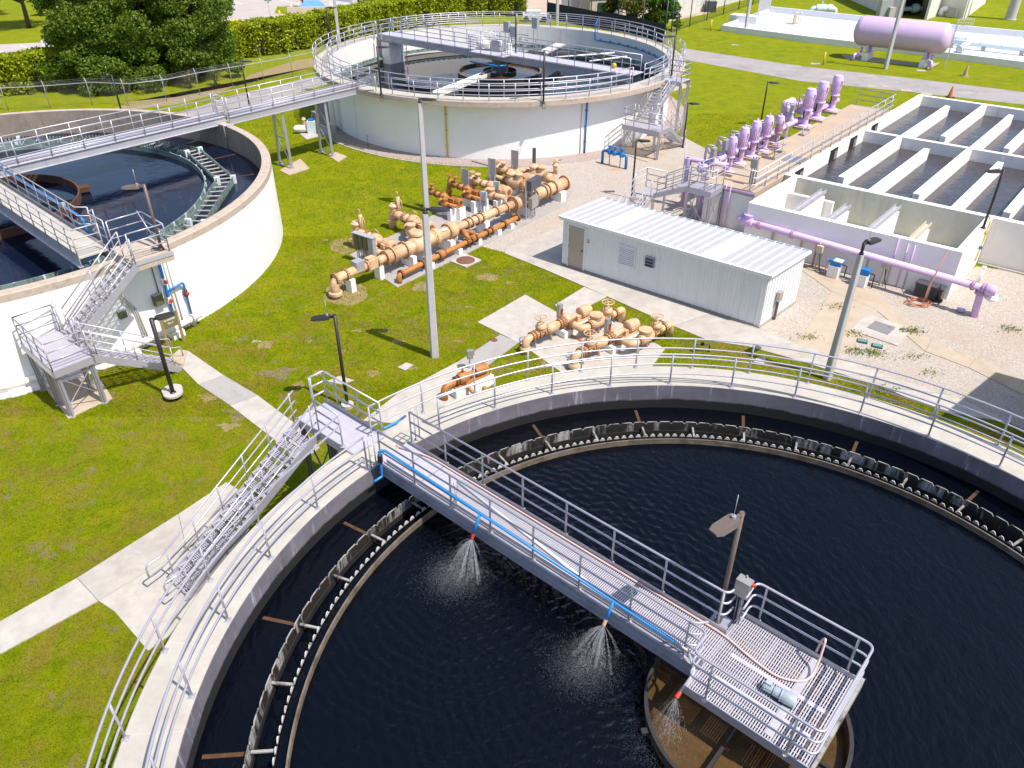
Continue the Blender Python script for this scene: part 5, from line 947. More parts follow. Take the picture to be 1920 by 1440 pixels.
for k in (.0, .16, .20, .29, .33, .52, .56, .60, .70, .74, .86, .99): flange(bp, oA+od*oL*k, od, .13, 'ochre_paint', 'rust', k=1.5)
MB().lathe([(.13, -.2), (.2, -.17), (.2, .17), (.13, .2)], oA+od*oL*.31, od, 14).build('valve_body', 'ochre_paint', bp, True); b = MB(); b.box(oA+od*oL*.20+zt*.05, (.34, .30, .4), oang); b.build('actuator_box', 'box_grey', bp, True)
for k in (.22, .45, .62, .8, .92): p = oA+od*oL*k; block(bp, (p.x+on.x*.0, p.y, 0), (.28, .34, .30), oang)
pipe(bp, [oA+od*oL*.55, oA+od*oL*.53+on*.1+zt*.35, Hp(hs(862), -.2, .75)], .13, 'ochre_paint', .25, 'riser'); pipe(bp, [oA+od*oL*.62, oA+od*oL*.60+on*1.8], .11, 'ochre_paint', .2, 'branch')
MB().lathe([(0, 0), (.16, 0), (.16, .2), (.08, .28), (.17, .3), (.17, .36), (0, .36)], oA+od*oL*.57+zt*.08, n=14).build('valve_bonnet', 'ochre_paint', bp, True)
def pumpset(label, px, L, m, r, big=True, h=.85):                     # riser, elbow, suction run, volute, motor on a plinth; local x runs towards the header
    c = W(*px); t = thing('pump_set', label, 'pump', c, dirang(-HN)); bm = 'peach_bolts' if m == 'peach_paint' else 'rust'
    pipe(t, [(0, 0, 0), (0, 0, h), (L*.45, 0, h)], r, m, r*2.2, 'suction_pipe', local=True); MB().lathe([(r, 0), (r*1.3, 0), (r*1.3, .1), (r, .14)], (0, 0, h*.45), n=18).build('socket', m, t)
    for x in (.42, L*.3, L*.45): flange(t, (x, 0, h), (1, 0, 0), r, m, bm, True)
    if big:
        MB().lathe([(0, 0), (r*.9, 0), (r*.9, .28), (r*1.15, .3), (r*1.15, .36), (r*.9, .4), (r*.7, .46), (0, .46)], (.18, 0, h+.1), n=16).build('air_vessel', m, t); MB().tube([(.48, .1, h), (.48, .1, h+.95)], r*.42, 10).build('vent_stack', m, t)
        pipe(t, [(.48, .1, h+.9), (.48, .1, h+1.2), (.30, .1, h+1.2), (.28, .1, h+1.05)], .022, m, .06, 'vent_pipe', 6, True); pipe(t, [(.5, .1, h+.9), (.75, .1, h+.8), (.8, .1, h+.2)], .02, m, .2, 'vent_pipe', 6, True)
        pipe(t, [(L*.3, -.2, h+.1), (L*.5, -.25, h+.55), (L*.62, -.3, h+.75), (L*.66, -.2, h+.55)], .022, m, .12, 'vent_pipe', 6, True)
    else:
        MB().lathe([(0, 0), (r*1.1, 0), (r*1.2, .1), (r*.6, .2), (r*.4, .4), (0, .4)], (.1, 0, h+.05), n=14).build('valve_bonnet', m, t); handwheel(t, (.1, 0, h+.5), .16, m); MB().tube([(.55, 0, h), (.55, 0, h+.45)], r*.55, 10).build('vent_stack', m, t); MB().lathe([(0, 0), (r*.9, 0), (r*.9, .05), (0, .05)], (.55, 0, h+.43), n=12).build('blind_flange', m, t)
    z = h-.05; x0 = L*.5
    MB().lathe([(0, -.24), (r*1.0, -.24), (r*1.5, -.16), (r*1.6, 0), (r*1.5, .16), (r*.9, .24), (0, .26)], (x0, 0, z), (1, 0, 0), 20).build('volute', m, t)
    for k in range(5): a = 2*math.pi*k/5; MB().cyl((x0-.05, math.cos(a)*r*1.35, z+math.sin(a)*r*1.35), (x0+.22, math.cos(a)*r*1.2, z+math.sin(a)*r*1.2), .055, 8).build('port', m, t)
    MB().lathe([(0, .2), (r*.85, .2), (r*.7, .3), (r*.7, .62), (0, .62)], (x0, 0, z), (1, 0, 0), 16).build('bearing_housing', m, t)
    R = r*1.42; MB().lathe([(0, 0), (R*.8, 0), (R, .05), (R, .62), (R*.92, .70), (R*.55, .72), (R*.5, .69), (0, .69)], (x0+.62, 0, z), (1, 0, 0), 20).build('motor', m, t)
    b = MB()
    for k in range(18): a = 2*math.pi*k/18; b.box((x0+.92, math.cos(a)*R, z+math.sin(a)*R), (.42, .03, .03), M=Matrix.Rotation(a, 3, 'X'))
    b.build('cooling_fins', m, t); MB().box((x0+.9, -R*.9, z+.05), (.24, .22, .24)).build('terminal_box', m, t)
    MB().box((x0+.6, 0, z-R-.02), (1.5, R*1.9, .10)).build('base_frame', 'ochre_paint' if not big else m, t); MB().box((x0+.6, 0, (z-R-.07)/2), (1.65, R*2.3, z-R-.07)).build('plinth', 'white_paint', t)
    # discharge with check valve towards the header, low in front of the pump
    yd = -r*3.1; zd = z-.18; pipe(t, [(x0, -.05, z), (x0, yd, zd), (L, yd, zd+.1)], r*.72, m, r*1.4, 'discharge_pipe', local=True); xc = x0+.55
    MB().lathe([(r*.75, -.32), (r*1.1, -.22), (r*1.2, 0), (r*1.1, .22), (r*.75, .32)], (xc, yd, zd), (1, 0, 0), 18).build('check_valve', m, t); MB().lathe([(0, 0), (r*.95, 0), (r*.95, .14), (r*1.12, .15), (r*1.12, .22), (0, .22)], (xc, yd, zd+r*.85), n=20).build('check_valve_cap', m, t)
    flange(t, (xc-.34, yd, zd), (1, 0, 0), r*.75, m, bm, True); flange(t, (xc+.34, yd, zd), (1, 0, 0), r*.75, m, bm, True); MB().box((xc+.5, yd, (zd-r*.7)/2), (.26, .5, zd-r*.7)).build('support_block', 'white_paint', t)
    for k in range(8): a = 2*math.pi*k/8; MB().cyl((x0-.2, math.cos(a)*r*1.3, z+math.sin(a)*r*1.3), (x0-.13, math.cos(a)*r*1.3, z+math.sin(a)*r*1.3), .03, 6).build('bolt', bm, t)
    MB().lathe([(0, .705), (R*.5, .705), (R*.5, .735), (R*.3, .74), (0, .74)], (x0+.62, 0, z), (1, 0, 0), 18).build('fan_cover', bm, t)
    return t
pumpset('peach pump set behind the olive switch boxes at the near end of the header', (668, 462), 3.3, 'peach_paint', .22); pumpset('peach pump set with bent vent pipes, second from the near end of the header', (737, 427), 3.4, 'peach_paint', .22)
pumpset('rusty ochre pump set left of the tall lamp pole shadow, nearer of two', (800, 388), 2.9, 'ochre_paint', .14, False, 1.0); pumpset('rusty ochre pump set beside the first tall grey sun shield', (843, 374), 2.9, 'ochre_paint', .14, False, 1.0)
pumpset('peach pump set between the two tall grey sun shields', (884, 360), 3.3, 'peach_paint', .21, False, .75); pumpset('peach pump set farthest along the header by the gravel', (932, 338), 3.3, 'peach_paint', .21, False, .75)
for k, (px, lab) in enumerate((((962, 352), 'peach bulb-shaped check valve nearer on the far end of the gallery'), ((1004, 338), 'peach bulb-shaped check valve farther on the far end of the gallery'))):
    c = W(px[0], px[1]+12); t = thing('check_valve', lab, 'valve', c, dirang(-HN)); MB().lathe([(.12, -.75), (.14, -.5), (.36, -.15), (.38, .15), (.33, .32), (.28, .7)], (0, 0, .75), (1, 0, 0), 18).build('body', 'peach_paint', t)
    MB().lathe([(0, 0), (.26, 0), (.26, .16), (.31, .17), (.31, .25), (.2, .34), (0, .36)], (-.12, 0, 1.0), n=18).build('cap', 'peach_paint', t); MB().lathe([(0, 0), (.2, 0), (.2, .3), (.25, .31), (.25, .38), (.15, .45), (0, .45)], (.45, 0, .95), n=16).build('bonnet', 'peach_paint', t)
    pipe(t, [(-1.9, 0, .75), (-.6, 0, .75)], .12, 'peach_paint', name='pipe', local=True); flange(t, (-.65, 0, .75), (1, 0, 0), .14, local=True); pipe(t, [(.6, 0, .75), (1.3, 0, .8)], .26, 'peach_paint', name='pipe', local=True); flange(t, (.95, 0, .78), (1, 0, 0), .26, local=True); MB().box((0, 0, .18), (.5, .4, .36)).build('plinth', 'white_paint', t)
# panels of the gallery
def rack(label, c, rz, boxes, h, name='switch_rack'):
    t = thing(name, label, 'panel', c, rz); x0 = -sum(b[0] for b in boxes)/2; x = x0
    for wd, ht, m in boxes: MB().box((x+wd/2, 0, h-ht/2), (wd-.02, .2, ht)).build('switch_box', m, t); MB().box((x+wd/2, -.108, h-ht/2), (wd-.06, .015, ht-.06)).build('door', m, t); x += wd
    for px_ in np.linspace(x0+.06, x-.06, 4): MB().bar((px_, .12, 0), (px_, .12, h), .05, .05).build('post', 'galvanized', t)
    for k in range(5): MB().tube([(x0+.1+k*(x-x0-.2)/4, -.02, h*.45), (x0+.1+k*(x-x0-.2)/4, -.02, 0)], .02, 6).build('conduit', 'galvanized', t)
    MB().box(((x0+x)/2, .0, h+.02), (x-x0+.06, .3, .03)).build('rain_hood', 'galvanized', t); return t
rack('rack of olive and grey switch boxes at the near end of the pipe gallery', W(688, 495), dirang(-HN)+.1, [(.32, .8, 'box_olive'), (.32, .7, 'box_olive'), (.32, .7, 'box_olive'), (.36, 1.15, 'box_grey')], 1.5)
for k, (px, hgt, lab) in enumerate((((874, 372), 1.75, 'tall grey sun shield board standing nearest the tall pole'), ((924, 360), 2.0, 'tall grey sun shield board in the middle of the gallery'), ((966, 340), 1.9, 'tall grey sun shield board farthest along the gallery'))):
    c = W(*px); t = thing('sun_shield', lab, 'board', c, dirang(HN)+.25); MB().box((0, 0, hgt*.62), (.42, .05, hgt*.76)).build('board', 'box_grey', t); MB().box((.24, 0, hgt*.62), (.06, .09, hgt*.78)).build('edge', 'galvanized', t)
    for e in (-.15, .15): MB().bar((e, .06, 0), (e, .06, hgt*.5), .05, .05).build('post', 'galvanized', t)
for k, (px, lab) in enumerate((((908, 400), 'small blue-grey control panel by the ochre pumps'), ((932, 380), 'small blue-grey control panel in the middle of the gallery'))):
    c = W(*px); t = thing('instrument_stand', lab, 'panel', c, dirang(HN)+.3); MB().box((0, 0, 1.0), (.34, .16, .5)).build('box', 'motor_grey', t); MB().box((0, 0, .58), (.34, .14, .26)).build('lower_box', 'box_grey', t)
    for e in (-.15, .15): MB().bar((e, .1, 0), (e, .1, 1.3), .04, .04).build('post', 'aluminium', t)
    MB().tube(bend([(.1, 0, .45), (.15, -.1, .1), (.5, -.2, .05)], .1), .02, 6).build('conduit', 'blue_paint', t)
c = W(1000, 408); t = thing('instrument_stand', 'dark wide display cabinet on posts over the far header', 'panel', c, hang+.2); MB().box((0, 0, 1.95), (1.15, .32, .55)).build('cabinet', 'panel_dark', t); MB().box((-.1, -.05, .95), (.75, .22, .6)).build('lower_cabinet', 'box_steel', t)
for e in (-.55, .1, .5): MB().bar((e, .18, 0), (e, .18, 2.2 if e < 0 else 1.8), .08, .08).build('post', 'aluminium', t)
for k in range(4): MB().tube([(-.3+k*.15, -.02, .65), (-.3+k*.15, -.02, 0)], .025, 6).build('conduit', 'galvanized', t)
c = W(1001, 322); t = thing('switch_post', 'narrow dark switch post at the far end of the gallery', 'panel', c, 0); MB().box((0, 0, 1.0), (.22, .12, 1.0)).build('box', 'panel_dark', t); MB().bar((0, .08, 0), (0, .08, 1.4), .05, .05).build('post', 'galvanized', t)
t = thing('vent_pipe', 'single peach vent pipe standing alone on the gravel', 'pipe', W(1041, 326)); pipe(t, [(0, 0, 0), (0, 0, .75)], .14, 'peach_paint', name='pipe', local=True); MB().lathe([(.14, 0), (.2, 0), (.2, .06), (.14, .09)], (0, 0, .52), n=16).build('collar', 'peach_paint', t); MB().lathe([(0, -.1), (.15, -.1), (.16, .1), (0, .2)], (0, 0, .8), (.8, 0, .6), 14).build('hood', 'peach_paint', t); MB().bar((.1, 0, .85), (.35, 0, .9), .05, .03).build('handle', 'panel_dark', t)
for k, (px, ang_) in enumerate((((668, 475), 0), ((645, 448), .6))): pass
q = thing('manhole', 'square white concrete slab with round rusty manhole cover', 'manhole', W(873, 490)); MB().prism(PW([(843, 491), (872, 477), (903, 489), (874, 503)]), -.05, .06).build('slab', 'path_concrete_pale', q, True); bare(PW([(843, 491), (872, 477), (903, 489), (874, 503)])); cc = W(873, 490); MB().lathe([(0, .078), (.40, .078), (.43, .06)], (cc.x, cc.y, 0), n=32).build('cover', 'manhole_iron', q, True); MB().lathe([(.43, .062), (.46, .066), (.47, .05)], (cc.x, cc.y, 0), n=32).build('frame', 'rust', q, True)
tag(MB().tube([W(640, 528, .1), W(660, 543, .06)], .02, 6).build('loose_pipe', 'white_pvc'), 'thin white pipe stub lying by the header elbow', 'pipe')
# pair of pump skids near the foreground walkway
def skid(label, px, group='paired peach pump skids by the shed'):
    c = W(*px); t = thing('pump_skid', label, 'pump', c, math.radians(42.5), group); m = 'peach_paint'; z = .62; r = .155
    pipe(t, [(0, 0, -.05), (0, 0, z), (2.05, 0, z)], r, m, .34, 'suction_pipe', local=True); MB().lathe([(r, 0), (r*1.45, 0), (r*1.45, .1), (r*1.1, .16)], (0, 0, .16), n=18).build('socket', m, t)
    for x in (.36, .52, .72, .98, 1.12, 1.9, 2.05): flange(t, (x, 0, z), (1, 0, 0), r, m, local=True)
    MB().lathe([(0, 0), (r*1.3, 0), (r*1.4, .12), (r*1.5, .14), (r*1.5, .2), (r*1.2, .3), (r*.5, .36), (r*.35, .5), (0, .5)], (.85, 0, z+.1), n=18).build('gate_valve', m, t); handwheel(t, (.85, 0, z+.68), .24, m); MB().tube([(.85, 0, z+.5), (.85, 0, z+.72)], .025, 6).build('spindle', m, t)
    MB().lathe([(r, -.28), (r*1.35, -.2), (r*1.35, .2), (r, .28)], (1.5, 0, z), (1, 0, 0), 16).build('reducer', m, t); MB().tube([(1.45, .0, z-.1), (1.45, 0, 0)], .04, 8).build('pipe_stand', m, t); MB().tube([(.55, 0, z-.1), (.55, 0, 0)], .035, 8).build('pipe_stand', m, t)
    MB().lathe([(0, -.16), (.2, -.16), (.27, -.1), (.28, .05), (.22, .14), (.12, .2), (0, .2)], (2.28, 0, z+.02), (1, 0, 0), 20).build('volute', m, t)
    for k in range(10): a = 2*math.pi*k/10; MB().cyl((2.15, math.cos(a)*.23, z+.02+math.sin(a)*.23), (2.22, math.cos(a)*.23, z+.02+math.sin(a)*.23), .03, 6).build('bolt', 'peach_bolts', t)
    MB().lathe([(0, .2), (.14, .2), (.12, .28), (.1, .52), (0, .52)], (2.28, 0, z+.02), (1, 0, 0), 14).build('bearing_housing', m, t); b = MB(); b.lathe([(.17, 0), (.17, .2)], (2.83, 0, z+.02), (1, 0, 0), 12, math.radians(0), math.radians(180)); b.box((2.93, 0, z-.12), (.2, .34, .3)); b.build('coupling_guard', m, t)
    MB().lathe([(0, 0), (.18, 0), (.24, .04), (.24, .5), (.2, .6), (.09, .62), (0, .6)], (3.08, 0, z+.05), (1, 0, 0), 18).build('motor', m, t); b = MB()
    for k in range(16): a = 2*math.pi*k/16; b.box((3.32, math.cos(a)*.24, z+.05+math.sin(a)*.24), (.36, .026, .026), M=Matrix.Rotation(a, 3, 'X'))
    b.build('cooling_fins', m, t); MB().box((2.85, 0, z-.24), (1.5, .38, .1)).build('base_frame', m, t); MB().box((2.78, -.02, (z-.29)/2), (1.75, .62, z-.29)).build('plinth', 'white_paint', t); MB().lathe([(.0, 0), (.05, 0), (.05, .22), (.03, .26), (0, .26)], (2.1, .08, z+.3), n=10).build('gauge', 'red_paint', t); MB().lathe([(0, -.02), (.07, -.02), (.07, .02), (0, .02)], (2.12, .0, z+.62), (1, -.5, 0), 14).build('gauge_dial', 'white_letters', t)
    d = -.92; pipe(t, [(2.3, -.1, z), (2.3, d, z-.05), (4.5, d, z-.02), (4.75, d, z-.02), (4.75, d, -.05)], r, m, .34, 'discharge_pipe', local=True)
    for x in (2.72, 3.6, 3.95, 4.3): flange(t, (x, d, z-.02), (1, 0, 0), r, m, local=True)
    flange(t, (2.3, -.38, z-.03), (0, 1, 0), r, m, local=True)
    MB().lathe([(r, -.4), (r*1.5, -.3), (r*1.65, 0), (r*1.5, .3), (r, .4)], (3.15, d, z), (1, 0, 0), 18).build('check_valve', m, t); MB().lathe([(0, 0), (.26, 0), (.26, .09), (.28, .1), (.28, .17), (0, .17)], (3.1, d, z+.2), n=22).build('check_valve_cap', m, t)
    MB().lathe([(0, 0), (r*1.3, 0), (r*1.4, .12), (r*1.5, .14), (r*1.5, .2), (r*1.2, .3), (r*.5, .36), (r*.35, .5), (0, .5)], (3.78, d, z+.1), n=18).build('gate_valve', m, t); handwheel(t, (3.78, d, z+.68), .25, m); MB().tube([(3.78, d, z+.5), (3.78, d, z+.72)], .025, 6).build('spindle', m, t)
    for x in (2.75, 3.3): MB().tube([(x, d, z-.1), (x, d, 0)], .045, 8).build('pipe_stand', m, t)
    MB().box((2.25, .34, .95), (.2, .16, .62)).build('switch_box', 'box_steel', t); MB().bar((2.25, .45, 0), (2.25, .45, 1.25), .04, .04).build('switch_post', 'galvanized', t); pipe(t, [(2.25, .34, .65), (2.3, .3, .45), (2.6, .1, .5)], .02, 'black_rubber', .12, 'cable', 6, True)
    MB().lathe([(.10, -.02), (.13, -.02), (.13, .02), (.10, .02)], (.02, .22, .38), (.2, 1, .3), 16).build('side_wheel', 'steel_grey', t)
    return t
skid('peach pump skid with handwheel valves, nearer to the concrete pad', (985, 662)); skid('peach pump skid with handwheel valves, closest to the foreground railing', (1075, 693))
tag(MB().bar(W(1053, 618, .04), W(1100, 645, .04), .1, .06).build('floor_pipe', 'ochre_paint'), 'rusty flat pipe on the pad between the two pump skids', 'pipe')
t = thing('small_pump', 'rusty ochre pump behind the foreground outer railing', 'pump', W(838, 748), math.radians(40)); m = 'ochre_paint'
pipe(t, [(-.1, 0, 0), (-.1, 0, .55), (.55, 0, .6)], .13, m, .22, 'suction_pipe', local=True); MB().lathe([(0, -.2), (.18, -.2), (.24, -.1), (.24, .1), (.15, .22), (0, .22)], (.75, 0, .62), (1, 0, 0), 16).build('volute', m, t); flange(t, (.45, 0, .6), (1, 0, 0), .13, m, 'rust', True)
MB().lathe([(0, .2), (.12, .2), (.11, .5), (0, .5)], (.75, 0, .62), (1, 0, 0), 12).build('bearing_housing', m, t); MB().lathe([(0, 0), (.17, 0), (.2, .05), (.2, .5), (.16, .56), (0, .56)], (1.3, 0, .64), (1, 0, 0), 16).build('motor', m, t); MB().box((1.1, 0, .38), (1.6, .34, .08)).build('base_frame', m, t); MB().box((1.1, 0, .17), (1.75, .6, .34)).build('plinth', 'white_paint', t)
pipe(t, [(.75, 0, .8), (.75, 0, 1.05), (.6, .1, 1.05)], .04, m, .06, 'vent_pipe', 8, True); pipe(t, [(.7, -.25, .5), (.8, -.6, .15), (1.4, -.7, .12)], .07, m, .2, 'drain_pipe', 8, True); MB().lathe([(0, 0), (.1, 0), (.1, .2), (.05, .26), (0, .26)], (1.2, -.7, .12), n=12).build('valve', m, t)
t = thing('switch_box', 'small steel switch box on a post by the rusty pump', 'box', W(882, 694), .3); MB().box((0, 0, .72), (.22, .15, .36)).build('box', 'box_steel', t); MB().box((.12, 0, .78), (.1, .12, .2)).build('side_box', 'box_steel', t); MB().bar((0, .08, 0), (0, .08, .9), .05, .05).build('post', 'galvanized', t)
t = thing('iron_cover', 'small rusty iron lid in the grass by the concrete pad', 'lid', W(927, 639)); MB().lathe([(0, .05), (.13, .05), (.15, .0)], n=18).build('lid', 'manhole_iron', t); MB().lathe([(.15, .0), (.19, .02), (.2, 0)], n=18).build('ring', 'rust', t)
# concrete lamp poles
def conc_pole(label, px, h, ang, mast=.5, wd=(.30, .22), rz=.3, antenna=False, dark='lamp_bronze'):
    c = W(*px); t = thing('concrete_lamp_pole', label, 'lamp pole', c, 0, 'pale concrete lamp poles'); a, b_ = wd[0]/2, wd[1]/2; R = Matrix.Rotation(rz, 3, 'Z'); V = []
    for z, q in ((0, a), (h, b_)):
        k = q*.22
        for x, y in ((-q+k, -q), (q-k, -q), (q, -q+k), (q, q-k), (q-k, q), (-q+k, q), (-q, q-k), (-q, -q+k)): p = R @ Vector((x, y, z)); V.append((c.x+p.x, c.y+p.y, p.z))
    MB().add(V, [tuple(range(8))[::-1], tuple(range(8, 16))]+[(i, (i+1) % 8, 8+(i+1) % 8, 8+i) for i in range(8)]).build('shaft', 'pole_concrete', t, True)
    MB().tube([c+zt*(h-.05), c+zt*(h+mast)], .055, 10).build('mast', dark, t, True); MB().lathe([(b_*.9, 0), (b_*.9, .06), (.06, .1)], c+zt*h, n=12).build('mast_collar', dark, t, True); lamp_head(t, c+zt*(h+mast-.05), math.radians(ang), dark, .72, antenna); return t
conc_pole('tall pale concrete lamp pole on the lawn nearest the foreground landing', (815, 668), 5.95, 2, .2); conc_pole('concrete lamp pole behind the pipe gallery in line with a nearer one', (800, 396), 5.9, -8, .25); conc_pole('concrete lamp pole on the walk right of the shed', (1551, 710), 5.1, 35, .45, (.27, .18), .5, True)
# ------------------------------------------------------------------ shed
sa, sb, sc_ = Vector((2.44, 34.53)), Vector((10.38, 28.34)), Vector((12.55, 30.54)); sdn = sa+(sc_-sb); SX = (sb-sa).normalized(); SY = (sc_-sb).normalized(); SLn = (sb-sa).length; SWd = (sc_-sb).length
def E(x, y, z): p = sa+SX*x+SY*y; return Vector((p.x, p.y, z))
sh = thing('shed', 'long white ribbed metal shed with a tan door and flat ribbed roof', 'shed', E(SLn/2, SWd/2, 0)); HS = 2.38; bare([sa, sb, sc_, sdn])
MB().prism([E(-.06, -.06, 0).to_2d(), E(SLn+.06, -.06, 0).to_2d(), E(SLn+.06, SWd+.06, 0).to_2d(), E(-.06, SWd+.06, 0).to_2d()], 0, .08).build('floor_slab', 'path_concrete_grey', sh, True)
MB().prism([E(.04, .04, 0).to_2d(), E(SLn-.04, .04, 0).to_2d(), E(SLn-.04, SWd-.04, 0).to_2d(), E(.04, SWd-.04, 0).to_2d()], .08, HS).build('core', 'shed_wall', sh, True)
def panel(p, q, nrm):                                                # one ribbed wall sheet
    b = MB(); d = (q-p); L_ = d.length; d.normalize(); k = max(1, round(L_/.3)); b.bar(p+nrm*.012+zt*(HS/2+.05)-Vector((0, 0, p.z)), q+nrm*.012+zt*(HS/2+.05)-Vector((0, 0, p.z)), .02, HS-.1)
    for i in range(k):
        c = p+d*(L_*(i+.5)/k)+nrm*.03; c.z = HS/2+.05; b.box(c, (.06, .035, HS-.1), dirang(d))
        for e in (-.1, .1): c2 = c+d*e-nrm*.01; b.box(c2, (.02, .02, HS-.1), dirang(d))
    b.build('wall_panel', 'shed_wall', sh, True)
n1 = Vector((-SY.x, -SY.y, 0)); n2 = Vector((SX.x, SX.y, 0))
xs = [0, .32]+[1.28+i*(SLn-1.28)/9 for i in range(10)]
for a, b_ in zip(xs, xs[1:]):
    if abs(a-.32) > .01: panel(E(a+.005, 0, 0), E(b_-.005, 0, 0), n1)
for i in range(4): panel(E(SLn, SWd*i/4+.005, 0), E(SLn, SWd*(i+1)/4-.005, 0), n2)
for i in range(4): panel(E(0, SWd*(i+1)/4-.005, 0), E(0, SWd*i/4+.005, 0), -n2)
dr = MB().box(E(.80, -.03, 1.12), (.86, .05, 2.04), dirang(SX)).build('door', 'shed_door', sh, True); MB().box(E(1.16, -.075, 1.05), (.05, .05, .1), dirang(SX)).build('handle', 'panel_dark', dr, True)
for z_ in (.4, 1.1, 1.9): MB().box(E(.36, -.06, z_), (.04, .03, .14), dirang(SX)).build('hinge', 'panel_dark', dr, True)
b = MB(); b.box(E(.34, -.04, 1.14), (.06, .07, 2.14), dirang(SX)); b.box(E(1.26, -.04, 1.14), (.06, .07, 2.14), dirang(SX)); b.box(E(.80, -.04, 2.2), (.98, .07, .07), dirang(SX)); b.box(E(.8, -.02, 2.29), (.95, .03, .14), dirang(SX)); b.build('door_frame', 'shed_wall', sh, True)
MB().box(E(1.45, -.055, 1.62), (.12, .01, .16), dirang(SX)).build('notice', 'red_paint', sh, True); MB().box(E(1.45, -.062, 1.63), (.09, .006, .05), dirang(SX)).build('notice_text', 'white_letters', sh, True)
lv = MB().box(E(3.55, -.05, 1.42), (.86, .03, .92), dirang(SX)).build('louvre', 'panel_dark', sh, True)
for k in range(10): MB().bar(E(3.15, -.08, 1.02+k*.09), E(3.95, -.08, 1.02+k*.09), .05, .05, up=(0, -.5, 1)).build('slat', 'shed_wall', lv, True)
b = MB(); [b.box(E(x, -.07, 1.42), (.05, .05, .98), dirang(SX)) for x in (3.12, 3.98)]; [b.box(E(3.55, -.07, z_), (.9, .05, .05), dirang(SX)) for z_ in (.96, 1.9)]; b.build('louvre_frame', 'shed_wall', lv, True)
vf = MB().box(E(4.75, -.07, 1.52), (.46, .08, .5), dirang(SX)).build('vent', 'box_grey', sh, True)
for k in range(3): MB().bar(E(4.55, -.14, 1.36+k*.15), E(4.95, -.14, 1.36+k*.15), .10, .02, up=(0, -.7, .7)).build('flap', 'panel_dark', vf, True)
t = thing('meter_box', 'grey meter box with conduits on the right end of the shed', 'box', E(SLn+.1, 1.05, 0)); MB().box(E(SLn+.16, 1.05, 1.15), (.3, .16, .42), dirang(SY)).build('box', 'box_steel', t, True); MB().box(E(SLn+.14, 1.05, .5), (.1, .08, .9), dirang(SY)).build('conduit', 'box_dark_brown', t, True)
# roof of separate ribbed sheets
RZ = HS+.10; ov = .14; nsh = 26; b = MB()
b.prism([E(-ov, -ov, 0).to_2d(), E(SLn+ov, -ov, 0).to_2d(), E(SLn+ov, SWd+ov, 0).to_2d(), E(-ov, SWd+ov, 0).to_2d()], HS, RZ-.02); b.build('roof_edge', 'shed_wall', sh, True)
rf = MB().prism([E(-ov-.01, -ov-.01, 0).to_2d(), E(SLn+ov+.01, -ov-.01, 0).to_2d(), E(SLn+ov+.01, -ov+.14, 0).to_2d(), E(-ov-.01, -ov+.14, 0).to_2d()], RZ-.14, RZ+.012).build('front_gutter', 'white_paint', sh, True)
wdt = (SLn+2*ov)/nsh
for i in range(nsh):
    x = -ov+wdt*i; m_ = 'roof_skylight' if i in (5, 6, 18, 19) else 'shed_roof'; b = MB(); b.prism([E(x+.004, -ov+.14, 0).to_2d(), E(x+wdt-.004, -ov+.14, 0).to_2d(), E(x+wdt-.004, SWd+ov, 0).to_2d(), E(x+.004, SWd+ov, 0).to_2d()], RZ-.02, RZ); MB().bar(E(x+.03, -ov+.15, RZ+.02), E(x+.03, SWd+ov+.06, RZ+.02), .03, .04).build('roof_rib', 'shed_wall', sh, True)
    for e in (.14, .26): b.bar(E(x+e, -ov+.15, RZ+.004), E(x+e, SWd+ov, RZ+.004), .02, .012)
    b.build('roof_sheet', m_, sh, True)
MB().prism([E(-ov-.01, SWd+ov-.02, 0).to_2d(), E(SLn+ov, SWd+ov-.02, 0).to_2d(), E(SLn+ov, SWd+ov+.05, 0).to_2d(), E(-ov-.01, SWd+ov+.05, 0).to_2d()], RZ-.1, RZ+.03).build('rear_flashing', 'motor_grey', sh, True)
for x in (-ov, SLn+ov): MB().bar(E(x, -ov, RZ-.02), E(x, SWd+ov, RZ-.02), .12, .09).build('end_flashing', 'white_paint', sh, True)
# ------------------------------------------------------------------ filter basins and pump deck
ZW = 2.30; ZQ = 1.62
def wall(t, a, b_, z0, z1, th=.30, m='basin_wall', name='wall', off=0.0):
    a, b_ = Vector((a[0], a[1], 0)), Vector((b_[0], b_[1], 0)); MB().bar(a+zt*((z0+z1)/2), b_+zt*((z0+z1)/2), th, z1-z0).build(name, m, t, True)
fb = thing('filter_basins', 'white walled concrete filter basins divided into water cells', 'basin', W(1700, 330, 0))
pBL, pFL = W(1731, 179, ZW), W(1484, 328, ZW); AD = (pBL-pFL).normalized(); CD = (W(1847, 406, ZW)-W(1484, 330, ZW)).normalized(); LA = (pBL-pFL).length
def K(a, c, z): p = pFL+AD*a+CD*c; return Vector((p.x, p.y, z))
def kc(px, z=ZW):                                            # basin coordinates of a picture point on the wall tops
    p = W(px[0], px[1], z)-pFL; det = AD.x*CD.y-AD.y*CD.x; return ((p.x*CD.y-p.y*CD.x)/det, (AD.x*p.y-AD.y*p.x)/det)
WC = 30.0
bare([K(-8, -6, 0).to_2d(), K(LA+.3, -6, 0).to_2d(), K(LA+.3, WC, 0).to_2d(), K(-8, WC, 0).to_2d()])
wall(fb, K(-.1, -.15, 0), K(LA, -.15, 0), 0, ZW, .36, name='left_wall'); wall(fb, K(LA, -.3, 0), K(LA, WC, 0), 0, ZW+.003, .36, name='back_wall'); amid = kc((1629, 245))[0]
wall(fb, K(amid, .03, 0), K(amid, WC, 0), .6, ZW-.003, .34, name='middle_wall')
wall(fb, K(0, -.3, 0), K(0, WC, 0), 0, ZW-.006, .34, 'basin_algae', name='front_wall'); MB().bar(K(0, .05, ZW-.002), K(0, WC, ZW-.002), .36, .03).build('wall_cap', 'basin_wall', fb, True)
full1 = [1693, 1821]; divs = []
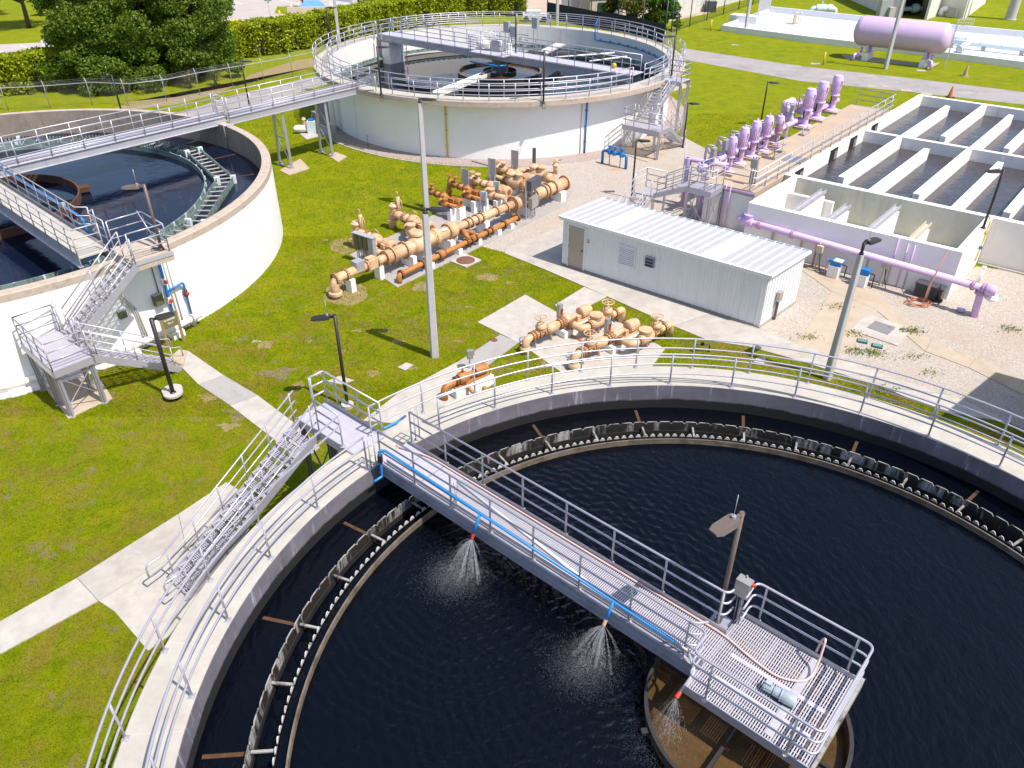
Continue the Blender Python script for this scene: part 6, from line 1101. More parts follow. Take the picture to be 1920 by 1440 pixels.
for p, q_ in (((1778, 198), (1693, 254)), ((1846.6, 196.8), (1768.7, 255)), ((1897, 215), (1821, 278)), ((1960, 225), (1872, 275))):
    (a0, c0), (a1, c1) = kc(p), kc(q_); divs.append((1, (c0+c1)/2, a0, a1))
for p, q_ in (((1688.5, 257.5), (1576, 331)), ((1739, 278), (1633.5, 356)), ((1819, 278), (1718, 363)), ((1876, 303), (1789, 390)), ((1985, 300), (1876, 395))):
    (a0, c0), (a1, c1) = kc(p), kc(q_); divs.append((2, (c0+c1)/2, a0, a1))
for row, c, a0, a1 in divs: wall(fb, K(min(a0, LA-.17), c, 0), K(max(a1, .17), c, 0), .6, ZW-.009-(.004 if row == 2 else 0), .32, name='divider')
cw_ = sum(d[1] for d in divs if d[0] == 2)/5
for k in range(3): c = divs[3][1]+3.3*(k+1); wall(fb, K(LA-.2, c, 0), K(amid+1.2, c, 0), .6, ZW-.009, .32, name='divider'); wall(fb, K(amid-.2, c+.8, 0), K(1.2, c+.8, 0), .6, ZW-.013, .32, name='divider')
mb = MB(); mb.add([K(.17, .03, ZQ), K(LA-.1, .03, ZQ), K(LA-.1, WC, ZQ), K(.17, WC, ZQ)], [(0, 3, 2, 1)]); mb.build('water', 'water_filter', kind='structure')
for a in (amid+1.55, amid-2.1, amid-5.2, .95):                          # sluice openings in the left wall
    q = MB().box(K(a, .035, ZQ+.15), (1.1, .06, 1.15), dirang(AD)).build('sluice_opening', 'dark_opening', fb, True); MB().box(K(a+.3, .075, ZQ+.3), (.45, .02, .5), dirang(AD)).build('sluice_gate', 'box_steel', q, True)
# dry chamber in front
cF = kc((1407.4, 377.4)); cR = kc((1799.4, 470.4)); aF = (cF[0]+cR[0])/2; cL = cF[1]; cRt = cR[1]
wall(fb, K(aF, cL, 0), K(aF, cRt+.15, 0), 0, ZW-.002, .30, 'white_wall', 'chamber_front'); wall(fb, K(aF, cRt, 0), K(-.17, cRt, 0), 0, ZW+.002, .30, 'basin_wall', 'chamber_end'); wall(fb, K(aF, cL+.15, 0), K(-.17, cL+.15, 0), 0, ZW-.008, .30, 'basin_wall', 'chamber_end')
MB().add([K(aF, cL, .5), K(aF, cRt, .5), K(-.1, cRt, .5), K(-.1, cL, .5)], [(0, 1, 2, 3)]).build('chamber_floor', 'basin_algae', fb, True); MB().bar(K(aF+.18, cL+.2, 1.2), K(aF+.18, cRt-.2, 1.2), .03, 1.9).build('lining', 'basin_algae', fb, True); MB().bar(K(-1.0, cL+.3, 1.1), K(-1.0, cL+2.7, 1.1), .25, 1.2).build('channel_wall', 'basin_wall', fb, True)
for k, (p, q_) in enumerate((((1504, 388), (1546, 362)), ((1566, 405), (1593, 390)), ((1641, 425), (1686, 391)), ((1720, 440), (1744, 424)))):
    (a0, c0), (a1, c1) = kc(p, ZW-.15), kc(q_, ZW-.15); c = (c0+c1)/2; a0 = aF+.2; st_ = MB().bar(K(a1, c, 1.2), K(a0, c, 1.2), .2, 1.6).build('baffle_wall', 'white_wall', fb, True)
    b = MB(); b.bar(K(a1+.1, c-.05, ZW-.14), K(a0, c-.05, ZW-.14), .22, .03); b.bar(K(a1+.1, c+.07, ZW-.07), K(a0, c+.07, ZW-.07), .03, .17); b.bar(K(a1+.1, c-.17, ZW-.07), K(a0, c-.17, ZW-.07), .03, .17); b.build('gutter', 'galvanized' if k < 3 else 'tan_wall', fb, True)
wall(fb, K(-.02, cRt+.15, 0), K(-.02, WC, 0), 0, ZW+.004, .34, 'basin_wall', 'side_wall')
# pump deck
ZK = 2.22; dk = thing('pump_deck', 'tan concrete pump deck raised on white walls beside the filter basins', 'deck', K(3, -2, 0))
dF = kc((1409, 360), ZK)[0]; wD = 3.15; DE = kc((1657, 205), ZK)[0]
MB().prism([K(dF, -.34, 0).to_2d(), K(DE+.1, -.34, 0).to_2d(), K(DE+.1, -wD, 0).to_2d(), K(dF, -wD, 0).to_2d()], ZK-.25, ZK).build('deck_slab', 'deck_concrete', dk, True)
MB().prism([K(dF+.06, -.4, 0).to_2d(), K(DE, -.4, 0).to_2d(), K(DE, -wD+.06, 0).to_2d(), K(dF+.06, -wD+.06, 0).to_2d()], 0, ZK-.25).build('deck_wall', 'white_wall', dk, True)
MB().prism([K(dF+5.9, -.45, 0).to_2d(), K(dF+7.1, -.45, 0).to_2d(), K(dF+7.1, -1.7, 0).to_2d(), K(dF+5.9, -1.7, 0).to_2d()], ZK, ZK+.02).build('hatch', 'hatch_metal', dk, True)
MB().bar(K(dF-.03, -.35, ZK-.1), K(dF-.03, -wD, ZK-.1), .05, .1).build('edge_trim', 'lavender_paint', dk, True)
dr_ = thing('railing', 'grey railing along the front and right edges of the pump deck', 'railing', K(dF, -.45, ZK)); rails(dr_, [K(dF+.05, -wD+1.0, ZK), K(dF+.05, -.42, ZK), K(DE, -.42, ZK), K(DE+.05, -wD+.3, ZK)], hs=(1.07, .72, .36), sp=1.5, m='galvanized', plate=False, r=.03)
def vpump(label, px, H_, R_, group, rusty=False):                      # upright turbine pump with discharge to the back
    c = W(px[0], px[1], ZK); t = thing('vertical_pump', label, 'pump', (c.x, c.y, ZK), dirang(CD), group); m = 'lavender_rusty' if rusty else 'lavender_paint'; mz = H_*.46
    MB().box((0, 0, .07), (R_*4.4, R_*4.4, .14)).build('plinth', 'path_concrete_tan', t)
    MB().lathe([(0, .14), (R_*1.75, .14), (R_*1.75, .2), (R_*.85, .26), (R_*.72, mz*.5), (R_*.72, mz*.97)], n=18).build('discharge_head', m, t)
    for a in (0, 1.57, 3.14, 4.71): MB().box((math.cos(a+.6)*R_*.72, math.sin(a+.6)*R_*.72, mz*.72), (.03, R_*.7, mz*.42), a+.6).build('window_guard', 'lavender_rusty' if a == 4.71 or rusty else 'dark_opening' if a == 3.14 else m, t)
    MB().lathe([(0, mz), (R_*1.35, mz), (R_*1.35, mz+.05), (R_*1.1, mz+.07), (R_*1.25, mz+H_*.18), (R_*1.28, mz+H_*.30)], n=18).build('motor_frame', m, t)
    b = MB()
    for k in range(14): a = 2*math.pi*k/14; b.box((math.cos(a)*R_*1.25, math.sin(a)*R_*1.25, mz+H_*.17), (.02, .03, H_*.2), a)
    b.build('cooling_ribs', 'lavender_rusty', t); MB().lathe([(R_*1.3, mz+H_*.30), (R_*1.33, mz+H_*.31), (R_*1.33, mz+H_*.45), (R_*1.2, mz+H_*.47), (R_*1.22, mz+H_*.49), (R_*1.05, mz+H_*.525), (R_*.4, mz+H_*.54), (0, mz+H_*.54)], n=20).build('motor_cap', 'lavender_paint', t)
    if R_ < .25: MB().lathe([(R_*.3, 0), (R_*.3, .05), (.02, .14), (0, .14)], (0, 0, mz+H_*.54), n=8).build('finial', 'lavender_paint', t)
    MB().box((R_*1.35, -R_*.4, mz+H_*.36), (R_*.4, R_*.5, H_*.1)).build('terminal_box', 'lavender_paint', t)
    zp = .42; pipe(t, [(-R_*.5, 0, zp), (-1.9, 0, zp)], R_*.62, 'lavender_paint', name='discharge_pipe', local=True)
    for x in (-R_*1.7, -.85, -1.25): flange(t, (x, 0, zp), (1, 0, 0), R_*.62, 'lavender_paint', 'lavender_rusty', True)
    MB().lathe([(0, -.2), (R_*.9, -.2), (R_*1.0, 0), (R_*.9, .2), (0, .2)], (-1.05, 0, zp), (1, 0, 0), 14).build('check_valve', 'lavender_paint', t); MB().lathe([(0, 0), (R_*.7, 0), (R_*.7, .2), (R_*.8, .22), (R_*.8, .28), (0, .28)], (-1.05, 0, zp+R_*.7), n=14).build('valve_cap', 'lavender_paint', t)
    pipe(t, [(-1.5, 0, zp), (-1.5, 0, zp+.75), (-1.35, 0, zp+.75), (-1.35, 0, zp+.65)], .025, 'lavender_paint', .05, 'vent_pipe', 6, True); MB().lathe([(0, -.1), (.05, -.1), (.08, .0), (.05, .1), (0, .12)], (-1.3, 0, zp+.62), n=10).build('air_valve', 'lavender_pale', t); MB().box((-1.6, 0, zp/2-.06), (.22, .3, zp-.12)).build('pipe_stand', 'lavender_paint', t)
    # control box on a frame behind the pump
    MB().box((-.75, -.55, 1.15), (.16, .4, .6)).build('control_box', 'box_grey', t); MB().box((-.66, -.55, 1.15), (.02, .34, .52)).build('control_door', 'box_steel', t)
    for e in (-.72, -.38): MB().bar((-.85, e, 0), (-.85, e, 1.5), .05, .05).build('stand_leg', 'galvanized', t)
    pipe(t, [(-.85, -.3, 1.45), (-1.3, -.3, 1.45), (-1.3, -.3, .6)], .035, 'galvanized', .08, 'conduit', 8, True); pipe(t, [(-.75, -.5, .85), (-.5, -.4, .4), (-.2, -.2, .8)], .022, 'black_rubber', .2, 'cable', 6, True)
    return t
SG = 'upright lavender pumps on the deck'
for k, (px, h_, r_, lab, ru) in enumerate((((1365, 327), 2.05, .165, 'slim lavender upright pump nearest the deck stairs', False), ((1386, 311), 2.15, .195, 'lavender upright pump second from the deck stairs', False), ((1408, 298), 2.15, .2, 'lavender upright pump third from the deck stairs, plain column', False), ((1431, 287), 2.15, .2, 'lavender upright pump fourth from the deck stairs', False), ((1454, 276), 1.85, .175, 'shorter rust-stained lavender pump fifth from the deck stairs', True), ((1507, 240), 2.45, .25, 'big lavender pump after the gap in the row', False), ((1531, 225), 2.45, .25, 'big lavender pump in the middle of the far three', False), ((1558, 210), 2.4, .25, 'big lavender pump at the far end of the deck', False))): vpump(lab, px, h_, r_, SG, ru)
t = thing('pressure_vessel', 'lavender horizontal vessel and pipes behind the gap in the pump row', 'vessel', W(1475, 215, ZK), dirang(AD)); MB().lathe([(0, -.7), (.2, -.67), (.28, -.55), (.28, .55), (.2, .67), (0, .7)], (0, 0, .75), (1, 0, 0), 18).build('shell', 'lavender_paint', t)
for e in (-.4, .4): MB().box((e, 0, .32), (.16, .5, .64)).build('saddle', 'lavender_paint', t)
pipe(t, [(-1.6, -.4, .7), (.9, -.4, .7)], .17, 'lavender_paint', name='pipe', local=True)
for x in (-1.4, -.9, -.4): flange(t, (x, -.4, .7), (1, 0, 0), .17, 'lavender_paint', 'lavender_rusty', True)
t = thing('railed_pit', 'low railed pit with grey kerb in the gap of the pump row', 'pit', K(dF+6.4, -2.3, ZK)); b_ = [K(dF+5.7, -1.95, ZK), K(dF+7.2, -1.95, ZK), K(dF+7.2, -2.95, ZK), K(dF+5.7, -2.95, ZK), K(dF+5.7, -1.95, ZK)]
rails(t, b_, hs=(.95, .5), sp=1.0, m='aluminium', plate=False); [MB().bar(p+zt*.06, q_+zt*.06, .14, .16).build('kerb', 'path_concrete_grey', t, True) for p, q_ in zip(b_, b_[1:])]
t = thing('pipe_bench', 'lavender pipe hoop on a small plinth near the far pumps', 'pipe', W(1508, 252, ZK), dirang(AD)); MB().box((0, 0, .06), (.9, .35, .12)).build('plinth', 'path_concrete_grey', t); pipe(t, [(-.35, 0, .1), (-.35, 0, .45), (.35, 0, .45), (.35, 0, .1)], .03, 'lavender_paint', .06, 'hoop', 8, True)
t = thing('switch_box', 'grey switch box on posts at the near right corner of the pump deck', 'box', W(1408, 347, ZK), dirang(CD)); MB().box((0, 0, 1.15), (.36, .2, .46)).build('box', 'box_steel', t)
for e in (-.14, .0, .14): MB().bar((e, .1, 0), (e, .1, 1.45), .05, .05).build('post', 'box_dark_brown', t)
t = thing('riser_pipe', 'lavender riser pipe with tee left of the pump deck', 'pipe', W(1278, 385)); c = W(1279, 388); pipe(t, [c, c+zt*2.75, W(1365, 310, ZK+.6)], .13, 'lavender_paint', .25, 'pipe'); MB().lathe([(.13, -.2), (.2, -.2), (.2, .2), (.13, .2)], c+zt*2.62, n=16).build('tee', 'lavender_paint', t, True); MB().tube([c+Vector((-.2, 0, 1.5)), c+Vector((-.2, 0, 3.6))], .025, 6).build('vent_pipe', 'lavender_paint', t, True)
dh = thing('discharge_header', 'lavender collecting pipe behind the row of upright pumps', 'pipe', K(3, -3.7, 0)); pipe(dh, [K(dF+.4, -3.75, ZK+.42), K(DE-1.2, -3.75, ZK+.42)], .17, 'lavender_paint', name='run')
for k in range(9):
    a_ = dF+.6+k*1.75; flange(dh, K(a_, -3.75, ZK+.42), AD, .17, 'lavender_paint', 'lavender_rusty')
    if k % 2 == 0: MB().bar(K(a_+.5, -3.75, 0), K(a_+.5, -3.75, ZK+.3), .14, .14).build('stand', 'lavender_paint', dh, True); MB().lathe([(0, 0), (.12, 0), (.14, .2), (.08, .3), (.04, .45), (.08, .55), (0, .62)], K(a_+.9, -3.75, ZK+.55), n=14).build('air_valve', 'lavender_paint', dh, True)
# stairs up to the pump deck
ds = thing('staircase', 'grey steel stairs and landing at the near corner of the pump deck', 'staircase', W(1310, 380)); DL = K(dF-.05, -wD+1.1, ZK); 
c0 = [K(dF-.02, -wD-.25, 0), K(dF-.02, -wD+1.05, 0), K(dF-1.35, -wD+1.05, 0), K(dF-1.35, -wD-.25, 0)]
gm = MB(); grating_mb(gm, c0[3].to_2d(), AD.to_2d(), CD.to_2d(), 1.33, 1.3, ZK, sp=.09, wd=.055); gm.build('landing_grating', 'grating', ds, True, kind='stuff')
for p, q_ in zip(c0, c0[1:]+c0[:1]): MB().bar(p+zt*(ZK-.14), q_+zt*(ZK-.14), .07, .26).build('landing_beam', 'aluminium', ds, True)
for p in c0: leg(ds, (p.x, p.y, 0), ZK-.25, 'aluminium', .14)
brace_x(ds, c0[2]+zt*.2, c0[3]+zt*.2, c0[2]+zt*(ZK-.35), c0[3]+zt*(ZK-.35)); brace_x(ds, c0[2]+zt*.2, c0[1]+zt*.2, c0[2]+zt*(ZK-.35), c0[1]+zt*(ZK-.35)); brace_x(ds, c0[0]+zt*.2, c0[3]+zt*.2, c0[0]+zt*(ZK-.35), c0[3]+zt*(ZK-.35))
rails(ds, [K(dF, -wD+1.02, ZK), K(dF-1.32, -wD+1.02, ZK), K(dF-1.32, -wD-.2, ZK)], sp=.95, m='galvanized', plate=False, r=.028); rails(ds, [K(dF+.9, -wD-.05, ZK), K(dF-.05, -wD-.2, ZK)], sp=.9, m='galvanized', plate=False, r=.028)
mid_ = K(dF-.7, -wD-2.2, 1.25); flight(ds, mid_, K(dF-.7, -wD-.28, ZK), 1.05, 6, 'galvanized', grip=False, sp=1.0)
l4 = [K(dF-.1, -wD-2.2, 0), K(dF-1.3, -wD-2.2, 0), K(dF-1.3, -wD-3.4, 0), K(dF-.1, -wD-3.4, 0)]; MB().prism([p.to_2d() for p in l4], 1.18, 1.25).build('mid_landing', 'aluminium_dull', ds, True)
for p in l4: leg(ds, (p.x, p.y, 0), 1.15, 'aluminium', .12)
rails(ds, [l4[0]+zt*1.25, l4[3]+zt*1.25, l4[2]+zt*1.25], sp=1.1, m='galvanized', plate=False, r=.028); flight(ds, K(dF-3.3, -wD-2.8, .02), K(dF-1.3, -wD-2.8, 1.25), 1.05, 7, 'galvanized', sp=1.0)
# pipes on the basin front
hp2 = thing('wall_header', 'long lavender pipe running in front of the filter basin wall', 'pipe', W(1620, 500)); 
def z_at(px, a):                                                  # height of a picture point standing at basin depth a
    lo, hi = 0.0, 3.0
    for _ in range(30):
        m_ = (lo+hi)/2
        if kc(px, m_)[0] > a: lo = m_
        else: hi = m_
    return lo
zpp = (z_at((1384, 410), aF-.5)+z_at((1780, 522), aF-.5))/2; e0, e1 = W(1384, 410, zpp), W(1853, 543, zpp); ed = (e1-e0).normalized(); en = Vector((-ed.y, ed.x, 0))
pipe(hp2, [e0+en*.5, e0, e1], .155, 'lavender_paint', .3, 'run'); MB().lathe([(0, 0), (.2, 0), (.2, .18), (.24, .2), (.24, .28), (0, .28)], e0+ed*.55+zt*.1, n=18).build('valve_cap', 'lavender_paint', hp2, True); MB().lathe([(.155, -.3), (.24, -.25), (.26, 0), (.24, .25), (.155, .3)], e0+ed*.55, ed, 18).build('valve', 'lavender_paint', hp2, True)
for k in (.1, .25, .95, .985): flange(hp2, e0.lerp(e1, k), ed, .155, 'lavender_paint', 'lavender_rusty')
pipe(hp2, [e1-ed*.25, e1-ed*.25+Vector((.02, -.05, -.5)), e1-ed*.25+Vector((.05, -.1, -zpp))], .15, 'lavender_paint', .1, 'down_leg'); MB().lathe([(0, -.2), (.2, -.2), (.24, -.1), (.24, .1), (.2, .2), (0, .22)], e1+ed*.12, ed, 16).build('end_valve', 'lavender_paint', hp2, True); flange(hp2, e1-ed*.25-zt*.22, (0, 0, 1), .15, 'lavender_paint', 'lavender_rusty')
MB().lathe([(0, -.05), (.26, -.05), (.26, .05), (0, .05)], e1+Vector((.25, .0, -.35)), (.3, -.3, .9), 20).build('flap_cover', 'white_pvc', hp2, True)
for px_ in (1463, 1523, 1553, 1652, 1765): k = (px_-1384)/(1853-1384); p = e0.lerp(e1, k); MB().bar(Vector((p.x, p.y, 0))-en*.02, Vector((p.x, p.y, zpp-.1))-en*.02, .09, .09).build('stand', 'box_steel', hp2, True)
t = thing('vent_stub', 'round lavender cap sitting on the gravel below the pipe end', 'cap', W(1801, 584)); MB().lathe([(0, .16), (.14, .16), (.17, .13), (.17, .05), (.1, .0)], n=18).build('cap', 'lavender_pale', t); MB().cyl((0, 0, -.05), (0, 0, .06), .1, 14).build('stub', 'lavender_paint', t)
t = thing('standpipe', 'short white standpipe on the gravel right of the basin corner', 'pipe', W(1832, 531)); pipe(t, [(0, 0, 0), (.1, .05, .75)], .085, 'white_pvc', name='pipe', local=True); MB().lathe([(.1, 0), (.1, .12), (0, .12)], (.1, .05, .7), n=14).build('cap', 'white_pvc', t)
def chem(label, px, tilt):
    t = thing('dosing_pump', label, 'pump', W(*px), dirang(ed)); MB().box((0, 0, .3), (.5, .42, .6)).build('pedestal', 'white_paint', t); MB().box((.05, 0, .72), (.44, .3, .22)).build('pump_body', 'blue_paint', t); MB().box((.1, 0, .86), (.38, .34, .06)).build('pump_lid', 'white_pvc' if tilt else 'blue_paint', t); MB().lathe([(0, 0), (.1, 0), (.1, .16), (0, .16)], (-.18, 0, .75), (-1, 0, .1), 14).build('pump_head', 'blue_paint', t); pipe(t, [(-.3, 0, .78), (-.42, .0, .78), (-.42, 0, .1), (-.9, 0, .1)], .03, 'lavender_paint', .06, 'pipe', 8, True); pipe(t, [(.3, .05, .7), (.5, .05, .7), (.5, .05, .05)], .025, 'lamp_black', .06, 'hose', 6, True)
chem('blue dosing pump on a white pedestal, one with a white lid', (1561, 519), True); chem('blue dosing pump on a white pedestal nearer the concrete pole', (1612, 536), False)
for k, (px, lab) in enumerate((((1527, 505), 'tan bracket stand left of the white-lidded dosing pump'), ((1648, 535), 'tan bracket stand with hanging box by the long lavender pipe'))):
    t = thing('bracket_stand', lab, 'stand', W(*px), dirang(ed)); MB().bar((0, 0, 0), (0, 0, 1.35), .10, .06).build('post', 'tan_wall', t); MB().bar((.16, 0, 0), (.16, 0, 1.2), .05, .05).build('post', 'box_steel', t); MB().box((.05, -.08, 1.1), (.3, .16, .34)).build('box', 'box_steel' if k else 'tan_wall', t); pipe(t, [(.1, -.05, .9), (.2, -.2, .5), (.4, -.3, .05)], .02, 'black_rubber', .2, 'cable', 6, True)
t = thing('deck_box', 'dark brown slatted storage box against the basin wall', 'box', W(1739, 557), dirang(ed)); MB().box((0, 0, .29), (1.15, .52, .58)).build('body', 'box_dark_brown', t); MB().box((0, 0, .62), (1.2, .58, .08)).build('lid', 'panel_dark', t)
for k in range(12): MB().box((-.52+k*.095, -.27, .3), (.06, .03, .5)).build('slat', 'box_dark_brown', t)
t = thing('hose', 'orange hose coiled on the gravel and hung over the basin wall', 'hose', W(1720, 575)); pts = [W(1782, 462, ZW+.03), W(1778, 468, ZW-.05), W(1760, 505, 1.6), W(1740, 540, .9), W(1733, 562, .4), W(1729, 568, .05)]
for k in range(34): a = k*.62; r_ = .42+.05*math.sin(k*1.7); c = W(1722, 569, .05); pts.append(c+Vector((r_*1.15*math.cos(a)+.1*math.sin(k), r_*.8*math.sin(a), .004*k)))
MB().tube(bend(pts, .2, 3), .02, 6).build('hose', 'orange_hose', t, True)
t = thing('cable_coil', 'black cable coil hanging by the storage box', 'cable', W(1762, 560)); MB().tube([W(1757, 565, .12)+Vector((.2*math.cos(a), .16*math.sin(a), .02*a/6)) for a in np.linspace(0, 25, 60)], .022, 6).build('coil', 'black_rubber', t, True); MB().tube([W(1757, 563, .15), W(1765, 535, .8)], .05, 8).build('strap', 'black_rubber', t, True)
for k, (px, zt0) in enumerate(((1688, 0), (1712, 1), (1728, 1))):
    a_ = kc((px, 445))[1]; lab = ['single thin lavender pipe up the basin front wall', 'left of the paired lavender pipes up the basin front wall', 'right of the paired lavender pipes up the basin front wall'][k]; tag(MB().tube([K(aF-.2, a_, .05), K(aF-.2, a_, ZW+.12-zt0*.28)], .028, 8).build('wall_tube', 'lavender_paint'), lab, 'pipe')
for k in range(2): a_ = kc((1352+k*6, 372))[1]; tag(MB().tube([K(dF-.06, -1.9+.25*k, .05), K(dF-.06, -1.9+.25*k, ZK+.25)], .03, 8).build('wall_tube', 'lavender_paint'), ('left' if k == 0 else 'right')+' lavender tube on the end wall of the pump deck', 'pipe')
t = thing('gas_pipe', 'yellow pipe with valves on the sunlit end wall of the basin', 'pipe', K(aF+.5, cRt+.2, 0)); pipe(t, [K(-.8, cRt+.05, ZW+.25), K(-1.2, cRt+.22, ZW+.2), K(-1.2, cRt+.22, 1.4), K(-1.6, cRt+.22, .6)], .03, 'yellow_paint', .08, 'pipe', 8); MB().box(K(-1.3, cRt+.22, 1.2), (.1, .1, .16)).build('valve', 'blue_paint', t, True); MB().box(K(-1.2, cRt+.22, 1.9), (.1, .1, .14)).build('valve', 'yellow_paint', t, True)
pipe(t, [K(-1.0, cRt+.0, ZW+.02), K(-1.0, cRt-.05, ZW+.35), K(-1.35, cRt-.05, ZW+.35), K(-1.35, cRt-.2, ZW-.1)], .022, 'steel_grey', .05, 'tube', 6)
tag(MB().tube([K(-.28, cRt+.2, .06), K(-.28, WC-2, .06)], .05, 8).build('ground_pipe', 'white_pipe'), 'thin white pipe along the foot of the recessed basin wall', 'pipe')
lamp('dark lamp post on the corner of the filter basin wall', W(1843, 428, ZW), 2.75, 185, 'lamp_bronze', .055, True); lamp('black lamp post on the grass behind the lavender pumps', W(1425, 238), 3.2, 0, 'lamp_black', .055)
# ground fittings right
t = thing('access_hatch', 'grey metal hatch set in a pale concrete slab on the gravel', 'hatch', W(1650, 618)); MB().prism(PW([(1594, 620), (1626, 590), (1710, 617), (1683, 650)]), -.03, .05).build('slab', 'path_concrete_pale', t, True); MB().prism(PW([(1625, 616), (1641, 604), (1678, 616), (1664, 630)]), .05, .07).build('plate', 'hatch_metal', t, True)
for k, (px, lab) in enumerate((((1616, 641), 'left green valve box lid on the gravel'), ((1644, 650), 'right green valve box lid on the gravel'))): t = thing('valve_box', lab, 'lid', W(*px), -.45); MB().box((0, 0, .03), (.34, .24, .1)).build('lid', 'green_lid', t); MB().box((0, 0, .0), (.42, .31, .08)).build('frame', 'fence_green', t)
t = thing('sprinkler_stand', 'small dark pipe stand in the grass by the foreground railing', 'stand', W(1315, 660)); pipe(t, [(-.3, 0, 0), (-.3, 0, .35), (.3, 0, .35), (.3, 0, 0)], .03, 'fence_green', .08, 'pipe', 8, True); MB().box((0, 0, .38), (.12, .1, .1)).build('valve', 'lamp_black', t)
tag(sheet('rust_stain', [W(1535, 503).to_2d()+Vector((.9*math.cos(a)*random.uniform(.6, 1), .5*math.sin(a)*random.uniform(.6, 1))) for a in np.linspace(0, 6, 12)], .05, 'path_concrete_tan'), None, None)
# ------------------------------------------------------------------ background right
def sq(p, q_, r_, s_): return [p, q_, r_, s_]
WS = [W(1353, 58), W(1520, 80), W(1700, 101), W(1920, 129), W(2300, 176)]; WB = [W(1440, 27), W(1600, 44), W(1760, 61), W(1920, 76), W(2300, 118)]
t = thing('containment_slab', 'low white concrete containment basin behind the lavender tank', 'basin', W(1600, 70))
poly = [p.to_2d() for p in WS]+[p.to_2d() for p in WB[::-1]]; bare(poly); MB().prism(poly, -.05, .35).build('floor', 'slab_white', t)if False else None
MB().add([(p.x, p.y, .30) for p in poly], [tuple(range(len(poly)))]).build('floor', 'slab_white', t, True)
for P, hh in ((WS, .62), (WB, .95)):
    for a, b_ in zip(P, P[1:]): MB().bar(Vector((a.x, a.y, hh/2)), Vector((b_.x, b_.y, hh/2)), .25, hh).build('kerb_wall', 'tank_white', t, True)
MB().bar(Vector((WS[0].x, WS[0].y, .33)), Vector((WB[0].x, WB[0].y, .33)), .25, .64).build('kerb_wall', 'tank_white', t, True)
c = W(1400, 50); MB().box((c.x, c.y+1.2, .55), (3.4, 1.6, 1.1), -.62).build('side_pit', 'tank_white', t, True)
pt = thing('horizontal_tank', 'big pale lavender horizontal tank on two white saddles', 'tank', W(1678, 118)); A_, B_ = W(1620, 110), W(1738, 124); TD = (B_-A_).normalized(); c = (A_+B_)/2; TL = 8.9; TR = 1.36; zc = 2.55
MB().lathe([(0, -TL/2), (TR*.45, -TL/2+.07), (TR*.8, -TL/2+.28), (TR*.97, -TL/2+.6), (TR, -TL/2+.8), (TR, TL/2-.8), (TR*.97, TL/2-.6), (TR*.8, TL/2-.28), (TR*.45, TL/2-.07), (0, TL/2)], (c.x, c.y, zc), TD, 40).build('shell', 'lavender_pale', pt, True)
for e in (-1, 1):
    p = c+TD*(e*TL*.30); MB().box((p.x, p.y, .35), (.55, 2.3, .7), dirang(TD)).build('saddle_block', 'white_paint', pt, True); b = MB(); b.box((p.x, p.y, 1.05), (.14, 2.0, .75), dirang(TD)); b.box((p.x, p.y, 1.2), (.5, .14, .9), dirang(TD)); b.build('saddle_leg', 'lavender_paint', pt, True)
    nn = Vector((TD.y, -TD.x, 0)); s_ = p+nn*.5+TD*(e*.6); pipe(pt, [Vector((s_.x, s_.y, 1.15)), Vector((s_.x, s_.y, .6)), Vector((s_.x, s_.y, .6))+nn*1.2+TD*e*.3, (Vector((s_.x, s_.y, 0))+nn*1.2+TD*e*.3)], .12, 'lavender_paint', .2, 'drain_pipe'); MB().lathe([(0, -.15), (.2, -.15), (.2, .15), (0, .15)], Vector((s_.x, s_.y, .6))+nn*.8, nn, 12).build('drain_valve', 'lavender_paint', pt, True)
for dx in (0, .55): p = c+TD*(TL/2+.05)+nn*(dx-.3); MB().bar(Vector((p.x, p.y, .1)), Vector((p.x, p.y, 4.2)), .05, .05).build('ladder_rail', 'galvanized', pt, True)
MB().bar(c+TD*(TL/2+.05)-nn*.3+zt*4.2, c+TD*(TL/2+.05)+nn*.25+zt*4.2, .05, .05).build('ladder_rail', 'galvanized', pt, True)
slabs('tank_pad', [PW([(1575, 102), (1735, 120), (1762, 118), (1742, 130), (1700, 122), (1590, 112)])], 'path_concrete_tan')
def bluepipe(label, pts, r, z, extra=()):
    t = thing('white_pipe', label, 'pipe', W(*pts[0])); P = [W(x, y, z) for x, y in pts]; pipe(t, P, r, 'pale_blue_pipe', .3, 'run')
    for k in range(len(P)-1):
        a, b_ = P[k], P[k+1]; d = (b_-a).normalized()
        for s_ in np.arange(.6, (b_-a).length, 1.9): MB().lathe([(r, -.05), (r*1.3, -.05), (r*1.3, .05), (r, .05)], a+d*s_, d, 16).build('flange', 'pale_blue_pipe', t, True)
        for s_ in np.arange(.8, (b_-a).length, 3.5): p = a+d*s_; MB().box((p.x, p.y, z/2), (.35, .5, z), dirang(d)).build('pipe_block', 'box_grey', t, True)
    return t
bluepipe('long pale pipe on grey blocks right of the lavender tank', [(1770, 76), (1830, 82), (1920, 92), (2060, 108)], .27, .9); bluepipe('pale branch pipe crossing beside the lavender tank end', [(1798, 92), (1815, 80)], .3, .95); bluepipe('second pale pipe behind the lavender tank end', [(1765, 68), (1818, 74)], .25, 1.0)
t = thing('pipe_manifold', 'pale bulbous pipe manifold at the back of the white basin', 'valve', W(1540, 30)); P = [W(1519, 30), W(1519, 30)+zt*.9, W(1564, 31)+zt*.9, W(1564, 31)]; pipe(t, P, .3, 'pale_blue_pipe', .5, 'run')
for k in (.3, .5, .75): p = P[1].lerp(P[2], k); MB().lathe([(.3, -.4), (.48, -.3), (.52, 0), (.48, .3), (.3, .4)], p, (P[2]-P[1]), 18).build('valve_body', 'pale_blue_pipe', t, True)
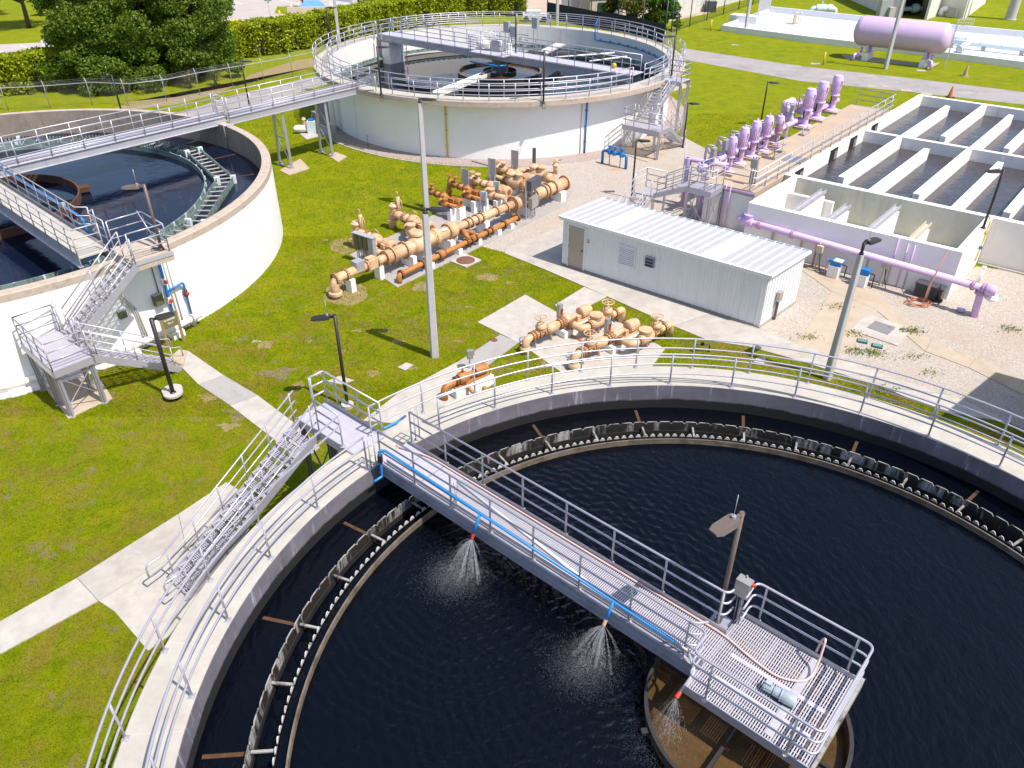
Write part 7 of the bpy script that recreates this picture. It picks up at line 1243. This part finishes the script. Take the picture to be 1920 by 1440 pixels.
p = P[1].lerp(P[2], .4); MB().tube([p+zt*.3, p+zt*1.1], .1, 10).build('vent', 'pale_blue_pipe', t, True); MB().lathe([(0, 0), (.2, 0), (.2, .15), (0, .2)], p+zt*1.0, n=14).build('vent_cap', 'pale_blue_pipe', t, True)
t = thing('notice_board', 'blank grey notice board on posts at the white basin corner', 'sign', W(1430, 42)); a_, b_ = W(1418, 42), W(1440, 36); MB().bar(a_+zt*2.0, b_+zt*2.0, .05, 1.5).build('board', 'box_grey', t, True); [MB().bar(p, p+zt*2.7, .07, .07).build('post', 'galvanized', t, True) for p in (a_, b_)]
t = thing('eyewash_station', 'small pipe stand with orange stain on the white basin floor', 'stand', W(1490, 48)); c = W(1490, 46, .3); [MB().tube([c+Vector((x, y, 0)), c+Vector((x, y, 1.4))], .05, 6).build('post', 'galvanized', t, True) for x, y in ((-.6, 0), (.6, 0), (.6, .8))]; MB().tube([c+Vector((-.6, 0, 1.3)), c+Vector((.6, 0, 1.3)), c+Vector((.6, .8, 1.3))], .05, 6).build('rail', 'galvanized', t, True); MB().box(c+Vector((-.1, 0, .6)), (.3, .3, .9)).build('pump', 'peach_paint', t, True)
sheet('orange_stain', [(W(1484, 49).to_2d()+Vector((1.1*math.cos(a)*random.uniform(.5, 1), .7*math.sin(a)*random.uniform(.5, 1)))) for a in np.linspace(0, 6, 12)], .306, 'paint_orange')
t = thing('wire_cage', 'thin wire cage standing on the white basin wall', 'cage', W(1800, 62)); c = W(1806, 60, .9); b = MB()
for k in range(7): b.bar(c+Vector((-.8+.27*k, 0, 0)), c+Vector((-.8+.27*k, 0, 1.3)), .03, .03)
for k in range(5): b.bar(c+Vector((-.8, 0, .3*k+.05)), c+Vector((.82, 0, .3*k+.05)), .03, .03)
b.build('mesh', 'galvanized', t, True); MB().bar(c+Vector((-.8, 0, 1.32)), c+Vector((.82, 0, 1.32)), .05, .05).build('top_bar', 'galvanized', t, True)
conc_pole('concrete lamp pole in front of the lavender tank', (1660, 129), 9.0, 10, .4, (.34, .22), .2); conc_pole('concrete lamp pole at the left corner of the white basin', (1397, 62), 8.5, 10, .4, (.34, .22), .2); conc_pole('white lamp pole on the left far side of the rear tank', (637, 88), 9.0, 10, .4, (.36, .24), .2); conc_pole('white lamp pole directly behind the rear tank', (1044, 56), 9.0, 170, .4, (.34, .24), .2)
t = thing('round_column', 'fat grey concrete column standing on the far grass at the right', 'column', W(1893, 37)); c = W(1893, 37); MB().lathe([(.62, 0), (.52, 9.0), (0, 9.0)], c, n=24).build('shaft', 'pole_concrete', t, True); MB().lathe([(.75, 0), (.75, .12), (.63, .16)], c, n=24).build('base', 'path_concrete', t, True)
for k, (px, h_, m_, lab) in enumerate((((1809, 143), .95, 'cone_faded', 'faded traffic cone on the grass by the road'), ((1781, 182), .85, 'cone_orange', 'orange traffic cone behind the filter basins'))):
    t = thing('traffic_cone', lab, 'cone', W(*px)); MB().lathe([(.22, .04), (.05, h_), (0, h_)], n=16).build('cone', m_, t); MB().box((0, 0, .02), (.56, .56, .05)).build('base', 'black_rubber' if k else 'path_concrete_grey', t); MB().lathe([(.155, h_*.35), (.115, h_*.6)], (0, 0, .003), n=16).build('band', 'cone_faded', t)
for px, lab in (((1543, 122), 'yellow marker post on the grass beside the road'), ((1332, 58), 'yellow marker post at the far end of the white basin'), ((1918, 78), 'yellow marker post in the white basin at the right edge')): t = thing('marker_post', lab, 'post', W(*px)); MB().tube([(0, 0, 0), (0, 0, 1.15)], .075, 10).build('post', 'yellow_paint', t); MB().lathe([(.075, 1.15), (.04, 1.2), (0, 1.21)], n=10).build('cap', 'yellow_paint', t)
for px, sz in (((1634, 162), 1.0), ((1660, 163), .7), ((1699, 170), 1.1), ((1737, 177), 1.1), ((1529, 120), 1.1), ((1727, 133), 1.0), ((1378, 85), .9)): p = W(*px).to_2d(); slabs('ground_box', [[p+Vector((-.5*sz, -.2*sz)), p+Vector((.3*sz, -.4*sz)), p+Vector((.5*sz, .2*sz)), p+Vector((-.3*sz, .4*sz))]], 'path_concrete_tan')
# far white building with an open bay
A_, B_ = W(1664, 33), W(1806, 40); bd = thing('pump_building', 'white pump building with a dark open bay at the top right', 'building', A_); d1 = (W(1768, 38)-W(1668, 33)).normalized(); d2 = (W(1862, 6)-W(1806, 38)).normalized()
def bw(p, q_, h_, m='building_white', nm='wall', th=.3): MB().bar(p+zt*(h_/2), q_+zt*(h_/2), th, h_).build(nm, m, bd, True)
c1, c2, c3, c4 = W(1664, 30), W(1690, 33), W(1735, 37), W(1758, 28)
bw(c1, c2, 5); bw(c1, c1+Vector((.5, 14, 0)), 5); bw(c3, c4, 5); bw(c4, W(1806, 35), 5); bw(W(1806, 35), W(1845, 6), 5); MB().bar(c2+Vector((1, 4, 2.5)), c3+Vector((1.5, 5, 2.5)), .2, 5).build('back_wall', 'dark_opening', bd, True); MB().bar(c2+zt*4.4, c3+zt*4.4, .3, 1.2).build('lintel', 'building_white', bd, True)
rp = [c1, c2, c3, c4, W(1806, 35), W(1845, 6), c1+Vector((10, 22, 0)), c1+Vector((.5, 14, 0))]; MB().prism([p.to_2d() for p in rp], 5, 5.3).build('roof', 'roof_grey', bd, True)
MB().box(c3+(c4-c3)*.55+Vector((-.1, -.25, 2.0)), (.9, .12, 2.2), dirang(c4-c3)).build('louvre', 'box_grey', bd, True); MB().box(W(1782, 33)+Vector((0, -.25, .7)), (1.0, .12, 1.0), dirang(W(1806, 35)-c4)).build('vent', 'box_grey', bd, True)
t = thing('bay_pump', 'pale blue pump with pipes inside the dark bay of the far building', 'pump', W(1712, 32)); c = W(1710, 28); pipe(t, [c+Vector((-1.5, 0, 0)), c+Vector((-1.5, 0, .7)), c+Vector((1.6, .3, .7))], .28, 'pale_blue_pipe', .4, 'pipe'); MB().lathe([(0, -.5), (.5, -.4), (.6, 0), (.5, .4), (0, .5)], c+Vector((.2, 0, .8)), (1, 0, 0), 16).build('body', 'pale_blue_pipe', t, True)
t = thing('meter_cabinet', 'grey cabinets and pipes left of the open bay', 'cabinet', W(1656, 33)); MB().box(W(1655, 32)+zt*1.0, (1.6, .8, 2.0), .2).build('cabinet', 'box_grey', t, True); MB().box(W(1668, 33)+zt*.6, (.8, .7, 1.2), .2).build('cabinet', 'building_grey', t, True)
bare([p.to_2d() for p in rp])
t = thing('vent_hood', 'white bent vent hood on the wall of the far building', 'vent', W(1763, 30)); pipe(t, [W(1763, 30), W(1763, 30)+zt*.8, W(1763, 30)+Vector((.6, -.4, .9))], .35, 'white_pvc', .4, 'hood')
# building just outside the picture on the right, whose shadow falls on the gravel
S0 = W(1866, 699); hB = 6.0; C0 = S0+Vector((sd.x, sd.y, 0))*(hB/sd.z); e1_ = (W(1800, 752)-S0).normalized(); e2_ = (W(1925, 717)-S0).normalized()
t = thing('control_building', 'plain building outside the right edge that shades the gravel', 'building', C0); P4 = [C0, C0+e1_*4.6, C0+e1_*4.6+e2_*12, C0+e2_*12]; MB().prism([p.to_2d() for p in P4], 0, hB-.25).build('wall', 'building_white', t, True); cc_ = sum((p for p in P4), Vector((0, 0, 0)))/4
MB().prism([(p+(p-cc_)*.002).to_2d() for p in P4], hB-.25, hB).build('roof', 'roof_grey', t, True); MB().box(C0+e2_*5+Vector((0, 0, 1.1))-Vector((-e2_.y, e2_.x, 0))*-.03, (1.0, .06, 2.2), dirang(e2_)).build('door', 'shed_door', t, True); bare([p.to_2d() for p in P4])
# ------------------------------------------------------------------ background middle
t = thing('yard_building', 'long cream yard building beyond the fence at the top', 'building', W(1200, 0)); p0, p1 = W(1060, 14), W(1330, 20); MB().bar(W(1265, 34)+zt*2, W(1420, -8)+zt*2, .4, 4).build('wall', 'building_white', t, True); MB().bar(W(1420, -8)+zt*2.2, W(1560, -40)+zt*2.2, .4, 4.4).build('wall', 'tan_wall', t, True); MB().box(W(1375, -4)+Vector((-.3, -.4, 1.6)), (4, .2, 3)).build('door', 'dark_opening', t, True); MB().prism([W(1265, 34).to_2d(), W(1420, -8).to_2d(), (W(1420, -8)+Vector((10, 20, 0))).to_2d(), (W(1265, 34)+Vector((10, 20, 0))).to_2d()], 4, 4.4).build('roof', 'roof_grey', t, True)
def hut(label, pts, h_, m, roof, rz=None, green=False):
    t = thing('yard_hut', label, 'hut', W(*pts[0])); P = [W(*p) for p in pts]; a, b_ = P; d = (b_-a).normalized(); n_ = Vector((-d.y, d.x, 0)); dp = 3.5
    Q4 = [a, b_, b_+n_*dp, a+n_*dp]; MB().prism([p.to_2d() for p in Q4], 0, h_).build('wall', m, t, True); MB().prism([(p+((p-(a+b_)/2-n_*dp/2)*.08)).to_2d() for p in Q4], h_, h_+.18).build('roof', roof, t, True)
    MB().box((a+b_)/2-n_*.06+d*.3+zt*1.0, (1.2, .1, 1.9), dirang(d)).build('door', 'fence_green' if green else 'building_grey', t, True); return t
hut('pale hut with a green door behind the navy screen', ((1105, 38), (1142, 36)), 2.4, 'tan_wall', 'tank_white', green=True); hut('grey hut in the yard behind the rear tank', ((1052, 22), (1098, 27)), 2.8, 'building_white', 'roof_grey'); hut('pale hut beside the yard tree', ((1142, 36), (1165, 36)), 2.4, 'building_white', 'roof_grey')
t = thing('shade_screen', 'dark navy shade cloth on green posts behind the rear tank', 'fence', W(1080, 50)); P = [W(1026, 33), W(1115, 52), W(1180, 62), W(1245, 80)]
for a, b_ in zip(P, P[1:]): MB().bar(a+zt*.9, b_+zt*.9, .03, 1.8).build('screen', 'screen_navy', t, True)
for p in along(P, 4.0): MB().tube([p, p+zt*4.2], .07, 8).build('post', 'fence_green', t, True)
t = thing('yard_fence', 'tall green posted chain-link fence along the far yard', 'fence', W(1340, 30)); P = [W(1258, 62), W(1320, 40), W(1400, 13), W(1480, -15)]
for p in along(P, 5.0): MB().tube([p, p+zt*3.6], .06, 8).build('post', 'fence_green', t, True)
for hh in (3.5, .2): MB().tube([p+zt*hh for p in P], .035, 6).build('rail', 'fence_green', t, True)
b = MB()
for a, b_ in zip(P, P[1:]):
    L_ = (b_-a).length; d = (b_-a).normalized()
    for s_ in np.arange(0, L_, .4): b.bar(a+d*s_+zt*.1, a+d*min(s_+1.6, L_)+zt*3.5, .012, .012); b.bar(a+d*s_+zt*3.5, a+d*min(s_+1.6, L_)+zt*.1, .012, .012)
b.build('wire_mesh', 'fence_green', t, True, kind='stuff')
for px, nm, lab, m_, d_ in (((1331, 22), 'air_conditioner', 'dark grey cooling unit by the yard fence', 'box_grey', (1.3, 1.2, 1.3)),): t = thing(nm, lab, 'unit', W(*px)); MB().box((0, 0, d_[2]/2), d_).build('casing', 'panel_dark', t); MB().lathe([(.5, 0), (.5, .05), (0, .05)], (0, 0, d_[2]), n=18).build('fan_grille', m_, t)
t = thing('white_van', 'pale vehicle glimpsed through the far railing of the rear tank', 'vehicle', W(1003, 40)); MB().box((0, 0, .6), (3.0, 1.4, .6)).build('body', 'tank_white', t); MB().box((-.2, 0, 1.05), (1.7, 1.3, .4)).build('cab', 'pale_blue_pipe', t); [MB().cyl((x, -.9, .35), (x, -.6, .35), .34, 14).build('wheel', 'black_rubber', t) for x in (-1.1, 1.1)]
t = thing('small_kiosk', 'small pale kiosk with a peaked grey roof at the car park edge', 'hut', W(640, 22)); a, b_ = W(620, 22), W(657, 22); d = (b_-a).normalized(); c = (a+b_)/2; MB().box(c+Vector((0, 1.2, 1.1)), ((b_-a).length, 2.6, 2.2), .05).build('wall', 'tank_white', t, True); MB().add([c+Vector(p) for p in ((-2.3, -.4, 2.2), (2.3, -.4, 2.2), (2.3, 2.8, 2.2), (-2.3, 2.8, 2.2), (-2.2, 1.2, 3.0), (2.2, 1.2, 3.0))], [(0, 1, 5, 4), (2, 3, 4, 5), (1, 2, 5), (3, 0, 4), (3, 2, 1, 0)]).build('roof', 'building_grey', t, True)
t = thing('skip_enclosure', 'low tan walled enclosure with a blue cover beyond the hedge', 'enclosure', W(575, 32)); c = W(582, 32); MB().box(c+Vector((0, 0, .6)), (5.5, .25, 1.2), .2).build('wall', 'tan_wall', t, True); MB().box(c+Vector((-2.7, 2, .6)), (.25, 4, 1.2), .2).build('wall', 'tan_wall', t, True); MB().box(c+Vector((2.2, 2.4, .6)), (.25, 4, 1.2), .2).build('wall', 'tan_wall', t, True); MB().add([c+Vector(p) for p in ((-1.6, .6, .9), (1.6, .9, .9), (1.4, 3.2, .9), (-1.8, 2.9, .9), (-.9, 1.8, 1.7), (.9, 2.0, 1.7))], [(0, 1, 5, 4), (2, 3, 4, 5), (1, 2, 5), (3, 0, 4)]).build('cover', 'dumpster_blue', t, True)
t = thing('street_sign', 'green street name blade on a thin post in the car park', 'sign', W(508, 37)); MB().tube([(0, 0, 0), (0, 0, 2.3)], .03, 6).build('post', 'fence_steel', t); MB().box((0, 0, 2.25), (.9, .03, .22)).build('blade', 'green_lid', t); MB().box((0, 0, 2.0), (.03, .8, .2)).build('blade', 'green_lid', t)
t = thing('yellow_bollard', 'short yellow bollard behind the hedge', 'bollard', W(526, 37)); MB().tube([(0, 0, 0), (0, 0, 1.0)], .12, 10).build('post', 'yellow_paint', t); MB().lathe([(.12, 1.0), (.07, 1.07), (0, 1.08)], n=10).build('cap', 'yellow_paint', t)
sheet('flower_bed', PW([(420, 40), (440, 36), (462, 40), (440, 46), (420, 46)]), .03, 'yellow_paint'); sheet('planting_bed', PW([(520, 12), (610, 20), (600, 30), (515, 25)]), .02, 'lawn_soil')
t = thing('brown_skip', 'dark brown open skip far behind the hedge', 'skip', W(805, 4)); c = W(806, 3); MB().box(c+zt*1.2, (6, 2.4, 2.4), -.1).build('body', 'drum_brown', t, True); [MB().box(c+Vector((-2.8+.8*k, -1.25, 1.2)), (.12, .12, 2.3), -.1).build('rib', 'rust', t, True) for k in range(8)]
t = thing('blue_canopy', 'bright blue fabric canopy on poles at the top left', 'canopy', W(95, 22)); c = W(98, 30); [MB().tube([c+Vector((x, y, 0)), c+Vector((x, y, 2.6))], .16, 10).build('pole', 'blue_paint', t, True) for x, y in ((-1.3, 0), (3.5, 1))]; MB().add([c+Vector(p) for p in ((-1.8, -1.0, 2.5), (4.2, -.4, 2.6), (4.2, 3.5, 2.6), (-1.8, 3.0, 2.5), (1.2, 1.2, 3.3))], [(0, 1, 4), (1, 2, 4), (2, 3, 4), (3, 0, 4), (3, 2, 1, 0)]).build('fabric', 'sky_blue_fabric', t, True)
t = thing('parked_car', 'white and blue car half hidden behind the big trees', 'car', W(125, 92)); c = W(128, 92); MB().box(c+zt*.65, (4.3, 1.7, .7), .1).build('body', 'tank_white', t, True); MB().box(c+Vector((.2, 0, 1.2)), (2.2, 1.5, .55), .1).build('cabin', 'dumpster_blue', t, True); [MB().cyl(c+Vector((x, -.95, .33)), c+Vector((x, -.7, .33)), .33, 14).build('wheel', 'black_rubber', t, True) for x in (-1.3, 1.4)]
# chain-link fence in front of the hedge
FP = [W(-60, 224), W(14, 208), W(100, 203), W(183, 196), W(253, 202-11), W(322, 190), W(378, 177), W(487, 157), W(578, 138), W(640, 122)]
FP[4] = W(253, 199); ff = thing('chain_link_fence', 'chain-link fence with leaning barbed arms in front of the big trees', 'fence', FP[4])
for p in along(FP, 3.2): MB().tube([p, p+zt*1.75, p+Vector((-.15, .15, 2.1))], .028, 8).build('post', 'fence_steel', ff, True)
MB().tube([p+zt*1.72 for p in FP], .028, 6).build('top_rail', 'fence_steel', ff, True)
for k in range(3): MB().tube([p+Vector((-.05*(k+1), .05*(k+1), 1.8+.1*k)) for p in FP], .005, 4).build('barbed_wire', 'fence_steel', ff, True)
b = MB()
for a, b_ in zip(FP, FP[1:]):
    L_ = (b_-a).length; d = (b_-a).normalized()
    for s_ in np.arange(0, L_, .18): b.bar(a+d*s_+zt*.05, a+d*min(s_+1.0, L_)+zt*1.7, .0035, .0035); b.bar(a+d*s_+zt*1.7, a+d*min(s_+1.0, L_)+zt*.05, .0035, .0035)
b.build('wire_mesh', 'fence_steel', ff, True, kind='stuff')
sheet('bare_soil', bare(PW([(180, 215), (253, 206), (330, 196), (400, 178), (440, 162), (470, 140), (560, 112), (600, 108), (590, 125), (490, 150), (420, 165), (330, 182), (250, 190)])), .007, 'soil')
# ------------------------------------------------------------------ trees and hedges
def leaf_mesh(name, P, S, mat_, parent, rng, flat=.0, kind=None):      # P leaf centres, S sizes: one bent diamond per leaf
    n = len(P); u = rng.normal(size=(n, 3)); u[:, 2] *= (1-flat); u /= np.linalg.norm(u, axis=1, keepdims=True); v = rng.normal(size=(n, 3)); v -= (v*u).sum(1, keepdims=True)*u; v /= np.linalg.norm(v, axis=1, keepdims=True)
    u *= S[:, None]; v *= (S*.62)[:, None]; V = np.empty((n, 4, 3)); V[:, 0] = P-u; V[:, 1] = P-v; V[:, 2] = P+u; V[:, 3] = P+v; me = bpy.data.meshes.new(name)
    me.vertices.add(n*4); me.vertices.foreach_set('co', V.reshape(-1)); me.loops.add(n*4); me.loops.foreach_set('vertex_index', np.arange(n*4, dtype=np.int32)); me.polygons.add(n); me.polygons.foreach_set('loop_start', np.arange(0, n*4, 4, dtype=np.int32)); me.update(calc_edges=True); me.materials.append(MT[mat_]); return obj(name, me, parent, kind)
def tree(label, base, H_, R_, n, mat_, seed, leaf=.16, trunk=.28, lo=.12, group=None, squash=1.0, nm='tree'):
    rng = np.random.default_rng(seed); t = thing(nm, label, 'tree', base, 0, group); b = MB(); b.tube([(0, 0, 0), (.1, .05, H_*.3), (-.05, .1, H_*.6), (.05, 0, H_*.85)], [trunk, trunk*.75, trunk*.45, trunk*.15], 10)
    cl = []
    for k in range(int(46*squash)+24):
        z = rng.uniform(lo, 1.0); a = rng.uniform(0, 6.28); rr = R_*(.95-.75*max(0, z-.35)**1.2)*rng.uniform(.35, 1.12)**.6; c = np.array([rr*math.cos(a), rr*math.sin(a), H_*z]); cl.append((c, R_*rng.uniform(.13, .33)))
        if k % 2 == 0: b.tube([(0, 0, H_*z*.6), (c[0]*.5, c[1]*.5, H_*z*.8), tuple(c)], [trunk*.35, trunk*.2, trunk*.06], 6)
    b.build('trunk', 'bark', t); P = []; S = []
    for c, r in cl:
        m_ = int(n/len(cl)); d = rng.normal(size=(m_, 3)); d /= np.linalg.norm(d, axis=1, keepdims=True); lump = 1+.25*np.sin(d[:, :1]*5+c[0]*3)*np.sin(d[:, 1:2]*6+c[1]*3); q = c+d*(r*lump*rng.uniform(.4, 1.08, (m_, 1))**.5)*np.array([1, 1, .75]); P.append(q); S.append(rng.uniform(leaf*.6, leaf*1.3, m_))
    P = np.concatenate(P); S = np.concatenate(S); k = P[:, 2] > .15; leaf_mesh('crown', P[k], S[k], mat_, t, rng, .2); return t
TG = 'dense dark trees by the fence'
tree('leftmost of the dense dark trees by the fence', W(185, 158), 9.0, 4.6, 72000, 'leaf_dark', 1, .115, .35, .10, TG); tree('tallest dense dark tree in the middle of the fence clump', W(285, 150), 11.0, 5.2, 90000, 'leaf_dark', 2, .115, .4, .08, TG); tree('rightmost of the dense dark trees by the fence', W(383, 142), 10.0, 4.6, 76000, 'leaf_dark', 3, .115, .35, .10, TG); tree('low dark tree in front of the fence clump', W(240, 162), 5.0, 3.6, 34000, 'leaf_dark', 4, .11, .2, .1, TG)
tree('mixed green and brown tree beyond the rear tank on the right', W(1190, 52), 6.5, 3.6, 26000, 'leaf_mixed', 5, .13, .22, .08); tree('bright green narrow tree beside the brownish yard tree', W(1238, 56), 6.0, 2.0, 8000, 'leaf_bright', 6, .16, .2, .1)
tree('thin-trunked tree with sparse crown at the top left corner', W(55, 52), 8.0, 4.0, 6000, 'leaf_dark', 7, .2, .3, .55); tree('small bare-branched tree on the car park island', W(568, 14), 4.5, 1.6, 300, 'leaf_mixed', 8, .1, .14, .3)
tree('green tree at the far top left beyond the car park', W(-40, 30), 9.0, 5.0, 9000, 'leaf_dark', 9, .22, .35, .3); tree('vine covered bush along the yard huts', W(1110, 12), 3.5, 2.6, 4000, 'leaf_mixed', 10, .2, .15, .1)
def hedge(label, pts, h_, th, n, seed):
    rng = np.random.default_rng(seed); P2 = [W(*p) for p in pts]; t = thing('hedge', label, 'hedge', P2[0]); L_ = [0]
    for a, b_ in zip(P2, P2[1:]): L_.append(L_[-1]+(b_-a).length)
    s_ = rng.uniform(0, L_[-1], n); idx = np.clip(np.searchsorted(L_, s_)-1, 0, len(P2)-2); A = np.array([p[:] for p in P2]); t_ = (s_-np.array(L_)[idx])/np.maximum(1e-6, np.diff(L_)[idx]); C = A[idx]*(1-t_[:, None])+A[idx+1]*t_[:, None]; D = A[idx+1]-A[idx]; D /= np.linalg.norm(D, axis=1, keepdims=True); Nn = np.stack([-D[:, 1], D[:, 0], 0*D[:, 0]], 1)
    f = rng.random(n); side = rng.uniform(-1, 1, n); z = rng.random(n)**.8; bulge = 1+.16*np.sin(s_*2.1)+.12*np.sin(s_*.77+1)+.10*np.sin(s_*4.7); k = f < .38
    off = np.where(k, side, np.sign(side)*rng.uniform(.75, 1.05, n))*th*.5*bulge; zz = np.where(k, h_*(.93+.07*rng.random(n)+.05*np.sin(s_*1.7)), .15+z*(h_-.1)); C = C+Nn*off[:, None]; C[:, 2] = zz+rng.normal(0, .06, n); C[:, :2] += rng.normal(0, .12, (n, 2)); gap = (np.sin(s_*1.9)+np.sin(s_*3.3+2) > 1.25) & (zz < h_*.55) & ~k; C = C[~gap]
    C -= A[0]; leaf_mesh('foliage', C, rng.uniform(.08, .17, len(C)), 'leaf_hedge', t, rng, .2); b = MB()
    for q in along(P2, 1.3): b.tube([q, q+Vector((rng.normal(0, .1), rng.normal(0, .1), h_*.8))], .06, 6)
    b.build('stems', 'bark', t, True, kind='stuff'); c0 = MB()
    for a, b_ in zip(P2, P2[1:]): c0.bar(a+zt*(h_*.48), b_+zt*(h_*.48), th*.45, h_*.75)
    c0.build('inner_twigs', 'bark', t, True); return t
hedge('bright yellow-green hedge at the left edge behind the fence', [(-120, 192), (0, 178), (60, 171), (145, 160), (200, 150)], 3.0, 2.2, 30000, 21); hedge('long bright hedge running behind the fence to the rear tank', [(395, 128), (440, 108), (520, 98), (600, 84), (680, 66), (760, 52), (860, 38)], 3.1, 2.4, 52000, 22); hedge('far bright hedge between the car park and the rear tank', [(690, 40), (760, 28), (850, 30), (930, 27), (985, 26)], 2.7, 2.8, 26000, 23)
# yuccas by the fence
def yucca(label, px, seed, h_=.9):
    rng = np.random.default_rng(seed); t = thing('yucca', label, 'plant', W(*px)); b = MB(); V = []; F = []
    for k in range(70):
        a = rng.uniform(0, 6.28); el = rng.uniform(.1, 1.45); L_ = rng.uniform(.8, 1.4)*h_; d = Vector((math.cos(a)*math.cos(el), math.sin(a)*math.cos(el), math.sin(el))); s_ = Vector((-math.sin(a), math.cos(a), 0))*.035; o = len(V); r0 = Vector((0, 0, h_*rng.uniform(.2, .9))); m_ = r0+d*L_*.6; e = r0+d*L_-zt*(L_*.25*math.cos(el)); V += [r0-s_, r0+s_, m_+s_, m_-s_, e]; F += [(o, o+1, o+2, o+3), (o+3, o+2, o+4)]
    b.add(V, F); b.build('leaves', 'leaf_palm', t, kind='stuff'); MB().tube([(0, 0, 0), (.03, 0, h_*.9)], [.12, .08], 8).build('stem', 'bark', t)
yucca('spiky yucca by the fence under the rightmost dark tree', (388, 134), 31, 1.5); yucca('low spiky yucca against the fence', (405, 160), 32, .9); yucca('pale drooping yucca left of the low one', (357, 165), 33, .9)
# weeds in the gravel
for k, (px, n_) in enumerate((((1706, 622), 60), ((1606, 660), 40), ((1640, 664), 40), ((1515, 633), 26), ((1660, 733), 30), ((1570, 577), 20), ((1598, 628), 24), ((1745, 700), 14), ((1895, 618), 30), ((1715, 670), 16))):
    rng = np.random.default_rng(50+k); t = thing('weed_tuft', ['largest green weed tuft beside the hatch slab', 'weeds just below the left valve lid', 'weeds just below the right valve lid', 'weeds on the gravel at the shed corner', 'weeds along the walkway edge at the right', 'weeds at the foot of the concrete pole by the shed', 'thin weeds left of the hatch slab', 'lone sprig on the gravel below the tan walk', 'dry weeds at the far right on the gravel', 'faint weeds right of the lids'][k], 'weed', W(*px), 0, 'weeds in the gravel'); P = np.stack([rng.normal(0, .28, n_*4), rng.normal(0, .16, n_*4), rng.uniform(.02, .12, n_*4)], 1); leaf_mesh('leaves', P, rng.uniform(.02, .055, n_*4), 'weed', t, rng, 0, 'stuff')
# ------------------------------------------------------------------ worn soil showing through the lawn
def patch(px, r, m):
    c = W(*px).to_2d(); k = random.uniform(0, 6); n = 26; st = random.uniform(1.0, 2.2)
    P = [c+Vector((math.cos(a)*st, math.sin(a)))*r*(.62+.22*math.sin(3*a+k)+.16*math.sin(7*a+2*k)+.12*random.random()) for a in np.linspace(0, 6.283, n, endpoint=False)]
    sheet('worn_patch', P, .006+random.random()*.002, m)
for px, r, m in (((520, 700), .9, 'soil_dark'), ((560, 722), .5, 'soil'), ((600, 700), .45, 'soil'), ((455, 775), .8, 'soil_dark'), ((428, 800), .5, 'soil'), ((490, 790), .35, 'soil'), ((395, 745), .5, 'soil'), ((745, 640), .35, 'soil'), ((700, 700), .45, 'soil'), ((640, 660), .3, 'soil'), ((770, 690), .45, 'soil'), ((905, 520), .5, 'soil'), ((880, 575), .3, 'soil'), ((955, 530), .3, 'soil'), ((610, 450), .3, 'soil'), ((580, 640), .28, 'soil'), ((480, 640), .22, 'path_concrete_pale'), ((720, 620), .35, 'soil'), ((670, 620), .3, 'soil'), ((860, 640), .25, 'soil')): patch(px, r*.62, m)
# ------------------------------------------------------------------ grass blades on the lawns in view
def inside(poly, X_, Y_):
    r = np.zeros(len(X_), bool); n = len(poly); j = n-1
    for i in range(n):
        xi, yi = poly[i]; xj, yj = poly[j]; c = ((yi > Y_) != (yj > Y_)) & (X_ < (xj-xi)*(Y_-yi)/(yj-yi+1e-12)+xi); r ^= c; j = i
    return r
def blades(n, y0, y1, hmin, hmax, wd, seed):
    rng = np.random.default_rng(seed); yy = rng.uniform(y0, y1, n); px = rng.uniform(-40, 1960, n)
    cs = (px-960)/FPX; zz = (yy*math.cos(PITCH)+CAMH*math.sin(PITCH)); X_ = cs*zz
    v = 720+FPX*((CAMH*math.cos(PITCH)-yy*math.sin(PITCH))/zz); k = v < 1500
    for poly in BARE:
        k &= ~inside(poly, X_+rng.normal(0, .03, n), yy+rng.normal(0, .03, n))
    X_, yy = X_[k], yy[k]; n = len(X_); a = rng.uniform(0, 6.283, n); h = rng.uniform(hmin, hmax, n); le = h*rng.uniform(.3, 1.1, n); dx, dy = np.cos(a), np.sin(a); V = np.empty((n, 3, 3))
    V[:, 0] = np.stack([X_-dy*wd, yy+dx*wd, np.zeros(n)], 1); V[:, 1] = np.stack([X_+dy*wd, yy-dx*wd, np.zeros(n)], 1); V[:, 2] = np.stack([X_+dx*le, yy+dy*le, h], 1); return V
VV = np.concatenate([blades(300000, 8, 24, .025, .06, .011, 1), blades(330000, 22, 38, .03, .065, .014, 2), blades(170000, 36, 62, .04, .08, .022, 3)])
n = len(VV); me = bpy.data.meshes.new('grass'); me.vertices.add(n*3); me.vertices.foreach_set('co', VV.reshape(-1)); me.loops.add(n*3); me.loops.foreach_set('vertex_index', np.arange(n*3, dtype=np.int32)); me.polygons.add(n); me.polygons.foreach_set('loop_start', np.arange(0, n*3, 3, dtype=np.int32)); me.update(calc_edges=True); me.materials.append(MT['lawn_blades'])
tag(obj('grass', me), 'short yellow-green mown grass with dry patches between the tanks', 'grass', kind='stuff')
